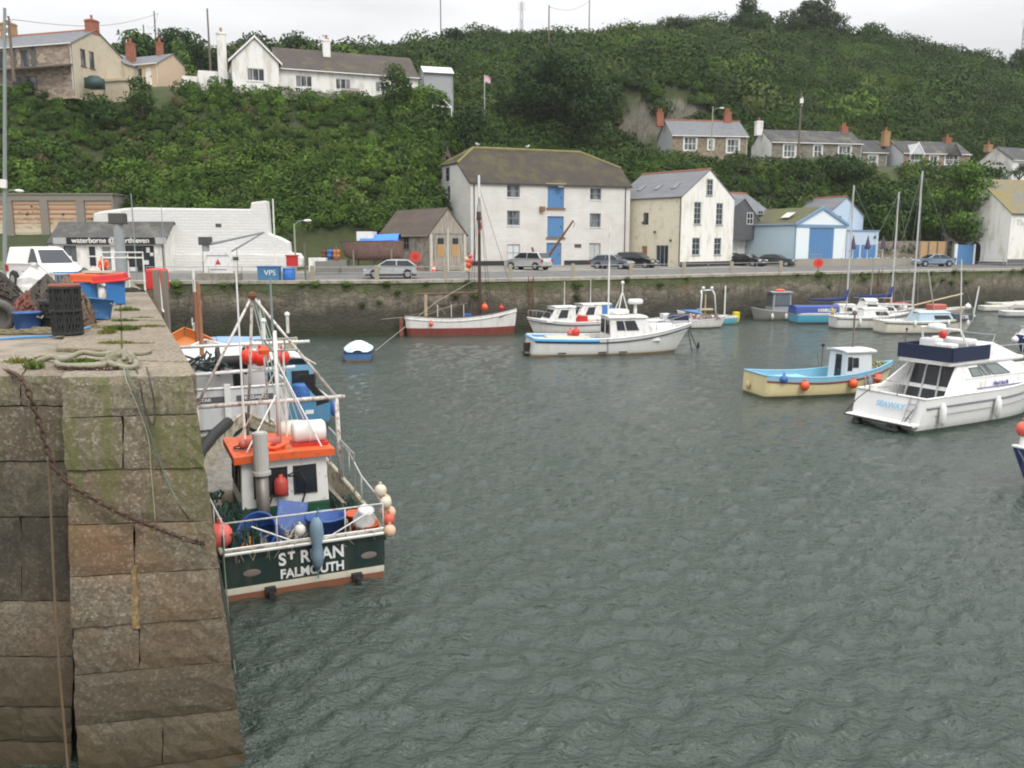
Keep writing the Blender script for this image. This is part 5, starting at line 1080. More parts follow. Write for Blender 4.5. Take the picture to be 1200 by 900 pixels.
# ---- railings with stone posts along the quay edge
STP = pm('pale_stone_post', (.3, .27, .21), .9, .2, 3, 0, .3)
for i, x in enumerate([-14.5, -9.8, -4.8, .2, 5.3, 10.4, 15.5, 20.5, 26]):
    p = qpt(x, 1.3); b = M(); b.obox((0, 0, .5), (.34, .3, 1.0), 0, 0, 0, .9); b.obox((0, 0, 1.02), (.28, .24, .1)); o = b.build('stone_post', STP, bevel=.03); o.location = p
    tag(o, 'squat pale stone post carrying pipe rails on the quay edge', 'post', 'stone posts along the quay edge')
def rails(name, label, pts, hs=(.95, .5), r=.03, mat=STEEL, group=None, gap=2.4, cat='railing', posts=True):
    t = thing(name, label, cat, pts[0], 0, group); b = M(); pts = [V(p) - V(pts[0]) for p in pts]
    for h in hs: b.tube([p + V((0, 0, h)) for p in pts], r, 5)
    b.build('rail', mat, t)
    if posts:
        b = M()
        for a, c_ in zip(pts[:-1], pts[1:]):
            n = max(1, int((c_ - a).length / gap))
            for i in range(n): p = a + (c_ - a) * (i / n); b.cyl(p, p + V((0, 0, hs[0])), r * 1.15, None, 5)
        b.cyl(pts[-1], pts[-1] + V((0, 0, hs[0])), r * 1.15, None, 5); b.build('posts', mat, t)
    return t
rails('quay_railing', 'grey double pipe railing between the stone posts on the quay edge', [qpt(x, 1.3) for x in (-14.5, -9.8, -4.8, .2, 5.3, 10.4, 15.5, 20.5, 26)], (.92, .5), .028)
rails('quay_railing', 'thin pipe railing on the quay edge below the whitewashed ruin', [qpt(x, .9) for x in (-26.5, -22, -17.2, -14.8)], (1.0,), .025)
rails('quay_railing', 'galvanised railing on the quay edge in front of the inn', [qpt(x, 1.6) for x in (51.5, 55, 58, 62, 70)], (1.0, .5), .025)
rails('cafe_railing', 'steel barrier in front of the blue roller door', [BASE(948, 96.5), BASE(963, 97.5)], (1.3, 1.0, .7, .4), .04, STEEL, None, .7)
# ---- poles
def pole(name, label, p, top, r0=.14, r1=.09, mat=None, arm=None, cat='utility pole', cross=0, group=None, lamp=None, boxz=None):
    t = thing(name, label, cat, p, 0, group); H = top - p.z; b = M(); b.tube([(0, 0, -.6), (0, 0, H * .5), (0, 0, H)], [r0, (r0 + r1) / 2, r1], 8); b.build('pole', mat or POLEW, t)
    for i in range(cross): b = M(); b.obox((0, 0, H - .4 - i * .8), (1.5, .1, .12)); b.build('crossarm', mat or POLEW, t)
    if cross or boxz:
        for i in range(3): b = M(); b.lathe([(.03, 0), (.07, .05), (.05, .1), (.07, .15), (.02, .22)], (-.6 + .6 * i, 0, H - .34), 7) if cross else b.lathe([(.05, 0), (.08, .06), (.03, .2)], (.16, 0, H - .8 - i * .5), 7); b.build('insulator', PLASTIC, t)
    if lamp:
        b = M(); b.tube([(0, 0, H - lamp), (.4, -.1, H - lamp + .35), (.9, -.2, H - lamp + .4)], .035, 6); o = b.build('lamp_arm', STEEL, t); b = M(); b.ball((1.15, -.25, H - lamp + .38), .2, 8, (1.7, .8, .55)); b.build('lamp_head', PLASTIC, o)
    if boxz: b = M(); b.bx(-.22, -.3, boxz, .22, -.1, boxz + .6); b.build('junction_box', PLASTIC, t)
    return t
POLEW = pm('pole_wood', (.15, .12, .1), .9, .2, 3); POLEG = pm('pole_grey_green', (.2, .24, .23), .6, .15, 2)
p = P(5, 318, 62); p.z = 4.2; pl = pole('utility_pole', 'tall leaning grey pole with lamp and white box at the left edge', p, zpx(8, 62), .16, .1, POLEG, lamp=12.6, boxz=6.4); pl.rotation_euler = (0, R(5.4), 0)
p = P(16, 90, 93); p.z = 24; pole('utility_pole', 'wooden pole in front of the stone house at top left', p, zpx(19, 93), .16, .12, cross=0)
for px, d, yt, lab in ((172, 150, 29, 'shorter wooden pole behind the hedge at left'), (185.5, 146, 13, 'taller of two wooden poles behind the hedge at left'), (248, 120, 10, 'wooden pole behind the white chimney of the bungalow'), (643, 170, 6, 'wooden pole with wires on the open hillside'), (690, 215, -4, 'thin pole on the ridge above the big dark tree'), (517, 200, -2, 'thin pole on the skyline beside the windswept tree'), (935, 120, 108, 'tall brown pole standing in front of the long stone cottage')):
    p = T(px, d); pole('utility_pole', lab, p, zpx(yt, d), .15, .11, cross=0, boxz=None if px != 935 else 8)
p = T(833, 118.5); pole('street_lamp', 'tall pale street lamp pole in front of the red-ridged cottage', p, zpx(125, 118.5), .12, .08, pm('lichened_concrete', (.3, .3, .22), .9), lamp=.6, cat='street lamp')
for px, d, lab, w_ in ((611, 225, 'telecom lattice mast with white aerials on the skyline', 1.0), (1194, 225, 'second lattice mast on the skyline at the right edge', .8)):
    p = T(px, d); t = thing('telecom_mast', lab, 'mast', p); H = zpx(2 if px < 700 else 22, d) - p.z; b = M()
    for x, y in ((-w_ / 2, 0), (w_ / 2, 0), (0, w_ / 2)): b.cyl((x, y, -1), (x * .5, y * .5, H), .1, .07, 5)
    for i in range(14): z = H * i / 14; b.cyl((-w_ / 2 * (1 - i / 28), 0, z), (w_ / 2 * (1 - i / 28), 0, z + H / 14), .04, None, 4); b.cyl((w_ / 2, 0, z), (0, w_ / 2, z + H / 14), .04, None, 4)
    b.build('lattice', STEEL, t)
    for i in range(3): b = M(); b.obox((-.7 + .7 * i, -.4, H - 1.2 - (i % 2) * 2.2), (.35, .25, 1.9)); b.build('aerial', PLASTIC, t)
for (p0, p1, r) in ((P(643, 8, 170), P(690, 2, 215), .03), (P(16, 22, 93), P(-40, 30, 90), .02), (P(172, 30, 150), P(185.5, 15, 146), .02), (P(16, 23, 93), P(185.5, 16, 146), .025)):
    b = M(); n = 9; b.tube([p0 + (p1 - p0) * (i / n) + V((0, 0, -1.2 * math.sin(math.pi * i / n))) for i in range(n + 1)], r, 4); o = b.build('overhead_wire', BLACK); tag(o, 'thin sagging overhead wire strung between hillside poles', 'wire', 'overhead wires')
t = thing('flag', 'small white and red flag on a short pole by the grey shed', 'flag', T(568, 122)); H = zpx(88, 122) - t.location.z; b = M(); b.cyl((0, 0, -.5), (0, 0, H), .04); b.build('flagpole', WHITESTEEL, t)
b = M(); b.add([(0.03 + .2 * i, .08 * math.sin(i * 1.3), H - .9 * (1 - j) - .06 * i) for j in (0, 1) for i in range(5)], [(i, i + 1, 6 + i, 5 + i) for i in range(4)]); b.build('cloth', pm('flag_cloth', (.65, .6, .62), .8, .1, 1, 0, 0, (.5, .1, .2), .5), t, fix=False)
# quay lamp posts / flagpoles near the ruin
for px, d, yt, lab, m_, r in ((323.5, 73, 233, 'tall white flagpole behind the end of the whitewashed ruin', WHITE, .07), (347, 70, 262, 'pale lamp post on the quay beyond the lifebuoy box', pm('lichened_concrete', (.3, .3, .22)), .08), (358, 63.2, 285, 'dark slim post at the quay edge right of the blue bins', POLEW, .07), (395, 75, 288, 'low thin post beside the low block wall', POLEW, .06), (160, 63.5, 227, 'tall thin pole standing in front of the shop', POLEG, .05), (194, 72, 240, 'thin aerial pole at the right end of the shop roof', STEEL, .035)):
    x = (px - 600) / F * d; p = P(px, 320, d); p.z = ground_z(p.x, d) if p.x > -27 else 4.0; pole('slim_post', lab, p, zpx(yt, d), r * 1.1, r * .8, m_, cat='post', lamp=.15 if px == 347 else None)
# lifebuoy box, red
def lifebuoy_stand(label, p, k=1.0):
    t = thing('lifebuoy_stand', label, 'lifebuoy', p, random.uniform(-.1, .1), 'red lifebuoy holders on the quay'); b = M(); b.cyl((0, 0, 0), (0, 0, 1.0), .05); b.build('post', POLEW, t)
    b = M(); b.cyl((0, -.08, 1.35 * k), (0, .1, 1.35 * k), .46 * k, .46 * k, 18); b.build('holder', pm('lifebuoy_red', (.6, .05, .03), .45), t)
    b = M(); b.cyl((0, -.1, 1.35 * k), (0, -.07, 1.35 * k), .2 * k, None, 12); b.build('cover', pm('lifebuoy_dark_red', (.4, .03, .02), .5), t); return t
lifebuoy_stand('round red lifebuoy holder behind the silver hatchback', on_quay(488, 75)); lifebuoy_stand('round red lifebuoy holder on the road edge in front of the blue roller door', qpt(30.5, 1.5) + V((0, 0, -.55)))
p = on_quay(345, 65); b = M(); b.bx(-.4, -.2, .9, .4, .2, 1.7); b.bx(-.46, -.26, 1.7, .46, .26, 1.8); t = thing('lifebuoy_box', 'small dark red square box on a post by the blue bins', 'box', p); b.build('box', RED, t); b = M(); b.cyl((0, 0, 0), (0, 0, .9), .05); b.build('post', STEEL, t)
# traffic cone
t = thing('traffic_cone', 'orange and white traffic cone by the boat shed doors', 'cone', on_quay(509, 76.3)); b = M(); b.lathe([(.2, .02), (.12, .35), (.05, .7), (.03, .72)], n=12); b.obox((0, 0, .02), (.45, .45, .05)); b.build('cone', ORANGE, t); b = M(); b.lathe([(.155, .25), (.118, .42)], n=12); b.build('white_band', PLASTIC, t)
# blue bins by the quay edge
b = M(); t = thing('blue_bin', 'large blue bin with faded white lettering on the quay edge', 'bin', qpt(-17.6, .9)); b.obox((0, 0, .5), (1.5, .8, 1.0), 0, 0, 0, 1.06); b.build('tub', pm('sun_faded_blue', (.05, .18, .32), .5, .2, 2), t, bevel=.05); b = M(); b.obox((0, 0, 1.02), (1.66, .92, .07)); b.build('rim', BLUE, t)
text('lettering', 'VPS', .55, t, (.15, -.425, .55), (1, 0, 0), (0, 0, 1), PLASTIC, .01)
t = thing('blue_drum', 'round bright blue drum next to the lettered bin on the quay edge', 'drum', qpt(-16.2, .9)); b = M(); b.lathe([(.4, 0), (.45, .1), (.45, .85), (.4, .9)], n=16); b.build('body', pm('bright_blue_plastic', (.03, .16, .5), .4), t, True); b = M(); b.lathe([(.47, .8), (.47, .86), (.36, .93), (.05, .94)], n=16); b.build('lid', BLUE, t)
# notice board
t = thing('notice_board', 'white notice board with red symbol in front of the whitewashed ruin', 'sign', qpt(-21.3, 1.2) ); b = M(); b.bx(-1.05, -.05, .5, 1.05, 0, 2.1); b.build('board', PLASTIC, t); b = M(); b.bx(-1.0, -.03, 0, -.92, .03, .5); b.bx(.92, -.03, 0, 1.0, .03, .5); b.build('legs', STEEL, t)
b = M(); b.poly([(-.22, -.06, 1.15), (.22, -.06, 1.15), (0, -.06, 1.55)]); b.build('red_symbol', RED, t, fix=False); b = M(); b.bx(-.8, -.06, 1.75, .8, -.052, 1.83); b.bx(-.6, -.06, .75, .6, -.052, .82); b.build('text_lines', pm('grey_print', (.25, .25, .25)), t)
# cranes
def crane(label, p, H, r, jib, s=1.0):
    t = thing('quay_crane', label, 'crane', p); G_ = pm('crane_grey', (.27, .29, .3), .5, .15, 3); b = M(); b.cyl((0, 0, 0), (0, 0, H * .4), r * 1.08, None, 16); b.cyl((0, 0, H * .4), (0, 0, H - .3), r, r * .92, 16); b.cyl((0, 0, H * .38), (0, 0, H * .41), r * 1.2, None, 16); b.cyl((0, 0, 0), (0, 0, .08), r * 1.6, None, 16); b.build('column', G_, t, bevel=.01)
    b = M(); b.obox((0, 0, H - .4), (1.35 * s, 1.1 * s, .6)); b.build('winch_head', pm('crane_dark', (.07, .07, .065), .7, .3, 4), t, bevel=.04); b = M(); b.obox((0, 0, H - .05 * s), (1.2 * s, 1.0 * s, .12)); b.build('head_cover', PLASTIC, t)
    if jib:
        b = M(); b.cyl((.4, 0, H - .6), (jib[0], jib[1], H + .25), .11, .07, 6); b.cyl((.2, 0, H - 2.1), (jib[0], jib[1], H + .25), .08, .06, 6); b.build('jib', G_, t); b = M(); b.cyl((jib[0] * .52, jib[1] * .5, H - .9), (jib[0] * .52, jib[1] * .5, .3), .02, None, 4); b.build('hoist_rope', BLACK, t)
    return t
p = P(142.5, 318, 50); p.z = pz(50); crane('thick grey crane column with dark winch head among the gear on the pier', p, zpx(248, 50) - p.z, .29, None, .62)
p = qpt(-22.2, 1.8); crane('small grey quay crane with jib in front of the whitewashed ruin', p, zpx(276, p.y) - p.z, .27, (4.3, .3), .62)
b = M(); p = qpt(-21.2, .7); o = b.obox((0, 0, .28), (3.0, .9, .56)).build('concrete_plinth', CONC, bevel=.03); o.location = p; tag(o, 'pale concrete plinth under the small quay crane', 'plinth')
# rusty anchor-like derrick on the quay by the warehouse
t = thing('rusty_derrick', 'rusty old hand derrick leaning beside the warehouse door', 'derrick', loc2(WH, WHX(668), -2.6)); b = M(); b.cyl((0, 0, 0), (3.2, -.2, 4.6), .16, .1, 7); b.build('boom', RUST, t); b = M(); b.tube([(-1.0, 0, 1.9), (-.75, 0, .7), (0, 0, .15), (.8, 0, .9)], [.1, .2, .22, .08], 7); b.build('hook_arm', RUST, t)
b = M(); b.cyl((0, 0, 0), (0, 0, .6), .4, .3, 8); b.build('pivot', BLACK, t); b = M(); b.tube([(3.2, -.2, 4.55), (3.35, -.2, 4.3), (3.2, -.2, 3.9)], .03, 5); b.build('shackle', RUST, t)
# beached boat under blue sheet (see boats), gear beside it
for (px, d, m_, lab) in ((390, 77, BLUE, 'blue drum beside the beached boat'), (397, 76.5, pm('orange_plastic', (.55, .16, .03), .5), 'orange drum right of the blue one near the beached boat'), (383, 77.5, RUST, 'rust red drum left of the blue one near the beached boat')):
    b = M(); t = thing('oil_drum', lab, 'drum', on_quay(px, d)); b.lathe([(.3, 0), (.31, .3), (.33, .32), (.31, .34), (.31, .62), (.33, .64), (.3, .95)], n=14); b.build('body', m_, t, True); b = M(); b.lathe([(.31, .94), (.31, .97), (.05, .97)], n=14); b.build('lid', BLACK, t)
    t.location.z += 1.0; b = M(); q = t.location; 
o = M().obox((0, 0, .45), (3.2, 1.4, 1.1)).build('block_plinth', pm('grey_blocks', (.2, .19, .17))); o.location = on_quay(389, 77); tag(o, 'low block platform carrying the three drums', 'platform')
o = M().obox((0, 0, .6), (1.5, .8, 1.2)).build('white_cabinet', PLASTIC, bevel=.03); o.location = on_quay(375, 76); tag(o, 'plain white cabinet beside the low block wall', 'cabinet')
# parasols, tables and chairs on the cafe terrace
PAR = pm('plum_canvas', (.07, .045, .09), .8)
for i, (px, d, lab) in enumerate(((999, 102, 'folded plum parasol in front of the blue house'), (1016, 103, 'folded plum parasol before the annex doors'), (1034, 104, 'folded plum parasol in front of the garden wall'), (1048, 104.5, 'rightmost folded plum parasol on the terrace'))):
    t = thing('parasol', lab, 'parasol', BASE(px, d), 0, 'folded parasols on the cafe terrace'); b = M(); b.cyl((0, 0, 0), (0, 0, 3.4), .04); b.build('pole', WHITESTEEL, t); b = M(); b.lathe([(.3, 1.85), (.34, 2.0), (.22, 2.6), (.1, 3.1), (.03, 3.45)], n=9); b.build('canopy', PAR, t); b = M(); b.lathe([(.35, 0), (.35, .1), (.06, .14)], n=12); b.build('base', CONC, t)
for i, px in enumerate((996, 1007, 1019, 1030, 1040, 1051, 1059)):
    d = 101.3 + i * .45; t = thing('cafe_table', 'round cafe table on the terrace behind the low wall', 'table', BASE(px, d), 0, 'cafe tables on the terrace'); b = M(); b.lathe([(.42, .72), (.42, .75)], n=14); b.build('tabletop', PLASTIC, t); b = M(); b.cyl((0, 0, 0), (0, 0, .72), .04); b.lathe([(.28, 0), (.05, .05)], n=10); b.build('leg', STEEL, t)
    for s in (-1, 1):
        t = thing('cafe_chair', 'pale cafe chair drawn up to a round terrace table', 'chair', BASE(px, d) + V((s * .75, .1, 0)), 0 if s < 0 else math.pi, 'chairs on the cafe terrace'); b = M(); b.bx(-.2, -.2, .43, .2, .2, .47); b.build('seat', PLASTIC, t); b = M(); b.bx(-.22, -.2, .47, -.18, .2, .88); b.build('backrest', PLASTIC, t)
        for x, y in ((-.18, -.18), (.18, -.18), (.18, .18), (-.18, .18)): b = M(); b.cyl((x, y, 0), (x, y, .44), .018); b.build('leg', STEEL, t)
for px, d in ((1008, 100.3), (1029, 101.3), (1056, 102.3)):
    o = M().obox((0, 0, .35), (3.0, .6, .7)).build('planter', pm('brown_planter', (.16, .1, .07), .9)); o.location = BASE(px, d); tag(o, 'long brown planter box along the cafe terrace', 'planter', 'planters on the cafe terrace')
# ladders down the quay wall and weeds on its top
def ladder(label, x, top=4.2, bot=-.5):
    p = qpt(x, -.1); t = thing('quay_ladder', label, 'ladder', (p.x, p.y - .35, 0), .2); b = M(); b.cyl((-.2, 0, bot), (-.2, .25, top), .03); b.cyl((.2, 0, bot), (.2, .25, top), .03); b.build('stile', RUST, t); b = M()
    for i in range(int((top - bot) / .3)): z = bot + .2 + i * .3; y = .25 * (z - bot) / (top - bot); b.cyl((-.2, y, z), (.2, y, z), .015, None, 5)
    b.build('rungs', RUST, t)
ladder('rusty ladder on the quay wall behind the lugger', 1.5); ladder('rusty ladder on the quay wall behind the moored yachts', 37)
items = []
for i in range(46):
    x = rng.uniform(-26, 66); top = rng.random() < .75; p = qpt(x, -.12 if top else -.28); items.append((p.x, p.y, 3.75 if top else rng.uniform(2.2, 3.5), rng.uniform(.22, .55), rng.uniform(.6, 1.1), int(rng.choice([1, 2, 0]))))
for it in items:
    x, y, z, r, st, ci = it; o = scatter('wall_weed', [(0, 0, 0, r, st, ci)]); o.location = (x, y, z); tag(o, 'tuft of green weeds growing out of the harbour wall', 'plant', 'weeds on the harbour wall')
# ================================================================= BOATS
def hull(root, L_, B, fs, fm, fb, draft, mat, ws=.82, rake=.7, deckz=.35, deckmat=None, bow_p=2.2, capm=None, srake=.0, thick=.06, flare=.12, cap_r=.045, name='hull', tm=.38, strake=None, strake_z=.0):
    """boat shell: local x from the transom (0) to the stem (L), z = 0 at the waterline. Returns (sheer, deck height)"""
    n = 20; secs = []
    def half(t): return B / 2 * (ws + (1 - ws) * math.sin(math.pi / 2 * min(1, t / .45))) if t <= .45 else max(.02, B / 2 * (1 - ((t - .45) / .55) ** bow_p))
    def zg(t): return fm + (fb - fm) * max(0, (t - tm) / (1 - tm)) ** 1.8 + (fs - fm) * max(0, (tm - t) / tm) ** 1.6
    def xg(t, zf): return L_ * t - rake * (1 - zf) * max(0, t) ** 5 + srake * (1 - zf) * (1 - t) ** 6
    J = [(0, 0), (.5, .03), (.8, .1), (.93, .26), (.98, .5), (1.0, .78), (1.0, 1)]
    b = M(); vs = []
    for i in range(n + 1):
        t = i / n; h = half(t); z1 = zg(t); z0 = -draft * (1 - .5 * max(0, t - .8) / .2)
        ring = []
        for yf, zf in J:
            f = yf * (1 - flare * (1 - zf) * (.4 + 2.2 * t ** 3)); ring.append((xg(t, zf), h * max(0, f), z0 + (z1 - z0) * zf))
        secs.append(ring); vs += ring + [(x, -y, z) for x, y, z in ring[1:]]
    m = len(J); k_ = 2 * m - 1; fs_ = []
    pi = lambda i, j: i * k_ + j; si = lambda i, j: i * k_ + (0 if j == 0 else m + j - 1)
    for i in range(n):
        for j in range(m - 1):
            fs_ += [(pi(i, j), pi(i, j + 1), pi(i + 1, j + 1), pi(i + 1, j)), (si(i, j), si(i + 1, j), si(i + 1, j + 1), si(i, j + 1))]
    fs_.append(tuple(pi(0, j) for j in range(m)) + tuple(si(0, j) for j in range(m - 1, 0, -1)))
    b.add(vs, fs_); hl = b.build(name, mat, root, True)
    for p in hl.data.polygons:
        if len(p.vertices) > 4: p.use_smooth = False
    def sheer(t, inset=0., dz=0.): return V((xg(t, 1), max(0, half(t) - inset), zg(t) + dz))
    # inside of the bulwark and deck
    b = M(); vs = []; dk = lambda t: zg(t) - deckz
    for i in range(n + 1):
        t = min(i / n, .985); h = max(.012, half(t) - thick); x = xg(t, 1) - (.02 if i == n else 0) + (.06 if i == 0 else 0); vs += [(x, h, zg(t)), (x, h * .97, dk(t)), (x, -h * .97, dk(t)), (x, -h, zg(t))]
    b.add(vs, [(4 * i + j, 4 * i + j + 1, 4 * i + 4 + j + 1, 4 * i + 4 + j) for i in range(n) for j in (0, 2)] + [(0, 1, 2, 3)]); b.build('bulwark', capm or mat, root, True, fix=False)
    b = M(); b.add(vs, [(4 * i + 1, 4 * i + 2, 4 * i + 6, 4 * i + 5) for i in range(n)]); b.build('deck', deckmat or WHITE, root, fix=False)
    b = M()
    for s in (1, -1):
        pts = [V((p.x, s * p.y, p.z)) for p in (sheer(i / n, thick * .4, .01) for i in range(n + 1))]; b.tube(pts, cap_r, 6)
    p = sheer(0, thick * .4, .01); b.tube([p, (p.x, -p.y, p.z)], cap_r, 6); b.build('gunwale', capm or mat, root, True)
    if strake:
        b = M()
        for s in (1, -1): b.tube([V((p.x, s * (p.y + .015), p.z)) for p in (sheer(i / n, 0, -strake_z) for i in range(n + 1))], .035, 5)
        b.build('rubbing_strake', strake, root, True)
    sheer.half = half; sheer.zg = zg; sheer.dk = dk
    return sheer
def boat(name, label, pos, hd, cat='boat', group=None):
    """hd: heading, degrees counted from the right of the picture towards the back"""
    return thing(name, label, cat, pos, R(hd), group)
def world(root, p): c, s = math.cos(root.rotation_euler.z), math.sin(root.rotation_euler.z); return V((root.location.x + c * p[0] - s * p[1], root.location.y + s * p[0] + c * p[1], root.location.z + p[2]))
def local(root, w): d = V(w) - root.location; c, s = math.cos(root.rotation_euler.z), math.sin(root.rotation_euler.z); return V((c * d.x + s * d.y, -s * d.x + c * d.y, d.z))
def rail(root, pts, r=.018, name='rail', mat=None, posts=None, drop=.5):
    b = M(); b.tube(pts, r, 5)
    for p in (posts if posts is not None else pts): b.cyl(p, V(p) - V((0, 0, drop)), r * .9, None, 5)
    return b.build(name, mat or STEEL, root, True)
def cabin(root, x0, x1, y, z0, z1, mat, roofm, rake_f=.25, rake_a=.05, inset=.12, roof_over=.08, wins=(), name='cabin', gm=None, rt=.07, crown=.06):
    """deckhouse with sloping sides; wins: list of (side, u0, u1, v0, v1) as fractions of the face, side in l r f a"""
    yb, yt = y, y - inset; q = [(x0, yb, z0), (x1, yb, z0), (x1 - rake_f, yt, z1), (x0 + rake_a, yt, z1)]
    v = q + [(a, -b_, c) for a, b_, c in q]; b = M()
    b.add(v, [(0, 1, 2, 3), (7, 6, 5, 4), (1, 5, 6, 2), (4, 0, 3, 7), (3, 2, 6, 7)]); cb = b.build(name, mat, root, bevel=.02)
    b = M(); a0, a1 = x0 + rake_a - roof_over, x1 - rake_f + roof_over * 1.6; w_ = yt + roof_over
    ys = [-w_, -w_ * .6, 0, w_ * .6, w_]; zs = [0, crown * .75, crown, crown * .75, 0]
    vs = [(x, yy, z1 + zz + d) for d in (0, rt) for x in (a0, a1) for yy, zz in zip(ys, zs)]
    b.add(vs, [(i, i + 1, 6 + i, 5 + i) for i in range(4)] + [(10 + i, 15 + i, 16 + i, 11 + i) for i in range(4)] + [(i, 10 + i, 11 + i, i + 1) for i in range(4)] + [(5 + i, 6 + i, 16 + i, 15 + i) for i in range(4)] + [(0, 5, 15, 10), (4, 14, 19, 9)]); b.build('cabin_roof', roofm, root)
    F_ = {'l': (q[0], q[1], q[2], q[3]), 'r': tuple((a, -b_, c) for a, b_, c in (q[1], q[0], q[3], q[2])), 'f': tuple(V(p) for p in (q[1], (q[1][0], -yb, z0), (q[2][0], -yt, z1), q[2])), 'a': tuple(V(p) for p in ((x0, -yb, z0), q[0], q[3], (q[3][0], -yt, z1)))}
    for sd, u0, u1, w0, w1 in wins:
        A, B_, C_, D_ = [V(p) for p in F_[sd]]; nn = (B_ - A).cross(D_ - A).normalized()
        out = {'l': V((0, 1, 0)), 'r': V((0, -1, 0)), 'f': V((1, 0, 0)), 'a': V((-1, 0, 0))}[sd]; nn = nn if nn.dot(out) > 0 else -nn
        at = lambda u, w, e=0.: (A * (1 - u) + B_ * u) * (1 - w) + (D_ * (1 - u) + C_ * u) * w + nn * e
        b = M(); b.prism([at(u0, w0, .012), at(u1, w0, .012), at(u1, w1, .012), at(u0, w1, .012)], nn * -.02); wf = b.build('window', gm or GLASS, root)
        b = M(); c_ = [at(u0, w0, .018), at(u1, w0, .018), at(u1, w1, .018), at(u0, w1, .018)]; b.tube(c_, .022, 4, True); b.build('window_frame', SASH, wf)
    return cb
def fender(root, p, ln=.5, r=.11, mat=None, name='fender'):
    b = M(); b.lathe([(.02, -ln / 2 - .06), (r * .5, -ln / 2), (r, -ln / 2 + .1), (r, ln / 2 - .1), (r * .5, ln / 2), (.03, ln / 2 + .07)], p, 10); o = b.build(name, mat or PLASTIC, root, True); return o
def ballf(root, p, r=.2, mat=None, name='ball_fender'): b = M(); b.ball(p, r, 14, (1, 1, 1.08)); b.cyl(V(p) + V((0, 0, r)), V(p) + V((0, 0, r + .1)), r * .22, None, 7); return b.build(name, mat or ORANGE, root, True)
DECKG = pm('worn_deck_paint', (.24, .23, .2), .8, .25, 3, 0, .1, (.16, .14, .12), .5)
NAVY = pm('navy_canvas', (.012, .02, .06), .7, .2)
TAN = pm('tan_paint', (.5, .4, .24), .6, .15)
CANV = pm('blue_canvas', (.06, .17, .42), .75, .2, 3)
# ---------------------------------------------------------------- the green and white fishing boat alongside the pier
sp0, sp1 = G(272, 697), G(446, 682); SR = boat('fishing_boat', 'dark green fishing boat with orange wheelhouse roof moored by the pier, stern lettered', (sp0 + sp1) / 2, 114.5, 'fishing boat')
GH_ = pm('wheelhouse_green', (.012, .075, .035), .5, .15); DG = (.006, .022, .018)
hm = hull_mat('green_fishing_hull', [(-1, (.22, .05, .03)), (.07, (.22, .05, .03)), (.11, (.62, .58, .48)), (.25, DG), (2.9, DG)], .35, (.12, .1, .07), .25)
LSR, BSR = 8.6, 3.35
sh = hull(SR, LSR, BSR, .93, 1.0, 1.95, .9, hm, .93, .8, .42, DECKG, 2.6, pm('bulwark_cream', (.42, .39, .3), .7, .25, 3, 0, .1, (.2, .15, .1), .4), -.12, .07, .06, .055, strake=BLACK, strake_z=.16)
t_ = (V((0, -1, 0)), V((0, 0, 1)))
text('lettering', 'S   RUAN', .34, SR, (-.035, -.1, .66), *t_, PLASTIC, .01, 'CENTER', .008, .92); text('lettering', 'T', .19, SR, (-.035, .29, .72), *t_, PLASTIC, .012, 'CENTER', .012); text('lettering', 'FALMOUTH', .25, SR, (-.06, -.1, .38), *t_, PLASTIC, .01, 'CENTER', .007, .94)
for y in (1.03, -1.22):
    b = M(); b.lathe([(.12, 0), (.12, .02), (.07, .025)], (0, 0, 0), 14, Matrix(((0, 0, -1), (1.35, 0, 0), (0, .55, 0)))); b.v = [(x - .03, yy + y, z + .5) for x, yy, z in b.v]; b.build('scupper', pm('scupper_metal', (.17, .14, .12), .6, .3, 8), SR)
for y in (.72, -.95): b = M(); b.bx(-.2, y - .1, .1, -.06, y + .1, .19); b.bx(-.3, y - .04, .03, -.2, y + .04, .14); b.build('rudder_bracket', BLACK, SR)
# wheelhouse: green below, white above, orange roof
WX0, WX1, WY, dz = 2.05, 3.75, .92, .52
cabin(SR, WX0, WX1, WY, dz, 1.1, GH_, GH_, .0, .0, .0, 0, (), 'wheelhouse_base', rt=.01, crown=.0)
cabin(SR, WX0 + .01, WX1 - .01, WY - .005, 1.1, 2.12, pm('wheelhouse_white', (.7, .7, .67), .5, .1, 3, 0, 0, (.4, .3, .2), .15), pm('orange_roof_paint', (.66, .1, .02), .55, .2, 3, 0, .1, (.3, .1, .045), .35), .06, .0, .03, .16, [('a', .48, .86, .22, .82), ('a', .14, .4, .22, .82), ('l', .12, .42, .35, .85), ('l', .55, .85, .35, .85), ('r', .15, .45, .35, .85), ('f', .06, .34, .35, .88), ('f', .38, .62, .35, .88), ('f', .66, .94, .35, .88)], 'wheelhouse', rt=.15, crown=.02)
b = M(); b.cyl((1.78, .52, .5), (1.78, .52, 1.95), .135, None, 14); ex = b.build('exhaust_stack', pm('stainless_stack', (.22, .2, .18), .5, .3, 5, .5), SR, True); b = M(); b.cyl((1.78, .52, 1.95), (1.78, .52, 2.78), .155, None, 14); b.cyl((1.78, .52, 1.9), (1.78, .52, 1.97), .19, None, 14); b.cyl((1.78, .52, 2.78), (1.78, .52, 2.8), .12, None, 12); b.build('stack_top', pm('stack_white', (.42, .41, .38), .6, .2, 4), ex)
b = M(); b.lathe([(.02, -.2), (.13, -.18), (.15, -.1), (.15, .12), (.1, .2), (.05, .21), (.05, .27)], (1.92, .12, 1.55), 12); b.build('gas_bottle', pm('gas_red', (.4, .05, .035), .5), SR, True)
b = M()
for i in range(3): b.tube([(1.95, .05 - .1 * i, 1.75), (1.8, -.25 - .05 * i, 1.9 - .1 * i), (1.85, -.42, 1.55), (1.95, -.3, 1.1)], .02, 5)
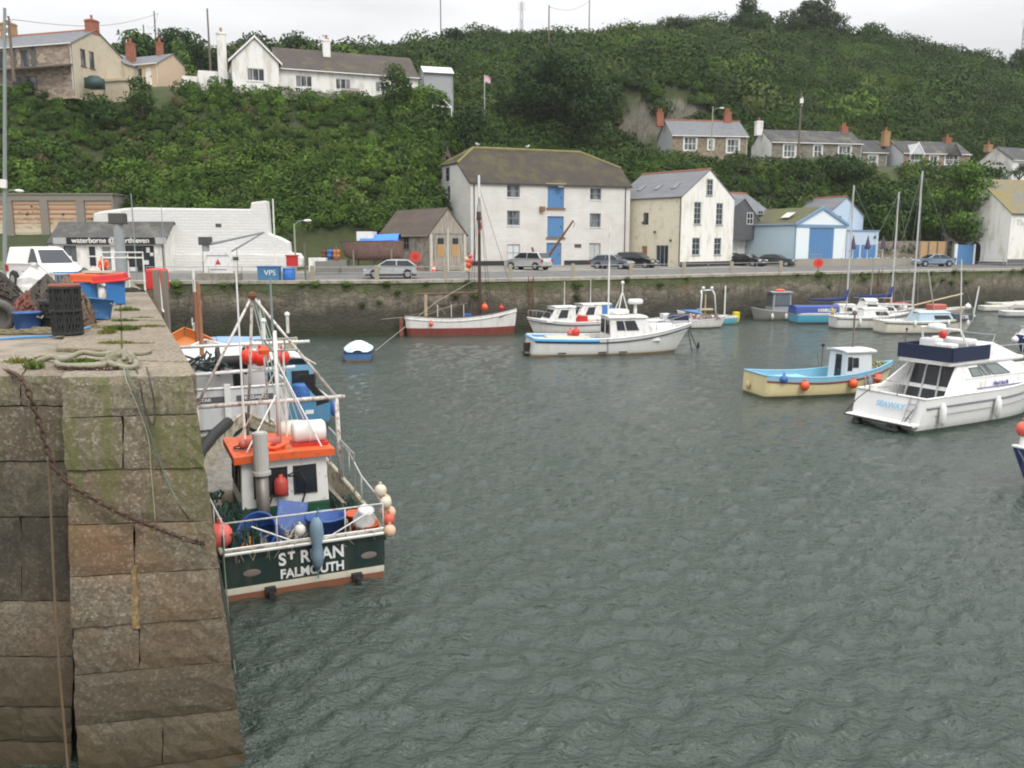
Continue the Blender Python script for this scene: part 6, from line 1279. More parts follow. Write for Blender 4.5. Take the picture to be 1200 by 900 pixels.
b.tube([(1.9, .3, 1.4), (1.8, .45, 1.1), (1.85, .3, .9), (1.9, .1, 1.1), (1.9, -.1, 1.0)], .025, 5); b.build('hoses', BLACK, SR)
# roof gear
b = M(); b.cyl((2.75, -.02, 2.28), (2.75, -.02, 4.78), .05, .04, 10); mst = b.build('mast', WHITESTEEL, SR, True)
b = M(); b.cyl((2.75, .42, 4.35), (2.75, -.5, 4.35), .025, None, 6); b.cyl((2.75, .42, 4.6), (2.75, -.5, 4.6), .02, None, 6); b.tube([(2.75, 0, 4.3), (2.75, .2, 4.55), (2.75, .2, 4.65)], .02, 5); b.tube([(2.75, 0, 4.1), (2.75, -.22, 4.4), (2.75, -.22, 4.6)], .02, 5); b.build('yardarm', STEEL, mst)
for y, z in ((.2, 4.6), (-.3, 4.72)): b = M(); b.cyl((2.75, y, z), (2.75, y, z + .36), .035, None, 7); b.ball((2.75, y, z + .4), .06, 8); b.build('aerial', PLASTIC, mst)
b = M(); b.cyl((2.75, .02, 4.78), (2.75, .02, 5.9), .03, .02, 6); b.build('topmast', POLEG, mst); b = M(); b.lathe([(.1, 0), (.12, .1), (.02, .2)], (2.75, .22, 4.28), 8); b.build('deck_light', ORANGE, mst)
b = M(); b.lathe([(.02, -.36), (.2, -.35), (.245, -.3), (.245, -.02), (.26, -.01), (.26, .03), (.245, .04), (.245, .3), (.2, .35), (.02, .36)], (0, 0, 0), 14, Matrix(((1, 0, 0), (0, 0, 1), (0, 1, 0)))); b.v = [(x + 2.55, y - .62, z + 2.56) for x, y, z in b.v]; lr = b.build('liferaft', pm('liferaft_white', (.74, .73, .7), .4, .08), SR, True); b = M(); b.bx(2.3, -1.0, 2.29, 2.8, -.25, 2.35); b.build('cradle', RED, lr)
b = M(); b.cyl((2.5, .75, 2.42), (2.5, .02, 2.42), .1, None, 10); b.ball((2.5, .78, 2.42), .1, 8); b.build('rolled_smoke_float', pm('dull_red', (.45, .12, .1), .6), SR, True); b = M(); b.tube([(2.32, .35 + .2 * math.cos(a), 2.4) if False else (2.3 + .17 * math.sin(a), .12 + .17 * math.cos(a), 2.36 + .03 * math.sin(2 * a)) for a in [i * .63 for i in range(10)]], .045, 6, True); b.build('lifebuoy', ORANGE, SR, True)
b = M(); b.tube([(2.6 + .14 * math.sin(a), .82 + .14 * math.cos(a), 2.33) for a in [i * .63 for i in range(10)]], .018, 5, True); b.build('coiled_line', BLACK, SR)
b = M()
for a, c_ in (((2.75, 0, 4.2), (3.6, -.85, 2.3)), ((2.75, 0, 4.2), (2.1, -.8, 2.3)), ((2.75, 0, 3.4), (2.2, .75, 2.3)), ((2.75, 0, 3.9), (3.55, .75, 2.3))): b.cyl(a, c_, .018, None, 5)
b.build('mast_stays', WHITESTEEL, mst)
# gantry forward of the wheelhouse
PT_ = sh(.46); STB = V((PT_.x, -PT_.y, PT_.z)); AP = V((PT_.x + .35, .2, 5.45)); b = M(); ML = PT_ + V((-.02, -.1, 2.0)); MR = STB + V((0, .1, 2.0))
b.cyl(PT_ + V((0, -.05, -.1)), ML, .07, .055, 8); b.cyl(STB + V((0, .05, -.1)), MR, .06, .05, 8); b.cyl(ML, AP, .036, .03, 8); b.cyl(MR, AP, .036, .03, 8); b.cyl(ML + V((0, .1, 0)), MR + V((0, -.2, 0)), .05, None, 8)
b.cyl(AP, AP + V((1.3, .1, -3.6)), .034, None, 7); b.cyl(AP + V((0, -.15, -.1)), AP + V((.6, -.35, -3.1)), .024, None, 6); b.cyl(AP + V((.6, -.35, -3.0)), MR + V((-.5, .6, -1.5)), .04, None, 7); gn = b.build('gantry', pm('worn_white_steel', (.58, .57, .53), .55, .2, 6, 0, 0, (.28, .14, .07), .35), SR, True)
b = M()
for i in range(4): b.cyl(AP + V((0, -.05 * i, -.1)), AP + V((.6, -.7 - .14 * i, -3.5)), .016, None, 4)
b.build('hauling_ropes', pm('pale_green_rope', (.4, .5, .44), .9), gn); b = M(); b.ball(AP, .1, 8); b.build('block', RUST, gn)
b = M(); b.cyl((WX1 + .25, -.75, 1.0), (WX1 + .25, -.75, 1.85), .1, None, 8); b.lathe([(.3, 1.85), (.42, 1.9), (.44, 2.05), (.36, 2.2), (.05, 2.24)], (WX1 + .25, -.55, .28), 16); b.build('radar_dome', pm('radome_cream', (.62, .6, .5), .5), SR, True)
b = M()
for i in range(9): b.tube([(WX1 + .7 + .05 * i, .15 + .3 * math.cos(a + i), 1.75 + .26 * math.sin(a)) for a in [j * .63 for j in range(10)]], .04, 5, True)
b.cyl((WX1 + .9, .2, .8), (WX1 + .9, .2, 1.6), .2, None, 8); b.build('net_hauler', pm('dark_net', (.03, .05, .05), .9, .5, 14, 0, .5), SR)
b = M(); b.cyl((3.5, .62, 2.28), (3.5, .62, 6.1), .03, .018, 6); b.cyl((3.45, -.3, 2.28), (3.45, -.3, 4.4), .022, None, 6); b.build('whip_aerials', WHITE, SR)
# rails round the stern
za = sh.zg(0); y0 = sh.half(0) - .05; A = [(-.12, y0, za + .62), (-.12, -y0, za + .62)]; pr = [sh(u, .04, .62) for u in (.0, .12, .24)]; tp = [V((p.x, -p.y, p.z)) for p in reversed([sh(u, .04, .62 + (.25 if u > .3 else 0)) for u in (.1, .22, .36, .44)])]
rail(SR, [tuple(p) for p in reversed(pr)] + A + [tuple(p) for p in tp[::-1]], .017, 'stern_rail', pm('pale_grey_pipe', (.5, .5, .47), .5, .2, 6, 0, 0, (.25, .13, .07), .2), [A[0], (-.12, .55, za + .62), (-.12, -.75, za + .62), A[1]] + [tuple(p) for p in pr[1:]] + [tuple(p) for p in tp[:3]], .6)
b = M(); b.tube([(-.13, y0, za + .12), (-.13, -y0, za + .12)], .018, 5); b.tube([(-.13, y0 - .5, za + .5), (-.13, .2, za + .08)], .014, 5); b.tube([(-.13, -1.25, za + .5), (-.13, -.35, za + .06)], .014, 5); b.tube([(-.14, y0, za + .02), (-.14, -y0, za + .02)], .03, 5); b.build('lower_rail', WHITESTEEL, SR)
b = M(); b.tube([V((p.x, -p.y, p.z)) for p in (sh(u, .04, .95) for u in (.3, .4, .5, .58))], .025, 5)
for u in (.3, .44, .58): p = sh(u, .04); b.cyl((p.x, -p.y, p.z), (p.x, -p.y, p.z + .95), .022, None, 5)
b.build('side_rail', STEEL, SR)
b = M(); b.obox((3.1, -1.2, .75), (2.2, .08, .5), .03); b.build('pound_board', WOOD, SR); b = M(); b.obox((3.2, 1.15, .62), (2.0, .35, .3), -.03); b.build('deck_box', WOOD, SR)
def tangle(n, x0, x1, y0, y1, z, h, r, step=.16, k_=8):
    b = M()
    for _ in range(n):
        p = V((random.uniform(x0, x1), random.uniform(y0, y1), z)); a = random.uniform(0, 6.3); pts = [p]
        for i in range(k_):
            a += random.uniform(-1, 1.2); q_ = pts[-1] + V((math.cos(a) * step, math.sin(a) * step, 0)); pts.append(V((min(x1, max(x0, q_.x)), min(y1, max(y0, q_.y)), z + h * random.random() ** 2)))
        b.tube(pts, r, 4)
    return b
tangle(60, .0, 1.7, -1.35, 1.3, .6, .4, .018).build('loose_ropes', CREAMROPE, SR)
DN_ = pm('dark_green_net', (.025, .06, .045), .95, .5, 10)
tangle(150, .05, 2.4, .85, 1.5, .55, .75, .02, .13).build('port_net_pile', DN_, SR); tangle(60, 2.6, 4.6, 1.0, 1.45, .6, .3, .025, .16).build('side_deck_nets', DN_, SR); tangle(90, .9, 2.6, -1.5, -1.1, .6, .42, .018, .13).build('starboard_net_pile', DN_, SR)
b = M(); b.lathe([(.25, 0), (.32, .15), (.3, .4), (.22, .5)], (3.9, .85, .5), 9); b.build('sack', pm('dun_sack', (.22, .18, .14), .95, .3, 4, 0, .4), SR, True)
# gear that stands on her deck
def tub(label, p, r, h, mat, tilt=(0, 0, 0), group=None, fill=None, name='plastic_tub'):
    t = thing(name, label, 'tub', p, 0, group); t.rotation_euler = tilt; b = M(); b.lathe([(r * .82, 0), (r * .86, .03), (r, h * .94), (r * 1.06, h * .94), (r * 1.06, h), (r * .95, h), (r * .78, .05)], n=22); b.build('body', mat, t, True)
    b = M(); b.tube([(r * 1.02, -.1, h * .8), (r * 1.12, 0, h * .7), (r * 1.02, .1, h * .8)], .015, 5); b.build('rope_handle', CREAMROPE, t)
    if fill: b = M(); b.lathe([(r * .93, h * .8), (r * .5, h * .86), (.02, h * .88)], n=14); b.build('contents', fill, t, True)
    return t
DB = pm('deep_blue_plastic', (.02, .07, .27), .4, .25, 4, 0, 0, (.06, .13, .3), .25)
tub('dark blue tub standing upright on the stern deck right of the leaning one', world(SR, (.75, -.55, .62)), .4, .56, DB, (0, 0, 0))
tub('dark blue tub leaning on its side on the stern deck beside the steel stack', world(SR, (.95, .55, .75)), .4, .62, DB, (R(-25), R(-52), R(110)))
o = M().obox((0, 0, 0), (.06, .62, .72)).build('plastic_board', DB, bevel=.02); o.location = world(SR, (1.4, .02, 1.0)); o.rotation_euler = (R(12), R(25), R(114)); tag(o, 'flat blue lid propped up between the two dark blue tubs', 'lid')
OB = pm('orange_red_bucket', (.58, .1, .03), .45, .15)
tub('orange-red bucket with white bag inside at the starboard stern corner', world(SR, (.3, -1.27, .6)), .25, .46, OB, (0, 0, 0))
o = M(); o.lathe([(.02, 0), (.2, .1), (.23, .25), (.14, .42), (.17, .5), (.02, .5)], n=9); o = o.build('white_bag', PLASTIC, None, True); o.location = world(SR, (.33, -1.2, .94)); o.rotation_euler = (R(20), R(14), 0); tag(o, 'crumpled white bag stuffed into the orange-red bucket', 'bag')
tub('second orange-red bucket behind the one holding the white bag', world(SR, (.85, -1.2, .62)), .23, .5, OB, (0, 0, 0))
t = thing('fish_crate', 'small rust red crate on the port stern corner under an orange float', 'crate', world(SR, (.42, 1.02, .56)), R(114.5)); b = M()
for a in ((-.28, -.02, 0, .28, .02, .24), (-.28, .5, 0, .28, .54, .24), (-.3, -.02, 0, -.26, .54, .24), (.26, -.02, 0, .3, .54, .24), (-.28, 0, 0, .28, .52, .03)): b.bx(a[0], a[1] - .26, a[2], a[3], a[4] - .26, a[5])
b.build('box', pm('crate_red', (.4, .1, .06), .6), t)
def ball_thing(name, label, p, r, mat, cat='float', group=None, sc=(1, 1, 1.05)):
    t = thing(name, label, cat, p, random.uniform(0, 3), group); b = M(); b.ball((0, 0, 0), r, 16, sc); b.build('ball', mat, t, True); b = M(); b.cyl((0, 0, r * .95 * sc[2]), (0, 0, r * sc[2] + r * .35), r * .22, None, 8); b.build('eye', mat, t); return t
ball_thing('net_float', 'orange float lying in the rust red crate on the stern', world(SR, (.4, 1.0, .82)), .17, pm('orange_float', (.7, .25, .04), .5))
ball_thing('net_float', 'pale green float on deck between the crate and the leaning tub', world(SR, (.3, .55, .68)), .14, pm('pale_green_float', (.45, .5, .36), .6))
ball_thing('ball_fender', 'big faded red ball fender hanging between the green boat and the pier', G(258, 628, 1.15), .235, PINK, 'fender', sc=(1, 1, 1.12))
FL = [pm('cream_float', (.6, .54, .42), .6, .15, 6), pm('peach_float', (.62, .42, .28), .6, .15, 6), pm('red_float', (.5, .1, .06), .6)]
ps = [(.35, .05, .85, 0), (.25, .12, .62, 0), (.45, .17, .6, 1), (.32, .22, .38, 1), (.12, .14, .3, 2), (.0, .12, .1, 1), (.55, .1, .78, 0), (.6, .2, .3, 1)]
for x, y, z, c_ in ps: ball_thing('net_float', 'pale round net float in the bunch hung on the starboard stern rail', world(SR, (x, -1.55 - y, za + z - .1)), .125, FL[c_], group='bunch of floats on the starboard rail')
t = thing('pot_buoy', 'bluish bunch of pot buoys hanging over the transom lettering', 'buoy', world(SR, (-.22, -.17, za + .12))); b = M(); b.lathe([(.03, -.62), (.1, -.5), (.13, -.3), (.09, -.12), (.14, .1), (.12, .3), (.05, .42)], n=10); b.build('float', pm('weathered_blue_float', (.16, .24, .3), .7, .35, 7, 0, .3), t, True); b = M(); b.cyl((0, 0, .4), (.05, .0, .62), .012); b.tube([(.0, .05, .3), (-.06, .1, -.2), (0, .02, -.8)], .014, 4); b.build('lanyard', GREENROPE, t)
ball_thing('net_float', 'white float on the rail above the hanging pot buoys', world(SR, (-.1, .12, za + .3)), .11, pm('white_float', (.62, .62, .58), .6))
t = thing('ball_fenders', 'black tyre and rubber fenders hung along the port side by the pier', 'fender', world(SR, (1.0, 1.66, .8)), R(114.5))
b = M(); b.tube([(0, .12, -.35), (0, .12, .3)], .12, 8); b.build('tyre_fender', BLACK, t); b = M(); b.tube([(.8, .14, -.5), (.8, .14, .35)], .11, 8); b.build('rubber_fender', BLACK, t); b = M(); b.cyl((.8, .1, .3), (.8, -.05, .5), .02); b.cyl((0, .1, .3), (0, -.05, .5), .02); b.build('lanyards', GREENROPE, t); t.name = 'side_fenders'
b = M(); b.tube([V((p.x, p.y + .05, p.z + .02)) for p in (sh(u, 0) for u in (.34, .44, .55, .66, .76, .86, .94))], .15, 8); b.build('bow_rubber', BLACK, SR, True)
# ---------------------------------------------------------------- white stern trawler ahead of her
TR = boat('trawler', 'white beam trawler with red floats and black cone flags ahead of the green boat', G(276, 513), 114.5, 'fishing boat')
tw = hull_mat('white_trawler_hull', [(-1, (.12, .05, .04)), (.1, (.12, .05, .04)), (.14, (.55, .56, .57)), (2.9, (.55, .56, .57))], .4, (.26, .2, .15), .5)
s2 = hull(TR, 10, 4.0, 1.75, 1.75, 2.4, .9, tw, .95, .6, .5, DECKG, 2.6, WHITE, strake=pm('brown_trim', (.2, .1, .08)), strake_z=.14)
for y, tx in ((1.0, 'STAR'), (-.72, 'PENZANCE')):
    b = M(); b.bx(-.02, y - (.62 if tx == 'PENZANCE' else .75), 1.28, -.005, y + (.62 if tx == 'PENZANCE' else .75), 1.48); b.build('name_plate', pm('grey_plate', (.09, .09, .09), .5), TR); text('lettering', 'MORNING STAR' if False else ('·· STAR' if tx == 'STAR' else tx), .15, TR, (-.03, y, 1.38), (0, -1, 0), (0, 0, 1), PLASTIC, .004, 'CENTER', .004, 1.15)
b = M(); b.bx(-.12, .1, .2, -.0, .3, 1.9); b.build('transom_post', WHITESTEEL, TR); b = M(); b.tube([(-.05, 1.9, .35), (-.05, -1.9, .35)], .03, 5); b.build('low_strake', SASH, TR)
cabin(TR, 1.6, 4.4, 1.35, 1.25, 2.45, pm('trawler_house', (.68, .69, .7), .5, .1, 3), WHITE, .1, 0, .05, .2, [('a', .3, .42, .1, .9), ('l', .1, .3, .4, .8), ('r', .1, .3, .4, .8)], 'deckhouse')
cabin(TR, 5.2, 7.2, 1.2, 1.3, 2.3, WHITE, WHITE, .2, 0, .08, .15, [('a', .1, .45, .5, .85), ('a', .55, .9, .5, .85), ('f', .1, .45, .5, .85), ('f', .55, .9, .5, .85), ('l', .1, .5, .5, .85), ('r', .1, .5, .5, .85)], 'wheelhouse')
b = M(); b.cyl((1.2, 1.9, 3.1), (1.2, -2.9, 3.1), .06, None, 8); b.cyl((.4, 1.85, 2.2), (.4, -2.2, 2.3), .07, None, 8)
for y in (1.7, -1.7): b.cyl((1.2, y, 1.5), (1.2, y, 3.1), .07, None, 7)
b.build('trawl_gallows', WHITESTEEL, TR, True)
b = M(); b.lathe([(.12, -.5), (.5, -.5), (.5, -.42), (.2, -.4), (.2, .4), (.5, .42), (.5, .5), (.12, .5)], (0, 0, 0), 14, Matrix(((1, 0, 0), (0, 0, 1), (0, 1, 0)))); b.v = [(x + 1.0, y - .1, z + 2.55) for x, y, z in b.v]; b.build('net_drum', BLACK, TR)
b = M()
for i in range(40): x, y, z = random.uniform(.5, 1.7), random.uniform(.1, 1.8), random.uniform(2.4, 2.8); b.tube([(x, y, z), (x + random.uniform(-.4, .4), y + random.uniform(-.4, .4), z + random.uniform(-.2, .2)), (x + random.uniform(-.4, .4), y + random.uniform(-.5, .5), z - .2)], .04, 4)
b.build('dark_nets', pm('dark_net', (.03, .05, .05)), TR)
for i, (x, y, z, r_, lb) in enumerate(((.3, -1.0, 2.72, .3, 'large bright red float on the trawler, left of the other'), (.35, -.62, 2.75, .28, 'bright red float touching the larger one on the trawler'), (.3, -1.75, 2.7, .27, 'bright red float on the trawler right of the pair'))):
    ball_thing('red_float', lb, world(TR, (x, y, z)), r_, pm('bright_red_float', (.75, .04, .02), .4))
for nm, q_ in (('upper black triangular flag hanging from the trawler boom', ((349, 440), (368, 438), (368, 463))), ('lower black triangular flag hanging below the other from the trawler boom', ((368, 452), (386, 471), (371, 476)))):
    b = M(); b.prism([P(x, y, 27.2) for x, y in q_], (.03, .08, 0)); tag(b.build('black_flag', pm('black_cloth', (.015, .015, .015), .9)), nm, 'flag')
mr_ = (3.0, .7); b = M(); b.cyl((mr_[0], mr_[1], 1.3), (mr_[0], mr_[1], 5.2), .09, .07, 8); b.build('mast', pm('rusty_brown_mast', (.28, .12, .06), .7, .3, 4), TR)
# small blue cabin boat rafted outside the trawler
CB = boat('blue_cabin_boat', 'light blue cabin boat with white domed roof rafted outside the trawler', G(352, 500), 114.5, 'boat'); hb = hull_mat('light_blue_hull', [(-1, (.05, .05, .06)), (.06, (.05, .05, .06)), (.1, (.06, .22, .38)), (2.9, (.06, .22, .38))])
hull(CB, 7, 2.5, .95, .9, 1.4, .6, hb, .92, .5, .35, DECKG, 2.4, WHITE); cabin(CB, 2.0, 4.6, 1.02, .55, 2.0, pm('sky_cabin', (.15, .36, .5), .5, .12, 3), PLASTIC, .3, .0, .08, .1, [('a', .1, .44, .5, .85), ('a', .56, .9, .5, .85), ('l', .1, .5, .5, .85), ('r', .1, .5, .5, .85)], rt=.05, crown=.35)
b = M(); b.lathe([(.3, 0), (.34, .3), (.32, .75), (.3, .8)], (1.2, -.3, .6), 12); b.build('blue_barrel', BLUE, CB, True); b = M(); b.bx(.3, .2, .6, .9, .9, 1.0); b.build('orange_crate', ORANGE, CB); b = M(); b.bx(-.02, -.5, .45, -.005, -.2, .6); b.build('registration_plate', PLASTIC, CB)
fender(CB, (.3, -1.3, .55), .5, .13, pm('blue_fender', (.05, .12, .35), .5)); ballf(CB, (.4, 1.0, 1.3), .22, pm('peach_float', (.62, .42, .28)))
# ---------------------------------------------------------------- others
WH2 = hull_mat('white_hull_dark_foot', [(-1, (.05, .06, .07)), (.05, (.05, .06, .07)), (.09, (.68, .67, .63)), (2.9, (.68, .67, .63))]); CRH = hull_mat('cream_hull', [(-1, (.08, .09, .1)), (.06, (.08, .09, .1)), (.09, (.66, .63, .53)), (2.9, (.66, .63, .53))])
OBT = boat('orange_decked_boat', 'white boat with varnished orange bulwarks and brown mast moored behind the pier edge', G(232, 446), 114.5, 'fishing boat'); hull(OBT, 8, 2.8, 1.4, 1.3, 1.9, .7, WH2, .9, .5, .45, pm('orange_wood', (.5, .17, .04), .5, .2), 2.4, pm('orange_wood', (.5, .17, .04)), cap_r=.06)
b = M(); b.cyl((3.0, -.3, .9), (3.0, -.3, 4.2), .1, .08, 8); m_ = b.build('mast', pm('rusty_brown_mast', (.28, .12, .06)), OBT); b = M(); b.cyl((3.0, -.3, 4.2), (3.0, -.3, 5.4), .075, .06, 8); b.build('mast_top', WHITESTEEL, m_); b = M()
for i in range(30): x, y = random.uniform(.2, 1.6), random.uniform(-1.2, .1); b.tube([(x, y, 1.1), (x + random.uniform(-.3, .3), y, 1.3 + random.uniform(0, .3)), (x + random.uniform(-.4, .4), y - .3, 1.1)], .05, 5)
b.build('brown_nets', pm('brown_net', (.1, .075, .06), .95, .4, 8, 0, .4), OBT); b = M(); b.cyl((3, -.3, 4.9), (7.5, 0, 1.9), .012); b.cyl((3, -.3, 4.9), (.2, 0, 1.5), .012); b.cyl((3, -.3, 5.2), (3.2, -1.35, 1.4), .012); b.build('stays', BLACK, m_)
fender(OBT, (2.4, -.5, 3.6), .5, .06, PLASTIC, 'white_tube')
TC = boat('covered_tender', 'small tender under a pale blue tarpaulin with white outboard by the pier edge', G(222, 416), 15, 'boat'); hull(TC, 4.6, 1.7, .6, .6, .8, .3, WH2, .9, .3, .3, DECKG, 2.2, WHITE); b = M()
n = 8
vs = [(.25 + 4.0 * i / n, .8 * s * (1 - max(0, (i / n - .6)) ** 1.5 * 2.2), .62 + .1 * (i / n) + (.42 - .2 * abs(i / n - .4)) * (1 - abs(s)) + random.uniform(-.02, .03)) for i in range(n + 1) for s in (-1, -.5, 0, .5, 1)]; b.add(vs, [(5 * i + j, 5 * i + j + 1, 5 * i + j + 6, 5 * i + j + 5) for i in range(n) for j in range(4)]); b.build('tarpaulin', pm('pale_blue_tarp', (.22, .33, .47), .7, .2, 3), TC, True, fix=False)
b = M(); b.obox((-.2, 0, .75), (.4, .32, .5)); b.cyl((-.25, 0, .6), (-.3, 0, -.4), .08); b.build('outboard', PLASTIC, TC, bevel=.05); b = M(); b.cyl((.35, .4, .6), (.35, .4, 1.9), .03); b.cyl((.35, -.4, .6), (.35, -.4, 1.9), .03); b.cyl((.35, -.85, 1.9), (.35, .75, 1.9), .03); b.cyl((.35, -.8, 1.9), (.35, -.8, 2.3), .035); b.build('light_frame', WHITESTEEL, TC)
b = M(); b.lathe([(.16, -.15), (.26, 0), (.16, .2)], (.35, .75, 1.95), 9); b.build('searchlight', NAVY, TC)
DN = boat('dinghy', 'small upturned-looking cream dinghy afloat between the two masts', G(313, 413), 70, 'dinghy'); hull(DN, 3.2, 1.7, .5, .45, .6, .2, pm('algae_cream', (.5, .47, .33), .7, .2, 2, 0, 0, (.3, .3, .1), .3), .8, .25, .2, TAN, 2.0, TAN)
BD = boat('covered_boat', 'little round boat under a blue and white cover moored alone on the water', G(419, 424), 98, 'boat'); hull(BD, 3.4, 1.75, .5, .45, .65, .25, hull_mat('mid_blue_hull', [(-1, (.15, .08, .04)), (.05, (.15, .08, .04)), (.08, (.04, .15, .35)), (2.9, (.04, .15, .35))]), .85, .25, .2, BLUE, 2.0, NAVY)
b = M(); n = 8; vs = [(.05 + 3.2 * i / n, .86 * s * math.sin(math.pi * (.28 + .62 * (1 - i / n)) ) ** .7, .48 + .12 * (i / n) + .5 * (1 - s * s) * math.sin(math.pi * (.12 + .8 * i / n)) + random.uniform(-.02, .02)) for i in range(n + 1) for s in (-1, -.6, -.2, .2, .6, 1)]; b.add(vs, [(6 * i + j, 6 * i + j + 1, 6 * i + j + 7, 6 * i + j + 6) for i in range(n) for j in range(5)]); b.build('cover', pm('blue_and_white_cover', (.12, .36, .6), .6, .15, 2, 0, 0, (.65, .68, .68), .85), BD, True, fix=False)
b = M(); p = G(420, 424); q_ = qpt(p.x + 6, 0); b.tube([p + V((.8, 1.2, .5)), (p + q_) / 2 + V((.8, 0, .9)), q_], .02, 4); tag(b.build('mooring_rope', CREAMROPE), 'slack mooring rope from the covered round boat to the quay', 'rope')
# ---- the white lugger with the tall brown mast
LG = boat('lugger', 'old white wooden lugger with dark red bottom and tall brown mast along the quay', G(474, 393), 8.5, 'sailing boat')
s3 = hull(LG, 8.4, 2.7, 1.55, 1.35, 1.95, .9, hull_mat('lugger_hull', [(-1, (.2, .035, .03)), (.52, (.22, .045, .035)), (.6, (.7, .69, .66)), (2.9, (.7, .69, .66))], .5, (.3, .2, .14), .3), .6, .25, .3, WOOD, 2.6, SASH, .35, strake=WHITE, strake_z=.25)
b = M(); b.cyl((5.6, 0, .6), (5.6, 0, 8.6), .13, .11, 9); b.cyl((5.6, 0, 8.4), (5.55, 0, 9.0), .2, .14, 8); m_ = b.build('mast', pm('dark_brown_mast', (.07, .035, .028), .6, .2), LG); b = M(); b.cyl((5.6, 0, 9.0), (5.6, 0, 11.6), .11, .08, 8); b.build('mast_top', pm('white_spar', (.66, .66, .63), .6, .15, 5), m_)
b = M()
for y, x in ((1.3, 4.9), (-1.3, 4.9), (1.25, 5.6), (-1.25, 5.6), (1.1, 6.4), (-1.1, 6.4)): b.cyl((5.6, 0, 10.6), (x, y, 1.5), .014, None, 4)
b.cyl((5.6, 0, 10.8), (8.4, 0, 2.0), .014, None, 4); b.build('shrouds', BLACK, m_); b = M(); b.cyl((.9, 0, 3.0), (5.4, .1, 3.1), .07, None, 7); b.build('boom', BROWNWOOD, LG); b = M(); b.cyl((1.6, 0, 1.2), (1.6, 0, 3.0), .12, None, 8); b.build('mizzen_post', pm('tan_post', (.42, .33, .22), .8), LG)
b = M(); b.bx(-.35, -.04, -.8, -.05, .04, 1.3); b.build('rudder', pm('lugger_rudder', (.3, .1, .07), .6), LG)
for x in (2.4, 3.4, 4.3): b = M(); b.cyl((x, -1.1, 1.3), (x, -1.1, 2.3), .025); b.build('stanchion', WHITE, LG)
b = M(); b.cyl((.3, -.9, 1.5), (4.6, -1.0, 2.4), .02); b.cyl((1.6, 0, 3.0), (3.0, -.9, 1.6), .03); b.cyl((1.2, 0, 1.3), (3.9, 0, 2.3), .04); b.build('spars', WOOD, LG); ballf(LG, (1.9, -1.28, .95), .16, PINK); ballf(LG, (5.9, -.6, 2.05), .25); ballf(LG, (7.2, -.2, 1.95), .2, RED, 'red_bundle')
b = M(); b.tube([(5.6, -.05, 8.4), (5.75, -.1, 7.9), (5.5, -.2, 7.4), (5.6, -.1, 7.6)], .08, 5); b.build('furled_cloth', pm('red_brown_sail', (.28, .07, .05), .9), LG); b = M(); b.obox((7.2, -1.02, 1.42), (.6, .02, .08), R(-25), 0, R(-25)); b.build('bow_mark', RUST, LG); b = M(); b.bx(4.4, -.3, 1.3, 5.0, .3, 1.55); b.build('blue_box', BLUE, LG)
b = M(); b.tube([world(LG, (0, -.6, 1.4)), world(LG, (-3.0, 1.0, 1.0)), world(LG, (-6.5, 3.4, 1.6))], .025, 4); tag(b.build('mooring_rope', CREAMROPE), 'mooring rope running from the stern of the lugger to the quay', 'rope')
t = thing('marker_pole', 'tall pole of red and white pot markers standing at the quay edge', 'pole', qpt(-3.3, -.2) + V((0, 0, -1.0))); b = M(); b.cyl((0, 0, 0), (0, 0, 3.0), .05); b.build('pole', POLEW, t)
for i, (x, z, r_) in enumerate(((-.15, 2.5, .2), (.15, 2.4, .22), (0, 2.1, .24), (-.1, 1.7, .18), (.12, 2.75, .16))): ballf(t, (x, -.1, z), r_, [pm('peach_float', (.62, .42, .28)), PINK, ORANGE][i % 3], 'float')
# ---- the white angling boat with the pale blue stern
AN = boat('angling_boat', 'white angling boat with pale blue stern gunwale and radar over its wheelhouse', G(622, 415), 10, 'motor boat')
s4 = hull(AN, 10.3, 3.1, 1.1, 1.0, 1.75, .7, hull_mat('angling_hull', [(-1, (.3, .2, .12)), (.04, (.3, .2, .12)), (.1, (.66, .66, .64)), (2.9, (.66, .66, .64))], .3, (.4, .33, .22), .3), .88, 1.3, .4, DECKG, 2.3, WHITE, -.3, strake=NAVY, strake_z=.22, flare=.2)
b = M()
for s in (1, -1): b.tube([V((p.x, s * (p.y + .0), p.z - .08)) for p in (s4(u, 0) for u in (0, .1, .2, .3, .38))], .11, 6)
p = s4(0); b.tube([(p.x, p.y, p.z - .08), (p.x, -p.y, p.z - .08)], .11, 6); b.build('blue_gunwale', pm('pale_blue_paint', (.12, .38, .68), .4, .1), AN)
cabin(AN, 4.7, 7.9, 1.2, .8, 2.2, WHITE, WHITE, 1.0, .0, .16, .1, [('r', .34, .62, .48, .88), ('r', .66, .84, .48, .88), ('l', .34, .62, .48, .88), ('l', .1, .3, .48, .88), ('a', .1, .42, .3, .9), ('a', .58, .9, .3, .9), ('f', .08, .48, .4, .9), ('f', .52, .92, .4, .9)], 'wheelhouse')
b = M(); b.add([(7.2, .95, 1.2), (9.2, .5, 1.45), (9.2, -.5, 1.45), (7.2, -.95, 1.2), (7.2, .7, 1.75), (9.0, .35, 1.75), (9.0, -.35, 1.75), (7.2, -.7, 1.75)], [(0, 1, 5, 4), (1, 2, 6, 5), (2, 3, 7, 6), (4, 5, 6, 7), (0, 4, 7, 3)]); b.build('foredeck_house', WHITE, AN, bevel=.05)
b = M(); b.lathe([(.62, 0), (.68, .06), (.68, .22), (.6, .3)], (5.6, .3, 2.6), 18); b.build('liferaft', PLASTIC, AN, True); b = M(); b.cyl((6.6, 0, 2.5), (6.6, 0, 3.25), .12, .1, 8); b.lathe([(.4, 3.25), (.46, 3.3), (.46, 3.48), (.38, 3.54)], (6.6, 0, 0), 16); b.build('radar', PLASTIC, AN, True)
b = M()
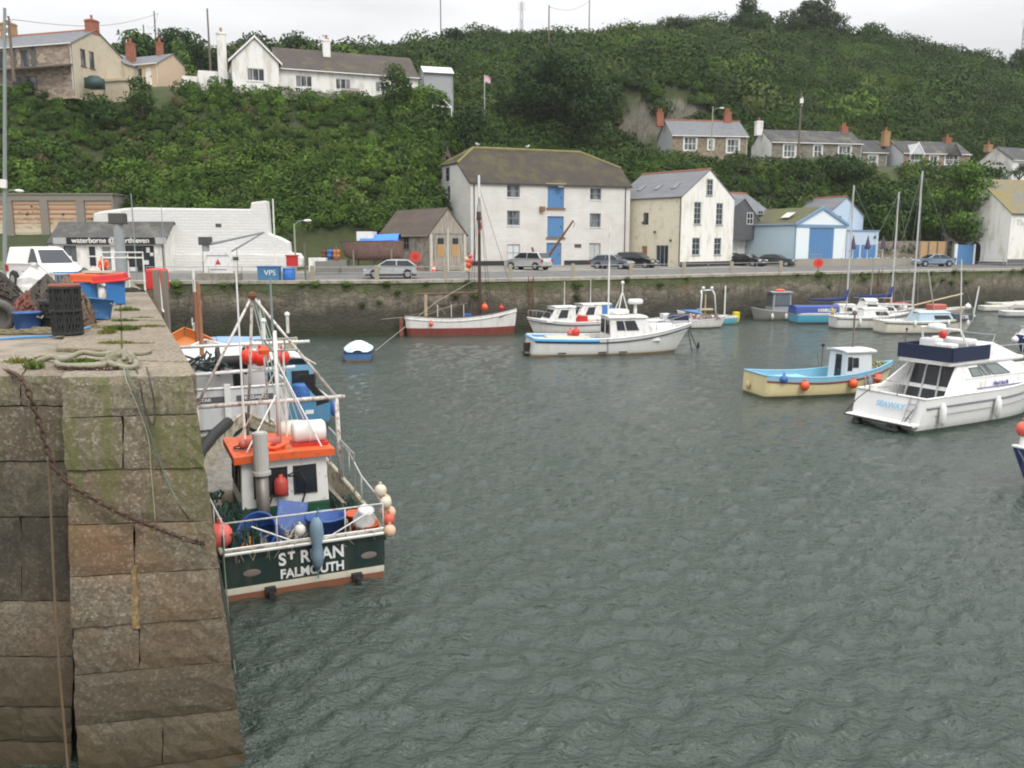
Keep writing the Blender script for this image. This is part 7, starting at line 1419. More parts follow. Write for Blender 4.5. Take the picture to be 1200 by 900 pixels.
for x, y in ((5.3, .5), (5.3, -.5), (6.2, 0)): b.cyl((x, y, 2.5), (5.75, 0, 4.0), .035, None, 6)
b.cyl((5.75, 0, 4.0), (5.75, 0, 4.5), .04); b.ball((5.75, 0, 4.55), .12, 8); b.build('tripod_mast', WHITESTEEL, AN); b = M(); b.cyl((4.75, -.4, 2.5), (4.75, -.4, 8.0), .06, .045, 7); b.cyl((4.95, .2, 2.5), (4.95, .2, 4.2), .02); b.build('whip_aerial', WHITE, AN)
for o in kids(AN):
    if o.name.split('.')[0] in ('liferaft', 'radar', 'tripod_mast', 'whip_aerial'):
        for v_ in o.data.vertices: v_.co.z -= .25
rail(AN, [(7.6, -1.1, 1.95), (8.8, -.75, 2.1), (10.1, -.05, 2.3), (8.8, .75, 2.1), (7.6, 1.1, 1.95)], .025, 'pulpit', STEEL, None, .55)
b = M(); b.bx(1.0, -.8, .6, 3.6, .9, 1.05); b.build('engine_box', pm('fawn_box', (.5, .45, .35), .6), AN, bevel=.04); ballf(AN, (2.9, .3, 1.25), .25, RED, 'red_buoy'); ballf(AN, (2.6, .5, 1.2), .22, pm('dull_red', (.45, .12, .1)), 'red_buoy'); b = M(); b.bx(-.45, -.6, .1, -.02, .6, .2); b.build('boarding_step', WOOD, AN); b = M(); b.bx(-.5, -.35, -.3, -.1, -.15, .75); b.build('outboard_leg', BLACK, AN)
for x in (1.6, 4.1, 5.4): b = M(); b.obox((x, -1.53, .2), (.5, .05, .08)); b.build('vent', SASH, AN)
b = M(); b.cyl((4.4, -1.6, 1.0), (4.42, -1.58, .1), .02); b.build('tyre_line', BLACK, AN)
b = M(); w0 = world(AN, (10.0, 0, 1.7)); b.cyl(w0, w0 + V((.3, -.4, -1.7)), .03); b.cyl(w0, w0 + V((.8, .2, -1.7)), .03); b.ball(w0 + V((.75, -.1, -1.35)), .14, 8, (.7, .7, 1.6)); tag(b.build('mooring_chain', BLACK), 'dark mooring chains hanging from the bow of the angling boat', 'chain')
# ---- two small cabin cruisers behind it
def cruiser(label, pos, hd, canopy, L_=6.2, name='cabin_cruiser'):
    t = boat(name, label, pos, hd, 'motor boat'); s = hull(t, L_, 2.3, .85, .85, 1.25, .4, WH2, .9, .7, .3, PLASTIC, 2.2, WHITE, strake=RED if canopy else NAVY, strake_z=.2, flare=.2); cabin(t, 2.6, 4.9, .9, .9, 1.95, WHITE, WHITE, .75, .0, .12, .06, [('r', .35, .7, .3, .85), ('l', .35, .7, .3, .85), ('f', .1, .48, .3, .85), ('f', .52, .9, .3, .85)])
    if canopy: cabin(t, 1.2, 2.6, .9, .9, 1.95, CANV, WHITE, .0, .5, .14, .02, (), 'canopy')
    else: b = M(); b.bx(1.6, -.8, .7, 2.5, .8, 1.3); b.build('seats', RED, t); b = M(); b.cyl((2.6, -.85, 1.2), (2.2, -.8, 1.95), .03); b.cyl((2.6, .85, 1.2), (2.2, .8, 1.95), .03); b.build('screen_frame', WHITE, t)
    rail(t, [(4.6, .75, 1.65), (5.6, .35, 1.75), (6.1, 0, 1.8), (5.6, -.35, 1.75), (4.6, -.75, 1.65)], .02, 'pulpit', STEEL, None, .55); b = M(); b.cyl((3.2, 0, 2.0), (3.2, 0, 3.9), .025, .02); b.build('aerial', WHITE, t); b = M(); b.obox((-.2, 0, .7), (.4, .35, .6)); b.cyl((-.25, 0, .5), (-.3, 0, -.4), .07); b.build('outboard', BLACK, t, bevel=.05); return t
cruiser('white cabin cruiser with red seats behind the stern of the angling boat', G(706, 388.5), 199, False); cruiser('white cabin cruiser with blue canvas canopy between the quay and the angling boat', G(733, 384), 202, True)
# ---- small craft between angling boat and yachts
RB = boat('inflatable_boat', 'grey inflatable boat with white tubes behind the angling boat bow', G(803, 382), 202, 'boat'); b = M(); pts = [(0, .8, .4), (2.5, .85, .42), (4.0, .6, .5), (4.8, 0, .62), (4.0, -.6, .5), (2.5, -.85, .42), (0, -.8, .4)]; b.tube(pts, .26, 10); b.build('tube', pm('pale_grey_tube', (.5, .5, .52), .5, .1), RB, True); b = M(); b.bx(.1, -.65, .15, 4.2, .65, .3); b.build('floor', pm('dark_floor', (.05, .06, .1), .7), RB); b = M(); b.obox((-.15, 0, .8), (.35, .35, .6)); b.build('outboard', BLACK, RB, bevel=.05); b = M(); b.bx(1.6, -.3, .3, 2.3, .3, 1.1); b.build('console', PLASTIC, RB, bevel=.05)
GB = boat('workboat', 'small grey workboat with goalpost light frame near the bow of the angling boat', G(772, 385) + V((0, .5, 0)), 5, 'motor boat'); hull(GB, 5.6, 2.0, .6, .6, .9, .35, WH2, .9, .5, .25, DECKG, 2.2, pm('pale_grey_tube', (.5, .5, .52))); b = M()
for pt_ in ([(3.2, -.8, .6), (3.3, -.75, 2.7), (3.3, -.55, 3.0)], [(4.6, -.6, .7), (4.4, -.6, 2.7), (4.2, -.6, 3.05)], [(3.3, -.55, 3.0), (4.2, -.6, 3.05)]): b.tube(pt_, .06, 7)
for x in (3.45, 4.15): b.ball((x, -.6, 3.2), .14, 8)
b.build('goalpost', WHITESTEEL, GB, True); b = M(); b.bx(1.0, -.6, .4, 2.4, .6, 1.1); b.build('dark_cover', NAVY, GB, bevel=.08); b = M()
for i in range(18): x = random.uniform(3, 5); y = random.uniform(-.8, .5); b.tube([(x, y, .7), (x + random.uniform(-.4, .4), y, 1.1), (x + random.uniform(-.5, .5), y + .2, .7)], .04, 4)
b.build('ropes', pm('mixed_gear', (.3, .2, .17), .9, .5, 8), GB)
TB = boat('small_open_boat', 'turquoise open boat with white gunwale and yellow outboard by the quay wall', G(858, 379), 196, 'boat'); hull(TB, 5.2, 1.9, .62, .62, 1.2, .35, hull_mat('turquoise_hull', [(-1, (.03, .08, .1)), (.05, (.1, .35, .42)), (.52, (.7, .7, .68)), (2.9, (.7, .7, .68))]), .85, .4, .25, DECKG, 2.2, WHITE); b = M(); b.add([(3.2, .8, .95), (5.0, .05, 1.25), (5.0, -.05, 1.25), (3.2, -.8, .95), (3.2, 0, 1.25)], [(0, 1, 4), (1, 2, 4), (2, 3, 4)]); b.build('fore_cover', CANV, TB, fix=False)
b = M(); b.obox((-.35, 0, .7), (.5, .4, .55)); b.lathe([(.2, -.3), (.26, .1), (.1, .45)], (-.4, 0, .4), 8); b.build('outboard', pm('yellow_cover', (.62, .5, .02), .6), TB, bevel=.08); b = M(); b.cyl((.6, -.3, .5), (.6, -.3, 3.2), .06); b.build('pole', WHITE, TB); b = M(); b.cyl((2.6, 0, .6), (2.6, 0, 2.5), .05); b.obox((2.6, 0, 1.25), (1.3, .5, .12)); b.build('tan_pole', TAN, TB); ballf(TB, (4.0, .85, .6), .2, pm('coral_red', (.7, .12, .08), .5))
GC = boat('grey_cabin_boat', 'small grey boat with glazed cabin and orange life raft on its roof', G(933, 374), 190, 'boat'); hull(GC, 4.4, 1.9, .75, .75, 1.1, .35, hull_mat('grey_hull', [(-1, (.05, .05, .05)), (.05, (.22, .22, .2)), (2.9, (.22, .22, .2))]), .9, .4, .25, DECKG, 2.2, STEEL); cabin(GC, .9, 2.7, .75, .6, 2.4, pm('grey_cabin', (.3, .31, .32), .5), STEEL, .1, .05, .08, .15, [('r', .1, .38, .35, .92), ('r', .42, .68, .35, .92), ('r', .72, .94, .35, .92), ('f', .1, .9, .35, .92), ('a', .1, .9, .35, .92), ('l', .1, .9, .35, .92)], gm=GREYGLASS)
b = M(); b.ball((1.7, 0, 2.6), .45, 12, (1, .8, .3)); b.build('life_raft', ORANGE, GC, True)
for x in (.9, 1.5, 2.8): fender(GC, (x, .98, .35), .45, .12)
NB = boat('dayboat', 'turquoise-hulled day boat with blue lettered cockpit cover beside the yachts', G(929, 378.5), 3, 'boat'); hull(NB, 5.9, 2.1, .85, .85, 1.1, .35, hull_mat('turquoise_hull2', [(-1, (.04, .05, .04)), (.07, (.04, .05, .04)), (.12, (.08, .36, .52)), (.72, (.68, .67, .62)), (2.9, (.68, .67, .62))]), .9, .4, .25, PLASTIC, 2.2, WHITE); cabin(NB, -.1, 3.6, .98, .85, 1.4, pm('royal_canvas', (.05, .09, .3), .8), pm('royal_canvas', (.05, .09, .3)), .0, .0, .1, .0, (), 'cockpit_cover', rt=.02, crown=.1); text('lettering', 'NIMROD', .38, NB, (2.5, -.965, 1.13), (1, 0, 0), (0, .14, 1), PLASTIC, .01, 'CENTER', .012); cabin(NB, 3.7, 5.4, .75, .85, 1.5, WHITE, WHITE, .3, .05, .1, .03, [('r', .3, .7, .3, .75)], 'cuddy')
# ---- yachts
def yacht(label, pos, hd, L_, mast_h, boomc, hullm, mx=.55, cover=None, coachm=None, name='sailing_yacht', boom_back=True):
    t = boat(name, label, pos, hd, 'sailing yacht'); s = hull(t, L_, L_ * .33, .95, .9, 1.25, .5, hullm, .7, .9, .12, PLASTIC, 2.1, WHITE, strake=SASH, strake_z=.14, flare=.22)
    cabin(t, L_ * .35, L_ * .74, L_ * .115, .85, 1.5, coachm or WHITE, coachm or WHITE, .5, .1, .12, .03, [('r', .1, .55, .35, .75), ('l', .1, .55, .35, .75)], 'coachroof'); xm = L_ * mx
    b = M(); b.cyl((xm, 0, 1.4), (xm, 0, mast_h), .075, .06, 8); m_ = b.build('mast', pm('alloy_mast', (.5, .5, .48), .45, .1, 3), t); b = M()
    for y in (L_ * .15, -L_ * .15): b.cyl((xm, 0, mast_h - .1), (xm - .2, y, 1.0), .012, None, 4)
    b.cyl((xm, 0, mast_h - .05), (L_, 0, 1.3), .014, None, 4); b.cyl((xm, 0, mast_h - .05), (0, 0, 1.0), .012, None, 4); b.cyl((xm, -.5, mast_h * .55), (xm, .5, mast_h * .55), .02, None, 4); b.build('rigging', STEEL, m_)
    b = M(); e = (xm - L_ * .5, 0, 2.2); b.cyl((xm, 0, 2.1), e, .06, None, 7); bm_ = b.build('boom', pm('alloy_mast', (.5, .5, .48)), t)
    if boomc: b = M(); b.tube([(xm + .06, 0, 3.1), (xm - .15, 0, 2.35), (xm - L_ * .2, 0, 2.25), (xm - L_ * .5, 0, 2.25)], [.1, .2, .16, .09], 7); b.build('sail_cover', boomc, bm_, True)
    rail(t, [(L_ * .8, L_ * .09, 1.75), (L_ * .97, 0, 1.85), (L_ * .8, -L_ * .09, 1.75)], .02, 'pulpit', STEEL, None, .6); rail(t, [(L_ * .1, L_ * .13, 1.5), (.05, 0, 1.55), (L_ * .1, -L_ * .13, 1.5)], .02, 'pushpit', STEEL, None, .6)
    return t
yt = yacht('white yacht with bright blue boom cover and orange horseshoe, nearest the day boat', G(975, 384.5), 3, 6.3, 11.2, pm('blue_sail_cover', (.015, .03, .14), .8), WH2, .17); b = M(); b.tube([(-.1, .2 * math.cos(a), 1.35 + .22 * math.sin(a)) for a in [i * .5 for i in range(11)]], .07, 6); b.build('horseshoe', pm('yellow_horseshoe', (.7, .4, .03), .5), yt)
fender(yt, (1.8, -1.05, .55)); fender(yt, (4.6, -.85, .55))
yt = yacht('long cream yacht with pale blue cabin cover, foremost of the moored yachts', G(1029, 390), 4, 7.6, 12.0, None, CRH, .335, None, pm('pale_blue_cover', (.4, .52, .58), .7, .12)); b = M(); b.bx(5.4, -.98, 1.0, 6.8, .98, 1.45); b.build('spray_dodger', pm('slate_canvas', (.07, .085, .1), .8), yt); text('lettering', 'VITESSE' if False else 'STIR', .36, yt, (6.1, -1.0, 1.24), (1, 0, 0), (0, 0, 1), PLASTIC, .01, 'CENTER', .01)
for x in (2.2, 4.8, 6.3): fender(yt, (x, -1.2, .8), .4, .1)
b = M(); b.cyl((7.2, -.3, .9), (7.5, -.3, 3.5), .05); b.build('ensign_staff', WHITE, yt)
yt = yacht('white motor sailer with domed cabin and blue boom cover behind the other two yachts', G(984, 378), 3, 6.5, 11.0, pm('blue_sail_cover', (.015, .03, .14)), WH2, .68, None, WHITE); cabin(yt, 1.6, 3.4, .75, 1.2, 1.85, WHITE, WHITE, .5, .3, .15, .03, [('r', .2, .8, .35, .8)], 'doghouse', crown=.2)
b = M(); b.bx(4.2, -.6, 1.5, 5.8, .6, 1.66); b.build('red_lifejackets', pm('coral_red', (.7, .12, .08)), yt)
for px0, py0, px1, py1, d, lab in ((1024, 302, 1018, 372, 83, 'pale mast spar leaning left above the moored yachts'), (1088, 318, 1100, 402, 70, 'pale raked spar of the cream yacht')):
    b = M(); b.cyl(P(px1, py1, d), P(px0, py0, d - 3), .05); tag(b.build('spar', pm('pale_spar', (.55, .53, .45), .6)), lab, 'spar')
FB = boat('wooden_launch', 'low wooden launch with long tan boom lying behind the cream yacht', G(1058, 373) + V((0, .5, 0)), 3, 'boat'); hull(FB, 6.4, 2.0, .75, .7, 1.0, .35, pm('varnished_tan', (.4, .3, .19), .5, .2), .8, .5, .25, DECKG, 2.2, WHITE); b = M(); b.cyl((1.0, 0, 1.1), (5.6, -.2, 2.2), .07); b.build('boom', TAN, FB); b = M(); b.bx(2.6, -.6, .7, 4.0, .6, 1.25); b.build('red_cover', pm('dull_red', (.45, .12, .1)), FB, bevel=.1); ballf(FB, (6.1, -.3, 1.0), .28, PLASTIC, 'white_fender'); ballf(FB, (.1, -.2, 1.0), .35, PLASTIC, 'white_fender')
# rowing boats at far right
def rowboat(label, pos, hd, mat, L_=4.2): 
    t = boat('rowing_boat', label, pos, hd, 'rowing boat', 'rowing boats along the right quay'); hull(t, L_, 1.6, .5, .48, .8, .22, mat, .75, .35, .28, TAN, 2.1, WHITE); b = M(); b.bx(1.2, -.66, .32, 1.45, .66, .37); b.bx(2.4, -.66, .34, 2.65, .66, .39); b.build('thwarts', WOOD, t); return t
rowboat('small white rowing boat, leftmost of those at the right quay', G(1149, 364.5), 0, WH2, 3.6); rowboat('pale yellow rowing boat behind the small white one', G(1157, 360.5), 0, pm('pale_yellow_paint', (.55, .5, .25), .5), 4.8); rowboat('white rowing boat at right behind the bigger grey-white one', G(1176, 362), 2, WH2, 5.2); rowboat('white rowing boat furthest right against the quay', G(1190, 358.5), 2, WH2, 5); rowboat('largest grey-white open boat cut by the right edge', G(1174, 371), 2, hull_mat('grey_white_hull', [(-1, (.04, .06, .09)), (.06, (.04, .06, .09)), (.1, (.55, .57, .58)), (2.9, (.55, .57, .58))]), 6.5)
# ---- yellow and blue fishing boat
YB = boat('yellow_fishing_boat', 'pale yellow fishing boat with light blue top band and white wheelhouse', G(884, 463), 14, 'fishing boat')
s5 = hull(YB, 7.0, 2.35, 1.0, .85, 1.3, .55, hull_mat('yellow_blue_hull', [(-1, (.04, .05, .04)), (.05, (.04, .05, .04)), (.09, (.66, .57, .32)), (2.9, (.66, .57, .32))], .45, (.4, .3, .12), .3), .85, .45, .45, pm('pale_blue_deck', (.25, .45, .55), .6, .15), 2.3, pm('sky_blue_paint', (.2, .42, .55), .5, .12), -.1, strake=pm('maroon_paint', (.22, .03, .03), .5), strake_z=.23)
b = M(); n = 20; vs = []
for s in (1, -1):
    for i in range(n + 1):
        p = s5(i / n, 0); vs += [(p.x, s * (p.y + .012), p.z), (p.x, s * (p.y + .01), p.z - .21)]
b.add(vs, [(o_ * 2 * (n + 1) + 2 * i, o_ * 2 * (n + 1) + 2 * i + 1, o_ * 2 * (n + 1) + 2 * i + 3, o_ * 2 * (n + 1) + 2 * i + 2) for o_ in (0, 1) for i in range(n)]); b.build('blue_band', pm('sky_blue_paint', (.2, .42, .55)), YB, fix=False)
cabin(YB, 4.1, 5.5, .72, .5, 1.85, pm('blue_white_paint', (.62, .65, .67), .5, .08), WHITE, .12, .05, .08, .12, [('r', .55, .75, .5, .82), ('r', .8, .95, .4, .85), ('f', .1, .46, .4, .9), ('f', .54, .9, .4, .9), ('a', .3, .6, .1, .9), ('l', .55, .9, .4, .85)], 'wheelhouse')
b = M(); b.cyl((5.0, .2, 1.85), (5.0, .2, 3.5), .04); b.ball((5.0, .2, 3.55), .12, 8); b.build('mast', POLEW, YB)
for x in (1.7, 4.1, 5.6): ballf(YB, (x, -s5.half(x / 7) - .12, .55 + (.12 if x > 5 else 0)), .2)
ballf(YB, (.75, -1.1, .85), .18, pm('blue_fender', (.05, .12, .35))); fender(YB, (5.0, -1.17, .5), .55, .12, pm('grey_fender', (.2, .24, .28), .6)); fender(YB, (-.14, .35, .4), .3, .1, TAN)
b = M(); b.bx(1.2, -.5, .4, 2.4, .5, .8); b.build('engine_box', pm('pale_blue_deck', (.25, .45, .55)), YB, bevel=.04); b = M()
for i in range(16): x = random.uniform(5.6, 6.5); y = random.uniform(-.4, .4); b.tube([(x, y, .95), (x + .2, y + .2, 1.3), (x + .3, y - .2, 1.0)], .04, 4)
b.build('bow_gear', pm('olive_gear', (.35, .33, .14), .9, .4, 8), YB)
# ---- motor cruiser
MC = boat('motor_cruiser', 'white flybridge motor cruiser with navy dodger at right', (G(1000, 491) + G(1086, 508)) / 2, 29, 'motor yacht')
s6 = hull(MC, 9.6, 3.15, 1.2, 1.25, 1.85, .6, hull_mat('cruiser_hull', [(-1, (.02, .07, .08)), (.06, (.02, .07, .08)), (.09, (.7, .7, .68)), (2.9, (.7, .7, .68))], .25, (.45, .42, .32), .12), .94, 1.2, .55, PLASTIC, 2.3, WHITE, -.55, flare=.14, strake=pm('grey_strake', (.22, .22, .24), .5), strake_z=.32)
b = M()
for s in (1, -1): b.tube([V((p.x, s * (p.y + .005), p.z)) for p in (s6(i / 20, 0, -.62) for i in range(1, 20))], .014, 4)
b.build('lower_stripe', pm('grey_strake', (.22, .22, .24)), MC); b = M(); b.bx(-.66, -1.42, .24, -.2, 1.42, .34); b.bx(-.68, -1.44, .3, -.62, 1.44, .33); b.build('bathing_platform', PLASTIC, MC, bevel=.03); b = M(); b.bx(-.7, -1.45, .25, -.66, 1.45, .29); b.build('platform_edge', SASH, MC)
for y in (.9, -.55, -.75): b = M(); b.obox((-.6, y, .0), (.3, .16, .5)); b.ball((-.65, y, .05), .15, 8); b.build('outdrive', BLACK, MC)
text('lettering', 'SEAWAY', .3, MC, (-.33, -.25, .85), (0, -1, 0), (.42, 0, 1), pm('pale_blue_lettering', (.2, .42, .6), .5), .006, 'CENTER', .008); b = M()
for y in (-.85, -1.15): b.cyl((-.42, y, .35), (-.02, y, 1.25), .022)
for z in (.5, .75, 1.0): b.cyl((-.42 + (z - .35) * .44, -.85, z), (-.42 + (z - .35) * .44, -1.15, z), .018)
b.build('ladder', STEEL, MC); rail(MC, [(.2, 1.3, 1.75), (-.05, .9, 1.7), (-.05, -.3, 1.7)], .02, 'aft_rail', STEEL, None, .5)
# saloon: lower white body with windows, raked sides
cabin(MC, 2.25, 7.6, 1.32, 1.2, 2.0, PLASTIC, PLASTIC, .9, .3, .1, .02, (), 'saloon_side', rt=.01, crown=.01)
cabin(MC, 2.6, 6.9, 1.24, 1.98, 2.72, PLASTIC, PLASTIC, 1.25, .1, .28, .02, [('r', .36, .62, .14, .9), ('r', .65, .74, .14, .9), ('r', .77, .93, .14, .75), ('l', .36, .62, .14, .9), ('l', .65, .93, .14, .8), ('f', .05, .48, .1, .9), ('f', .52, .95, .1, .9)], 'saloon', rt=.01, crown=.01, gm=pm('saloon_glass', (.14, .17, .17), .15, .3))
b = M(); b.add([(2.2, 1.1, .72), (2.2, -1.05, .72), (2.5, -.88, 2.66), (2.5, .88, 2.66)], [(0, 1, 2, 3)]); dr = b.build('saloon_doors', GLASS, MC, fix=False); b = M()
for y in (1.05, .4, -.28, -1.02): b.cyl((2.17, y, .72), (2.47, y * .85, 2.66), .04, None, 5)
b.build('door_frames', pm('grey_alloy', (.5, .5, .5), .4), dr)
for s in (1, -1): b = M(); b.prism([(1.1, s * 1.42, 1.2), (2.6, s * 1.36, 1.2), (2.9, s * .95, 2.72), (2.3, s * .98, 2.72)], (0, -s * .07, 0)); b.build('wing_panel', PLASTIC, MC)
b = M(); b.prism([(1.75, -1.1, 2.72), (6.5, -.98, 2.72), (6.5, .98, 2.72), (1.75, 1.1, 2.72)], (0, 0, .15)); b.build('flybridge_deck', PLASTIC, MC, bevel=.05)
b = M(); b.add([(3.6, .98, 2.86), (6.4, .85, 2.86), (6.4, -.85, 2.86), (3.6, -.98, 2.86), (3.6, .92, 3.42), (4.7, .8, 3.45), (4.7, -.8, 3.45), (3.6, -.92, 3.42)], [(0, 1, 5, 4), (3, 7, 6, 2), (1, 2, 6, 5), (4, 5, 6, 7), (0, 4, 7, 3)]); b.build('flybridge_cowl', PLASTIC, MC, bevel=.04)
b = M(); pts = [(4.1, -1.02), (1.75, -1.1), (1.75, 1.1), (4.1, 1.02)]
for a, c_ in zip(pts[:-1], pts[1:]): b.prism([(a[0], a[1], 2.88), (c_[0], c_[1], 2.88), (c_[0], c_[1], 3.42), (a[0], a[1], 3.42)], V((0, 0, 1)).cross(V((c_[0] - a[0], c_[1] - a[1], 0))).normalized() * .05)
b.build('navy_dodger', pm('navy_dodger', (.012, .02, .055), .7, .15), MC); b = M(); b.bx(2.1, -.8, 2.9, 2.6, -.1, 3.5); b.bx(2.5, .1, 2.9, 3.0, .8, 3.6); b.bx(3.2, -.8, 3.4, 3.7, .8, 3.62); b.build('flybridge_seats', PLASTIC, MC, bevel=.06)
b = M(); b.tube([(2.9, -.9, 3.4), (2.6, -.8, 4.0), (2.6, .8, 4.0), (2.9, .9, 3.4)], .05, 7); b.build('radar_arch', PLASTIC, MC); b = M(); b.lathe([(.3, 3.95), (.33, 4.02), (.3, 4.15), (.05, 4.2)], (2.65, .2, 0), 14); b.build('radome', PLASTIC, MC, True); b = M(); b.cyl((2.6, -.8, 4.0), (2.3, -.8, 6.6), .025, .015); b.build('aerial', WHITE, MC); b = M(); b.ball((3.2, .3, 3.72), .17, 8); b.build('red_lamp', RED, MC, True)
b = M(); b.tube([(4.3, -1.0, 3.5), (4.6, -.9, 3.75), (4.6, .9, 3.75), (4.3, 1.0, 3.5)], .02, 5); b.build('windscreen_rail', STEEL, MC); rail(MC, [(6.2, -1.28, 2.35), (7.6, -1.0, 2.42), (8.9, -.5, 2.5), (9.5, 0, 2.55), (8.9, .5, 2.5), (7.6, 1.0, 2.42), (6.2, 1.28, 2.35)], .022, 'bow_rail', STEEL, None, .7)
b = M(); b.bx(3.1, -1.335, 1.33, 7.0, -1.318, 1.36); b.build('blue_stripe', pm('violet_stripe', (.14, .12, .3), .5), MC); text('lettering', 'Mad Hat III', .2, MC, (4.55, -1.325, 1.46), (1, 0, 0), (0, .12, 1), pm('violet_stripe', (.14, .12, .3)), .006, 'CENTER', .006); b = M(); b.tube([(7.4, -1.1, 1.5), (7.8, -1.0, 1.55)], .1, 6); b.build('maroon_cover', pm('maroon_paint', (.22, .03, .03)), MC)
for x in (.75, 3.9, 6.6): p = s6(x / 9.6); fender(MC, (p.x, -p.y - .1, .62), .72, .13, PLASTIC)
b = M(); b.cyl((.2, -1.2, 1.3), (-.5, -1.0, .4), .02); b.tube([(-.2, .8, 1.3), (-.6, 1.0, .9), (-.9, 1.3, .3)], .02); b.build('stern_lines', BLACK, MC)
for o in kids(MC):
    for ob in [o] + kids(o):
        if ob.name.split('.')[0] in ('hull', 'gunwale', 'bulwark', 'deck', 'fender', 'rubbing_strake', 'bow_rail', 'aft_rail', 'lettering', 'blue_stripe'): continue
        for v_ in ob.data.vertices:
            z = v_.co.z
            if z > 1.2: v_.co.z = 1.2 + (z - 1.2) * .66 if z < 2.72 else z - .517
# ---- boats cut by the right edge
NV = boat('navy_boat', 'navy blue boat with white gunwale cut off by the right edge', G(1187, 574) + V((6.05, .5, 0)), 182, 'boat'); hull(NV, 6, 2.2, .85, .85, 1.15, .4, hull_mat('navy_hull', [(-1, (.6, .6, .58)), (.03, (.6, .6, .58)), (.1, (.015, .04, .14)), (2.9, (.015, .04, .14))], .3), .9, .6, .2, PLASTIC, 2.2, WHITE); ballf(NV, (5.7, -.05, 1.62), .2, pm('coral_red', (.7, .12, .08))); b = M(); b.cyl((5.7, -.05, 1.05), (5.7, -.05, 1.5), .09, .06); b.build('post', PLASTIC, NV); b = M(); b.tube([(5.9, .06, 1.1), (5.5, .28, .3)], .015, 4); b.build('bow_line', STEEL, NV)
SB = boat('navy_boat', 'small navy boat with white dodger high on the right edge', G(1197, 416) + V((5.0, .5, 0)), 181, 'boat'); hull(SB, 5.2, 2.0, .9, .9, 1.25, .4, hull_mat('navy_hull', [(-1, (.6, .6, .58))]), .9, .5, .2, PLASTIC, 2.2, WHITE); cabin(SB, 3.6, 4.9, .5, 1.0, 1.6, WHITE, WHITE, .3, .0, .1, .05, [('l', .2, .8, .3, .8)]); b = M(); b.cyl((4.6, 0, 1.6), (4.6, 0, 2.9), .03); b.build('aerial', WHITE, SB); ballf(SB, (5.3, .1, .9), .2, PLASTIC, 'white_fender')
# ---- mooring buoys
for px, py, r_, m_, lab in ((880, 451, .16, TAN, 'small tan mooring buoy left of the yellow boat'),):
    ball_thing('mooring_buoy', lab, G(px, py, .1), r_, m_, 'buoy')
for px, py, h_, lab in ((962, 438, 1.5, 'thin dark marker pole rising from the water behind the yellow boat'), (1061, 401, .9, 'twiggy marker sticking out of the water below the cream yacht')):
    t = thing('marker_pole', lab, 'marker', G(px, py)); b = M(); b.cyl((0, 0, -1), (.03, 0, h_), .035); b.cyl((0, 0, 0), (-.25, 0, h_ * .7), .02); b.build('pole', POLEW, t); b = M(); b.ball((.03, 0, h_), .1, 8); b.build('top', BLACK, t)
# ---- wooden boat ashore under a blue sheet
BB = boat('beached_boat', 'old brown wooden boat ashore on props under a bright blue sheet', on_quay(473, 77) + V((0, 0, 1.75)), 178, 'boat'); hull(BB, 5.6, 2.3, 1.0, .9, .85, .8, pm('old_pink_brown_paint', (.2, .12, .1), .9, .25, 3, 0, .2, (.13, .09, .07), .5), .85, .4, .3, WOOD, 2.4, SASH)
b = M(); n = 6; vs = [(.2 + 3.4 * i / n, 1.1 * s, 1.0 + .62 * (1 - s * s) * (1 - .25 * i / n) + random.uniform(-.05, .05) - (.1 if abs(s) == 1 else 0)) for i in range(n + 1) for s in (-1, -.5, 0, .5, 1)]; b.add(vs, [(5 * i + j, 5 * i + j + 1, 5 * i + j + 6, 5 * i + j + 5) for i in range(n) for j in range(4)]); b.build('blue_sheet', pm('blue_sheet', (.03, .2, .62), .5, .15), BB, True, fix=False)
b = M(); b.bx(2.4, -.8, .8, 3.9, .8, 1.75); b.build('cabin', PLASTIC, BB)
for x, y in ((.8, 1.2), (.8, -1.2), (4.2, 1.0), (4.2, -1.0), (2.5, 0)): b = M(); b.cyl((x, y, -1.75), (x, y * .85, .2), .09, None, 6); b.build('prop', WOOD, BB)
# ================================================================= GEAR ON THE PIER
def onp(px, py, z=None):
    """point of the pier top seen at (px, py)"""
    zz = PT
    for _ in range(8): p = G(px, py, zz); zz = pz(p.y)
    return V((p.x, p.y, zz - (.06 if p.x < pier_edge(p.y) - 2.1 else 0)))
NETM = pm('dark_net_mesh', (.035, .035, .028), .95, .5, 10, 0, .5)
def heap(name, label, p, rx, ry, h, mat, n=90, thick=.03, cat='net heap', seed=1):
    """pile of net or rope: a lumpy core wrapped in many strands"""
    rnd = random.Random(seed); t = thing(name, label, cat, p); b = M(); q = []
    for i in range(9):
        for j in range(16):
            a = j / 16 * 6.283; f = i / 8; r = (1 - f ** 2.2) * (1 + .16 * math.sin(3 * a + seed) + .1 * math.sin(5 * a + 2 * f * 3)) * .94; q.append((rx * r * math.cos(a), ry * r * math.sin(a), h * .95 * f * (1 + .08 * math.sin(2 * a + seed))))
    b.add(q, [(i * 16 + j, i * 16 + (j + 1) % 16, (i + 1) * 16 + (j + 1) % 16, (i + 1) * 16 + j) for i in range(8) for j in range(16)]); b.build('core', mat, t, True)
    b = M()
    for _ in range(n):
        a = rnd.uniform(0, 6.283); f = rnd.uniform(.03, .95); pts = []
        for s in range(6):
            a += rnd.uniform(-.2, .35); f = min(1, max(.02, f + rnd.uniform(-.14, .14))); r = (1 - f ** 2.2) * (1 + .16 * math.sin(3 * a + seed)) ; pts.append((rx * r * math.cos(a), ry * r * math.sin(a), h * f + rnd.uniform(.0, .03)))
        b.tube(pts, thick * rnd.uniform(.6, 1.3), 4)
    b.build('strands', mat, t); return t
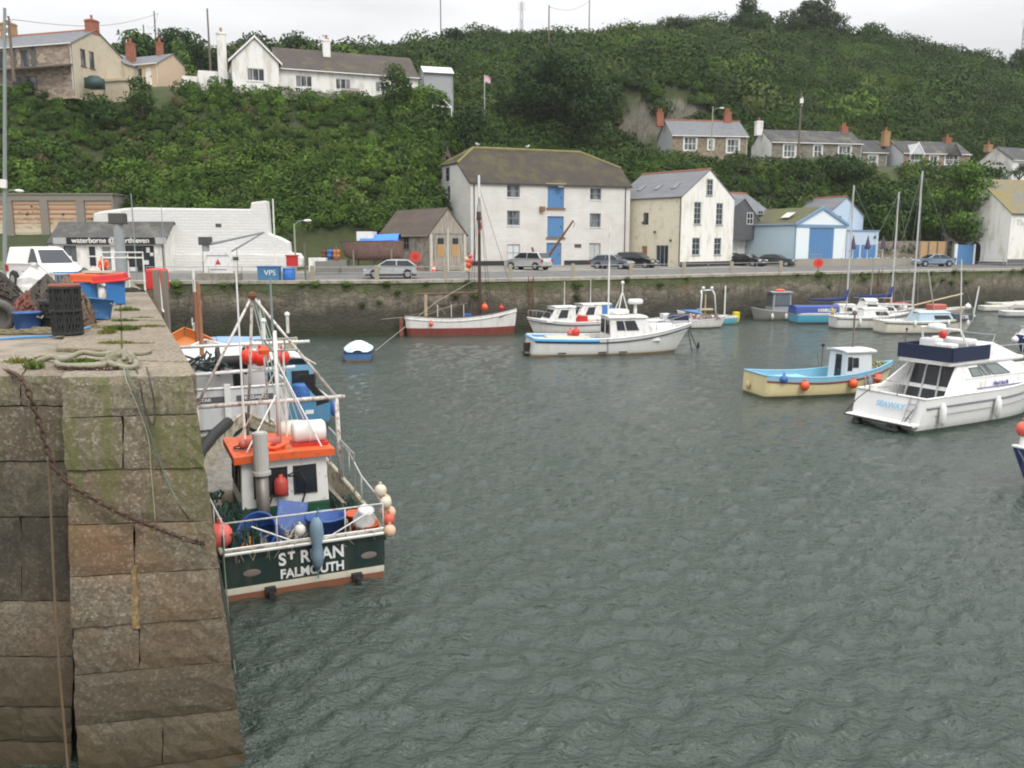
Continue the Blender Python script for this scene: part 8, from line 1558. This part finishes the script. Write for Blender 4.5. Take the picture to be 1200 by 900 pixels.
def pot(label, p, r, h, mat, top=None, rz=0):
    """round-bodied lobster pot wrapped in net"""
    t = thing('lobster_pot', label, 'lobster pot', p, rz, 'lobster pots on the pier'); b = M()
    for z in (.03, h * .5, h * .97): b.tube([(r * math.cos(a), r * math.sin(a), z) for a in [i * .4488 for i in range(14)]], .03, 6, True)
    for i in range(10): a = i * .628; b.cyl((r * math.cos(a), r * math.sin(a), .02), (r * math.cos(a), r * math.sin(a), h), .022, None, 5)
    b.build('frame', BLACK, t)
    b = M(); n = 26
    for i in range(n):
        a = i / n * 6.283
        for s in (1, -1): b.tube([(r * .97 * math.cos(a + s * k_ * .2), r * .97 * math.sin(a + s * k_ * .2), .03 + (h - .06) * k_ / 4) for k_ in range(5)], .011, 4)
    b.build('netting', mat, t); b = M(); b.lathe([(r * .86, .02), (r * .86, h * .93), (r * .3, h * .97)], n=16); b.build('lining', pm('dark_lining', (.03, .033, .028), .95, .4, 8, 0, .4), t, True)
    b = M(); b.tube([(r * 1.01 * math.cos(a), r * 1.01 * math.sin(a), h + .015) for a in [i * .4488 for i in range(14)]], .028, 6, True); b.build('rim_rope', top or pm('rust_rope', (.22, .08, .055), .9, .3, 8), t); return t
BT = pm('tub_blue', (.035, .1, .32), .45, .25, 3, 0, 0, (.09, .17, .34), .3)
s_ = lambda px, py: onp(px, py).y / F
p = onp(80, 392); pot('tall black netted lobster pot with rusty rope rim at the front of the pier gear', p, .235, .84, pm('black_netting', (.03, .035, .03), .9, .4, 8)); 
p = onp(55, 386) + V((.05, .25, 0)); pot('low dark lobster pot tucked behind the tall netted one', p, .24, .55, NETM, BLACK)
p = onp(33, 387); tub('blue tub full of pale corks beside the old tyre', p, .235, .4, BT, (0, 0, 0), None, pm('cork_floats', (.5, .42, .25), .9, .4, 14, 0, .6))
p = onp(114, 374); tub('large blue tub tipped slightly, in front of the red-lidded bins', p, .3, .44, pm('tub_light_blue', (.045, .17, .42), .45, .2, 3, 0, 0, (.25, .35, .45), .15), (R(-6), R(4), 0))
for i, (px, py, lab) in enumerate(((137, 356.5, 'blue square bin under the bright red lid nearest the pier edge'), (104, 356.5, 'blue bin under the orange-red lid, half behind the large tub'))):
    p = onp(px, py); b = M(); t = thing('fish_bin', lab, 'bin', p, R(24), None); b.obox((0, 0, .28), (.42, .42, .56), 0, 0, 0, 1.1); b.build('body', pm('bin_blue', (.03, .16, .42), .45, .2, 3), t, bevel=.03); b = M(); b.obox((0, 0, .57), (.5, .5, .04)); b.build('rim', BLUE, t)
p = onp(137, 356.5)
for i, (dx, dy, rz_, c_, lab) in enumerate(((-.1, .0, R(10), pm('bright_red_lid', (.58, .03, .03), .4, .1), 'bright red fish box lid lying across the right blue bin'), (-.72, .06, R(-4), pm('orange_red_lid', (.6, .09, .02), .45, .12), 'orange-red fish box lid lying across the left blue bin'))):
    b = M(); b.obox((0, 0, .1), (.78, .6, .2), 0, 0, 0, .93); b.obox((0, 0, .02), (.84, .66, .06)); o = b.build('box_lid', c_, bevel=.025); o.location = p + V((dx, dy, .6)); o.rotation_euler = (R(2), R(-5 if i == 0 else 1), rz_); tag(o, lab, 'fish box')
b = M(); b.obox((0, 0, .03), (.75, .3, .06)); o = b.build('plank', pm('pale_plank', (.5, .44, .32), .8)); o.location = p + V((-.45, .1, .82)); o.rotation_euler = (0, 0, .1); tag(o, 'short pale plank resting on the two red box lids', 'plank')
b = M(); b.lathe([(.1, 0), (.13, .08), (.12, .3), (.06, .36)], n=10); o = b.build('white_can', PLASTIC, None, True); o.location = onp(121, 357) + V((0, .05, .12)); tag(o, 'small white plastic can between the two blue bins', 'can')
p = onp(79, 352); p = P(79, 335, 25.5); p.z = PT - .06; tub('tall blue drum standing behind the net heaps near the van', p, .33, .82, pm('drum_blue', (.03, .15, .36), .45, .15, 3), (0, 0, 0), name='blue_drum')
heap('net_heap', 'green and grey net heap piled behind the red-lidded bins', P(100, 320, 24) * 1 + V((0, 0, 0)) if False else V((P(100, 330, 24).x, 24, PT - .06)), .55, .4, .95, pm('green_grey_net', (.08, .14, .11), .95, .4, 6, 0, .4), 80, .03, seed=4)
heap('net_heap', 'dark brown net heap at the left edge of the pier gear', V((P(0, 345, 17.5).x - .15, 17.5, PT - .06)), .7, .5, 1.15, pm('brown_black_net', (.06, .05, .042), .95, .4, 6, 0, .5), 130, .03, seed=2)
heap('net_heap', 'grey tangled net heap between the corks and the tall pot', V((P(58, 360, 17.2).x, 17.2, PT - .06)), .5, .4, 1.0, pm('grey_net', (.085, .075, .062), .95, .4, 6, 0, .5), 130, .026, seed=3)
heap('rope_heap', 'pile of brown and tan rope on top of the pots behind the tall netted pot', V((P(80, 350, 16.2).x, 16.2, PT - .06)), .4, .35, 1.0, pm('tan_brown_rope', (.17, .12, .085), .95, .4, 6, 0, .4), 110, .03, 'rope heap', seed=6)
heap('rope_heap', 'rust brown rope pile behind the blue tub of corks', V((P(34, 365, 17.0).x, 17.0, PT - .06)), .42, .3, .68, pm('rust_brown_rope', (.17, .07, .05), .95, .35, 6, 0, .4), 110, .03, 'rope heap', seed=7)
heap('net_heap', 'small green net pile beside the large blue tub', V((P(106, 365, 18.3).x, 18.3, PT - .06)), .28, .25, .5, pm('sea_green_net', (.05, .17, .11), .95, .4, 6, 0, .4), 80, .022, seed=8)
heap('litter_of_rope', 'low litter of multicoloured rope ends round the foot of the pots', V((P(45, 388, 15.6).x, 15.55, PT - .06)), 1.0, .22, .1, pm('mixed_rope', (.2, .17, .1), .95, .5, 9, 0, .4), 120, .014, 'rope heap', seed=9)
heap('litter_of_rope', 'second low litter of rope and weed right of the tall pot', V((P(112, 381, 16.2).x, 16.2, PT - .06)), .5, .2, .09, pm('mixed_rope', (.2, .17, .1)), 70, .013, 'rope heap', seed=10)
# white sack
t = thing('white_sack', 'big crumpled white bulk sack in front of the van', 'sack', V((P(41, 335, 21).x, 21, PT - .06))); b = M(); rnd = random.Random(3); q = []
for i in range(10):
    for j in range(18):
        a = j / 18 * 6.283; f = i / 9; r = (.98 + .1 * math.sin(2 * f * 3.1)) * (1 if f < .8 else 1 - (f - .8) * 3.6) * (1 + .1 * math.sin(4 * a + f * 4) + rnd.uniform(-.06, .06)); q.append((.46 * r * math.cos(a), .4 * r * math.sin(a), 1.02 * f + rnd.uniform(-.03, .03) + .06 * math.sin(3 * a) * f))
b.add(q, [(i * 18 + j, i * 18 + (j + 1) % 18, (i + 1) * 18 + (j + 1) % 18, (i + 1) * 18 + j) for i in range(9) for j in range(18)] + [tuple(9 * 18 + j for j in range(18))]); b.build('bag', pm('sack_white', (.52, .52, .5), .7, .12, 4, 0, .2), t)
# old tyre with its rim
t = thing('old_tyre', 'worn vehicle tyre on its wheel leaning against the net heap at the left', 'tyre', V((P(-3, 375, 15.6).x, 15.6, PT + .26))); b = M(); mt_ = Matrix.Rotation(R(100), 3, 'X'); mt_ = Matrix.Rotation(R(28), 3, 'Z') @ mt_
b.lathe([(.19, -.1), (.28, -.11), (.31, -.06), (.315, 0), (.31, .06), (.28, .11), (.19, .1), (.185, 0)], (0, 0, 0), 24, mt_); b.build('tyre', pm('dusty_tyre', (.1, .095, .085), .9, .25, 5, 0, .3), t, True); b = M(); b.lathe([(.19, -.05), (.12, -.08), (.05, -.03), (.02, -.03)], (0, 0, 0), 18, mt_); b.build('rim', pm('old_rim', (.14, .11, .05), .7, .3, 6), t, True)
# grey basket and blue frame behind
t = thing('wire_cage', 'grey wire cage in front of the tall blue drum', 'cage', V((P(69, 340, 22.5).x, 22.5, PT - .06))); b = M()
for z in (.05, .45, .85): b.tube([(-.3, -.25, z), (.3, -.25, z), (.3, .25, z), (-.3, .25, z)], .02, 5, True)
for i in range(7): x = -.3 + .1 * i; b.cyl((x, -.25, .05), (x, -.25, .85), .011, None, 4); b.cyl((x, .25, .05), (x, .25, .85), .011, None, 4)
b.build('wires', STEEL, t)
# ropes
def rope(name, label, pts, r, mat, cat='rope', n=5): b = M(); b.tube(pts, r, n); return tag(b.build(name, mat, None, True), label, cat)
def smooth_pts(pts, k_=6):
    pts = [V(p) for p in pts]; out = []
    for i in range(len(pts) - 1):
        p0, p1, p2, p3 = pts[max(0, i - 1)], pts[i], pts[i + 1], pts[min(len(pts) - 1, i + 2)]
        for j in range(k_):
            t = j / k_; out.append(.5 * ((2 * p1) + (p2 - p0) * t + (2 * p0 - 5 * p1 + 4 * p2 - p3) * t * t + (3 * p1 - p0 - 3 * p2 + p3) * t ** 3))
    return out + [pts[-1]]
z1 = V((0, 0, .03))
rope('blue_rope', 'bright blue rope lying along the pier in front of the pots', smooth_pts([onp(-60, 398) + z1, onp(0, 395) + z1, onp(40, 392.5) + z1, onp(62, 391.5) + z1, onp(95, 388) + z1, onp(106, 385) + z1]), .02, pm('bright_blue_rope', (.08, .3, .6), .8))
rope('pale_rope', 'pale rope looping down from the rope pile to the pier right of the tall pot', smooth_pts([V((P(84, 345, 16).x, 16, PT + .72)), V((P(93, 345, 15.8).x, 15.8, PT + .62)), onp(100, 366) + V((0, -.6, .3)), onp(108, 376) + z1, onp(119, 378) + z1]), .014, CREAMROPE)
rope('pale_rope', 'thin pale rope hooped over the side of the blue cork tub', smooth_pts([onp(23, 388) + V((0, -.1, .02)), onp(28, 383) + V((0, -.3, .12)), onp(38, 380) + V((0, -.35, .1)), onp(46, 384) + V((0, -.3, .02))]), .012, CREAMROPE)
rope('thick_rope', 'heavy greenish mooring rope looped on the pier edge near the corner', smooth_pts([onp(36, 424) + z1, onp(60, 422) + z1 * 1.4, onp(75, 424) + z1, onp(96, 417) + z1 * 1.5, onp(118, 418) + z1, onp(140, 416) + z1 * 1.5, onp(165, 417) + z1, onp(176, 414) + z1]), .04, pm('old_green_grey_rope', (.24, .23, .16), .95, .35, 12, 0, .5))
rope('thick_rope', 'front loop of heavy rope lying just behind the pier corner', smooth_pts([onp(66, 427) + z1, onp(72, 431) + z1, onp(95, 432.5) + z1, onp(120, 432) + z1 * 1.3, onp(134, 427) + z1 * 2, onp(150, 421) + z1 * 3, onp(160, 430) + z1, onp(148, 434) + z1, onp(128, 431) + z1 * 2]), .042, pm('old_green_grey_rope', (.24, .23, .16)))
heap('rope_knot', 'knotted bundle of old rope on the pier corner', onp(140, 428), .19, .15, .17, pm('old_green_grey_rope', (.24, .23, .16)), 46, .026, 'rope', seed=12)
# rusty chain over the corner to the boat
def chain(name, label, pts, r, mat, cat='chain'):
    pts = smooth_pts(pts, 14); b = M(); acc = 0; i = 0; k_ = 0; step = r * 3.4
    ln = [0]
    for a, c_ in zip(pts[:-1], pts[1:]): ln.append(ln[-1] + (c_ - a).length)
    s = 0
    while s < ln[-1] - step:
        j = max(q for q in range(len(ln)) if ln[q] <= s); f = (s - ln[j]) / max(1e-6, ln[j + 1] - ln[j]); p = pts[j].lerp(pts[j + 1], f); d = (pts[j + 1] - pts[j]).normalized(); u = d.orthogonal().normalized()
        if k_ % 2: u = d.cross(u)
        b.tube([p + d * (step * .78 * math.cos(a)) + u * (r * 1.15 * math.sin(a)) for a in [q * .785 for q in range(8)]], r * .42, 4, True); s += step; k_ += 1
    return tag(b.build(name, mat, None, True), label, cat)
RCH = pm('rusty_chain', (.085, .048, .034), .95, .4, 12, 0, .4)
cp = [onp(4, 431) + z1, FP(30, 446) + V((0, -.06, 0)), FP(48, 492) + V((0, -.05, 0)), FP(70, 553) + V((0, -.05, 0)), FP(125, 588) + V((0, -.1, 0)), FP(180, 612) + V((0, -.13, 0)), FP(238, 633) + V((.02, -.1, 0)), G(252, 628, 1.25)]
chain('rusty_chain', 'heavy rusty chain hanging across the pier face down to the green boat', cp, .026, RCH)
chain('rusty_chain', 'short rusty chain lying under the heavy rope on the pier corner', [onp(72, 434) + z1, onp(100, 435) + z1, onp(128, 434.5) + z1, onp(150, 433) + z1], .024, RCH)
GRT = pm('thin_green_rope', (.1, .13, .09), .95, .3); e_ = V((0, -.05, 0))
rope('thin_rope', 'thin green rope slanting over the pier face to the red ball fender', smooth_pts([onp(150, 432) + z1, FP(153, 443) + e_, FP(172, 490) + e_, FP(195, 555) + e_, FP(222, 605) + e_, G(246, 630, 1.1)]), .011, GRT)
rope('thin_rope', 'thin pale rope hanging straight down the middle of the pier face', smooth_pts([onp(146, 433) + z1, FP(150, 444) + e_, FP(174, 505) + e_, FP(179, 550) + e_, FP(184, 610) + e_]), .006, CREAMROPE)
rope('thin_rope', 'thin dark looped line dangling from the rope bundle over the pier face', smooth_pts([onp(158, 431) + z1, FP(166, 446) + e_, FP(170, 470) + e_, FP(180, 497) + e_, FP(184, 480) + e_, FP(178, 445) + e_, onp(172, 433) + z1]), .01, pm('dark_line', (.06, .055, .045), .9))
rope('brown_rope', 'brown hanging rope in the corner between the two pier faces', smooth_pts([FP(62, 533) + V((-.03, -.05, 0)), FP(63, 600) + V((0, -.06, 0)), FP(68, 700) + V((0, -.07, 0)), FP(74, 790) + V((0, -.07, 0)), FP(84, 905) + V((0, -.07, 0))]), .016, pm('tan_hanging_rope', (.13, .09, .05), .95, .3))
rope('dark_hawser', 'thick dark hawser hanging down the pier edge beside the green boat', smooth_pts([G(250, 640, 1.3), G(262, 690, .7) + V((-.04, 0, 0)), G(268, 740, .35), G(276, 800, -.2)]), .05, pm('black_hawser', (.025, .028, .02), .95, .3, 8))
rope('green_line', 'green mooring line hanging beside the dark hawser at the pier edge', smooth_pts([G(262, 650, 1.25), G(266, 700, .6), G(272, 760, .15), G(280, 815, -.2)]), .014, GRT)
# mortar run between the blocks
b = M(); rnd = random.Random(8); ys_ = list(range(664, 742, 6)); lf_ = [FP(156 - rnd.uniform(0, 2.5), y) for y in ys_]; rt_ = [FP(159 + rnd.uniform(0, 3) + (y - 664) * .05, y) for y in ys_]
b.prism([p + V((0, -.012, 0)) for p in lf_ + rt_[::-1]], (0, .12, 0)); tag(b.build('mortar_run', pm('yellow_mortar', (.38, .29, .15), .95, .4, 9, 0, .6, (.2, .13, .06), .8)), 'yellowish mortar smear in the upright joint of the pier face', 'mortar')
# grass on the pier
def grass(label, p, rx, ry, h, n, cols_, seed):
    rg_ = np.random.default_rng(seed); a = rg_.uniform(0, 6.283, n); r = np.sqrt(rg_.uniform(0, 1, n)); bx_ = np.stack([rx * r * np.cos(a), ry * r * np.sin(a), np.zeros(n)], 1); d = rg_.normal(0, .45, (n, 3)); d[:, 2] = 1; hh = h * rg_.uniform(.4, 1.1, n)[:, None] * (1.1 - .6 * r[:, None]); tip = bx_ + d * hh; w = np.stack([np.cos(a * 3), np.sin(a * 3), np.zeros(n)], 1) * .011
    v = np.stack([bx_ - w, bx_ + w, tip + w * .2, tip - w * .2], 1).reshape(-1, 3); c_ = np.array(cols_)[rg_.integers(len(cols_), size=n)] * rg_.uniform(.7, 1.3, (n, 1)); o = np_mesh('grass_tuft', v, np.arange(n * 4).reshape(-1, 4), LEAF, c_); o.location = p; return tag(o, label, 'grass')
GC_ = [(.08, .13, .025), (.1, .15, .03), (.13, .15, .05)]; YC = [(.25, .22, .07), (.17, .18, .05), (.1, .14, .03)]
for i, (px, py, rx, ry, h, n, cc, lab) in enumerate(((24, 424, .26, .16, .14, 700, YC, 'yellowing grass clump at the left front of the pier'), (40, 431, .12, .1, .1, 300, GC_, 'short green grass clump behind the left pier blocks'), (143, 386, .34, .16, .11, 700, GC_, 'largest green grass clump on the pier paving'), (126, 390, .15, .2, .1, 300, YC, 'thin grass tuft left of the largest clump'), (149, 364, .3, .18, .12, 420, GC_, 'green grass tuft below the white rail frame'), (146, 376, .28, .12, .06, 300, GC_, 'low grass tuft between two paving joints'), (176, 382.5, .3, .06, .05, 300, YC, 'yellow moss line along a joint near the pier edge'), (137, 403, .3, .14, .07, 420, YC, 'flat yellow-green grass patch near the pier corner'), (170, 403, .16, .04, .04, 160, YC, 'tiny yellow tuft near the pier edge'), (98, 424, .2, .1, .07, 300, GC_, 'green tuft inside the loops of heavy rope'), (52, 421, .14, .08, .07, 240, YC, 'small dry tuft beside the heavy rope end'), (168, 373, .25, .05, .05, 220, GC_, 'thin green line of grass across the paving'))): grass(lab, onp(px, py), rx, ry, h, n, cc, 40 + i)
# white pipe rail frame, timber posts and pole at the pier edge
t = thing('rail_frame', 'white pipe rail frame at the edge of the pier beyond the bins', 'railing', V((P(122, 330, 29).x, 29, pz(29)))); L_ = P(165, 330, 29).x - t.location.x; b = M(); b.tube([(0, 0, 0), (0, 0, 1.3), (L_, .3, 1.3), (L_, .3, 0)], .03, 7); b.tube([(0, 0, 1.12), (L_, .3, 1.12)], .025, 6); b.tube([(L_ * .62, .2, 0), (L_ * .62, .2, 1.3)], .02, 5); b.build('pipes', WHITESTEEL, t)
for i, (px, d, yt, lab) in enumerate(((180, 27, 316, 'left grey timber post at the pier edge'), (190, 28.5, 317, 'right grey timber post at the pier edge'))):
    x = P(px, 350, d).x; o = M().obox((0, 0, 1.5), (.17, .17, 5.2)).build('timber_post', WOOD, bevel=.02); o.location = (x + (.12), d, 6.6 + d * math.tan(math.atan((450 - yt) / F) - PITCH) - 4.1); tag(o, lab, 'post')
b = M(); b.tube([P(185, 318, 27.5) + V((0, 0, 0)), P(188, 340, 27.5), P(190, 362, 27.4), P(192, 366, 27.3)], .03, 6); tag(b.build('bent_pipe', WHITESTEEL), 'thin white pipe running down between the two timber posts', 'pipe')
b = M(); b.lathe([(.02, 0), (.5, 0), (.52, .05), (.5, .95), (.44, 1.05), (.02, 1.1)], n=4); o = b.build('red_chest', pm('red_chest', (.52, .03, .03), .5, .12, 3), bevel=.04); o.location = (P(184, 320, 44).x, 44, 4.35); o.scale = (1.5, 1, 1); o.rotation_euler = (0, 0, R(45 + 0)); o.scale = (1.2, 1.2, 1); tag(o, 'large red storage chest on the quay beside the crane column', 'chest')
b = M(); b.obox((0, 0, .35), (1.3, .5, .7)); o = b.build('pale_bin', pm('pale_green_bin', (.4, .42, .36), .6), bevel=.05); o.location = (P(134, 318, 40).x, 40, pz(40) - .05); tag(o, 'pale cabinet beside the grey crane column', 'cabinet')
heap('net_heap', 'dark wet net lying under the white rail frame', V((P(154, 340, 28.5).x, 28.5, pz(28.5))), .4, .25, .12, NETM, 50, .025, seed=15)
rails('quay_railing', 'thin rail along the far edge of the pier by the red chest', [V((pier_edge(44) - .5, 44, 4.4)), V((pier_edge(51) - .4, 51, 4.2)), V((pier_edge(60) - .4, 60, 4.0))], (.95, .5), .025)
# ---- person in orange oilskins
def skin_person(label, loc, rz):
    t = thing('person', label, 'person', loc, rz); J = {'pel': (0, 0, .95), 'sp': (0, .04, 1.18), 'ch': (.0, -.02, 1.4), 'nk': (0, -.06, 1.52), 'hd': (0, -.1, 1.66), 'hl': (.1, 0, .92), 'kl': (.11, -.05, .5), 'al': (.11, .02, .09), 'tl': (.12, -.16, .04), 'hr': (-.1, 0, .92), 'kr': (-.11, -.05, .5), 'ar': (-.11, .02, .09), 'tr': (-.12, -.16, .04),
        'sl': (.2, -.02, 1.42), 'el': (.26, -.08, 1.14), 'wl': (.18, -.3, 1.02), 'sr': (-.2, -.02, 1.42), 'er': (-.26, -.08, 1.14), 'wr': (-.16, -.3, 1.04)}
    E_ = [('pel', 'sp'), ('sp', 'ch'), ('ch', 'nk'), ('nk', 'hd'), ('pel', 'hl'), ('hl', 'kl'), ('kl', 'al'), ('al', 'tl'), ('pel', 'hr'), ('hr', 'kr'), ('kr', 'ar'), ('ar', 'tr'), ('ch', 'sl'), ('sl', 'el'), ('el', 'wl'), ('ch', 'sr'), ('sr', 'er'), ('er', 'wr')]
    rad = {'pel': .15, 'sp': .155, 'ch': .17, 'nk': .065, 'hd': .1, 'hl': .11, 'kl': .085, 'al': .06, 'tl': .05, 'hr': .11, 'kr': .085, 'ar': .06, 'tr': .05, 'sl': .085, 'el': .065, 'wl': .045, 'sr': .085, 'er': .065, 'wr': .045}
    def skinmesh(nm, keys, mat, scale=1.0, levels=2):
        ks = [q for q in J if q in keys]; me = bpy.data.meshes.new(nm); me.from_pydata([J[q] for q in ks], [(ks.index(a), ks.index(c_)) for a, c_ in E_ if a in ks and c_ in ks], []); o = bpy.data.objects.new(nm, me); COL.objects.link(o)
        o.modifiers.new('skin', 'SKIN'); bm_ = o.modifiers.new('sub', 'SUBSURF'); bm_.levels = bm_.render_levels = levels
        for i, q in enumerate(ks): me.skin_vertices[0].data[i].radius = (rad[q] * scale, rad[q] * scale); me.skin_vertices[0].data[i].use_root = (q == ('pel' if 'pel' in ks else ks[0]))
        bpy.context.view_layer.update(); m2 = bpy.data.meshes.new_from_object(o.evaluated_get(bpy.context.evaluated_depsgraph_get())); bpy.data.objects.remove(o); m2.materials.clear(); m2.materials.append(mat); m2.polygons.foreach_set('use_smooth', [True] * len(m2.polygons))
        o2 = bpy.data.objects.new(nm, m2); COL.objects.link(o2); o2.parent = t; return o2
    SK = pm('skin', (.45, .25, .17), .6, .08); skinmesh('body', set(J), SK, .96)
    OJ = pm('orange_oilskin', (.78, .1, .015), .5, .1, 4); skinmesh('jacket', {'pel', 'sp', 'ch', 'sl', 'el', 'wl', 'sr', 'er', 'wr'}, OJ, 1.12); skinmesh('trousers', {'pel', 'hl', 'kl', 'al', 'hr', 'kr', 'ar'}, pm('dark_trousers', (.04, .045, .06), .8), 1.08)
    b = M(); b.ball((0, -.115, 1.68), .105, 14, (.84, .98, 1.16)); b.build('head', SK, t, True); b = M(); b.ball((0, -.085, 1.705), .112, 14, (.9, 1.02, 1.05)); b.v = [(x, max(y, -.14 - (z - 1.7) * .3) if z < 1.76 else y, z) for x, y, z in b.v]; b.build('hair', pm('dark_hair', (.035, .022, .016), .8), t, True)
    b = M(); b.cyl((0, -.215, 1.69), (0, -.235, 1.655), .012, .02, 6); b.build('nose', SK, t); 
    for s in (1, -1):
        b = M(); b.ball((s * .036, -.205, 1.705), .013, 6); b.build('eye', BLACK, t); b = M(); b.ball((s * .092, -.1, 1.68), .026, 6, (.4, .8, 1.3)); b.build('ear', SK, t)
        for k_ in range(4): b = M(); w_ = J['wl'] if s > 0 else J['wr']; b.tube([(w_[0] - .03 + .02 * k_, w_[1] - .04, w_[2] - .01), (w_[0] - .035 + .022 * k_, w_[1] - .09, w_[2] - .02), (w_[0] - .03 + .02 * k_, w_[1] - .11 - .01 * (k_ % 2), w_[2] - .05)], [.011, .01, .008], 5); b.build('finger', SK, t)
        b = M(); b.tube([(w_[0] - s * .04, w_[1] - .03, w_[2]), (w_[0] - s * .065, w_[1] - .07, w_[2] + .01)], [.013, .01], 5); b.build('thumb', SK, t)
        b = M(); b.obox(((.115 if s > 0 else -.115), -.06, .05), (.12, .32, .1)); b.build('boot', BLACK, t, bevel=.03)
    b = M(); b.ball((0, -.02, 1.6), .15, 12, (1.0, .8, 1.25)); b.build('hood', OJ, t, True)
p = P(121, 305, 52.5); p.z = pz(52.5); skin_person('person in bright orange oilskin jacket with dark hair standing beyond the red box lids', p, R(25))
# gulls and small things afloat
# ================================================================= HAZE
hb = M().bx(-330, -70, -4, 330, 330, 95); ho = hb.build('haze', None); hm_ = bpy.data.materials.new('sea_haze'); hm_.use_nodes = True; h_t = hm_.node_tree
h_t.nodes.remove(h_t.nodes['Principled BSDF']); h_v = h_t.nodes.new('ShaderNodeVolumePrincipled'); h_v.inputs['Color'].default_value = (.9, .92, .95, 1); h_v.inputs['Density'].default_value = .0002; h_v.inputs['Anisotropy'].default_value = .2
h_t.links.new(h_v.outputs[0], h_t.nodes['Material Output'].inputs['Volume']); ho.data.materials.append(hm_); struct(ho, 'stuff')
S.cycles.volume_step_rate = 4; S.cycles.volume_max_steps = 64; S.cycles.volume_bounces = 0
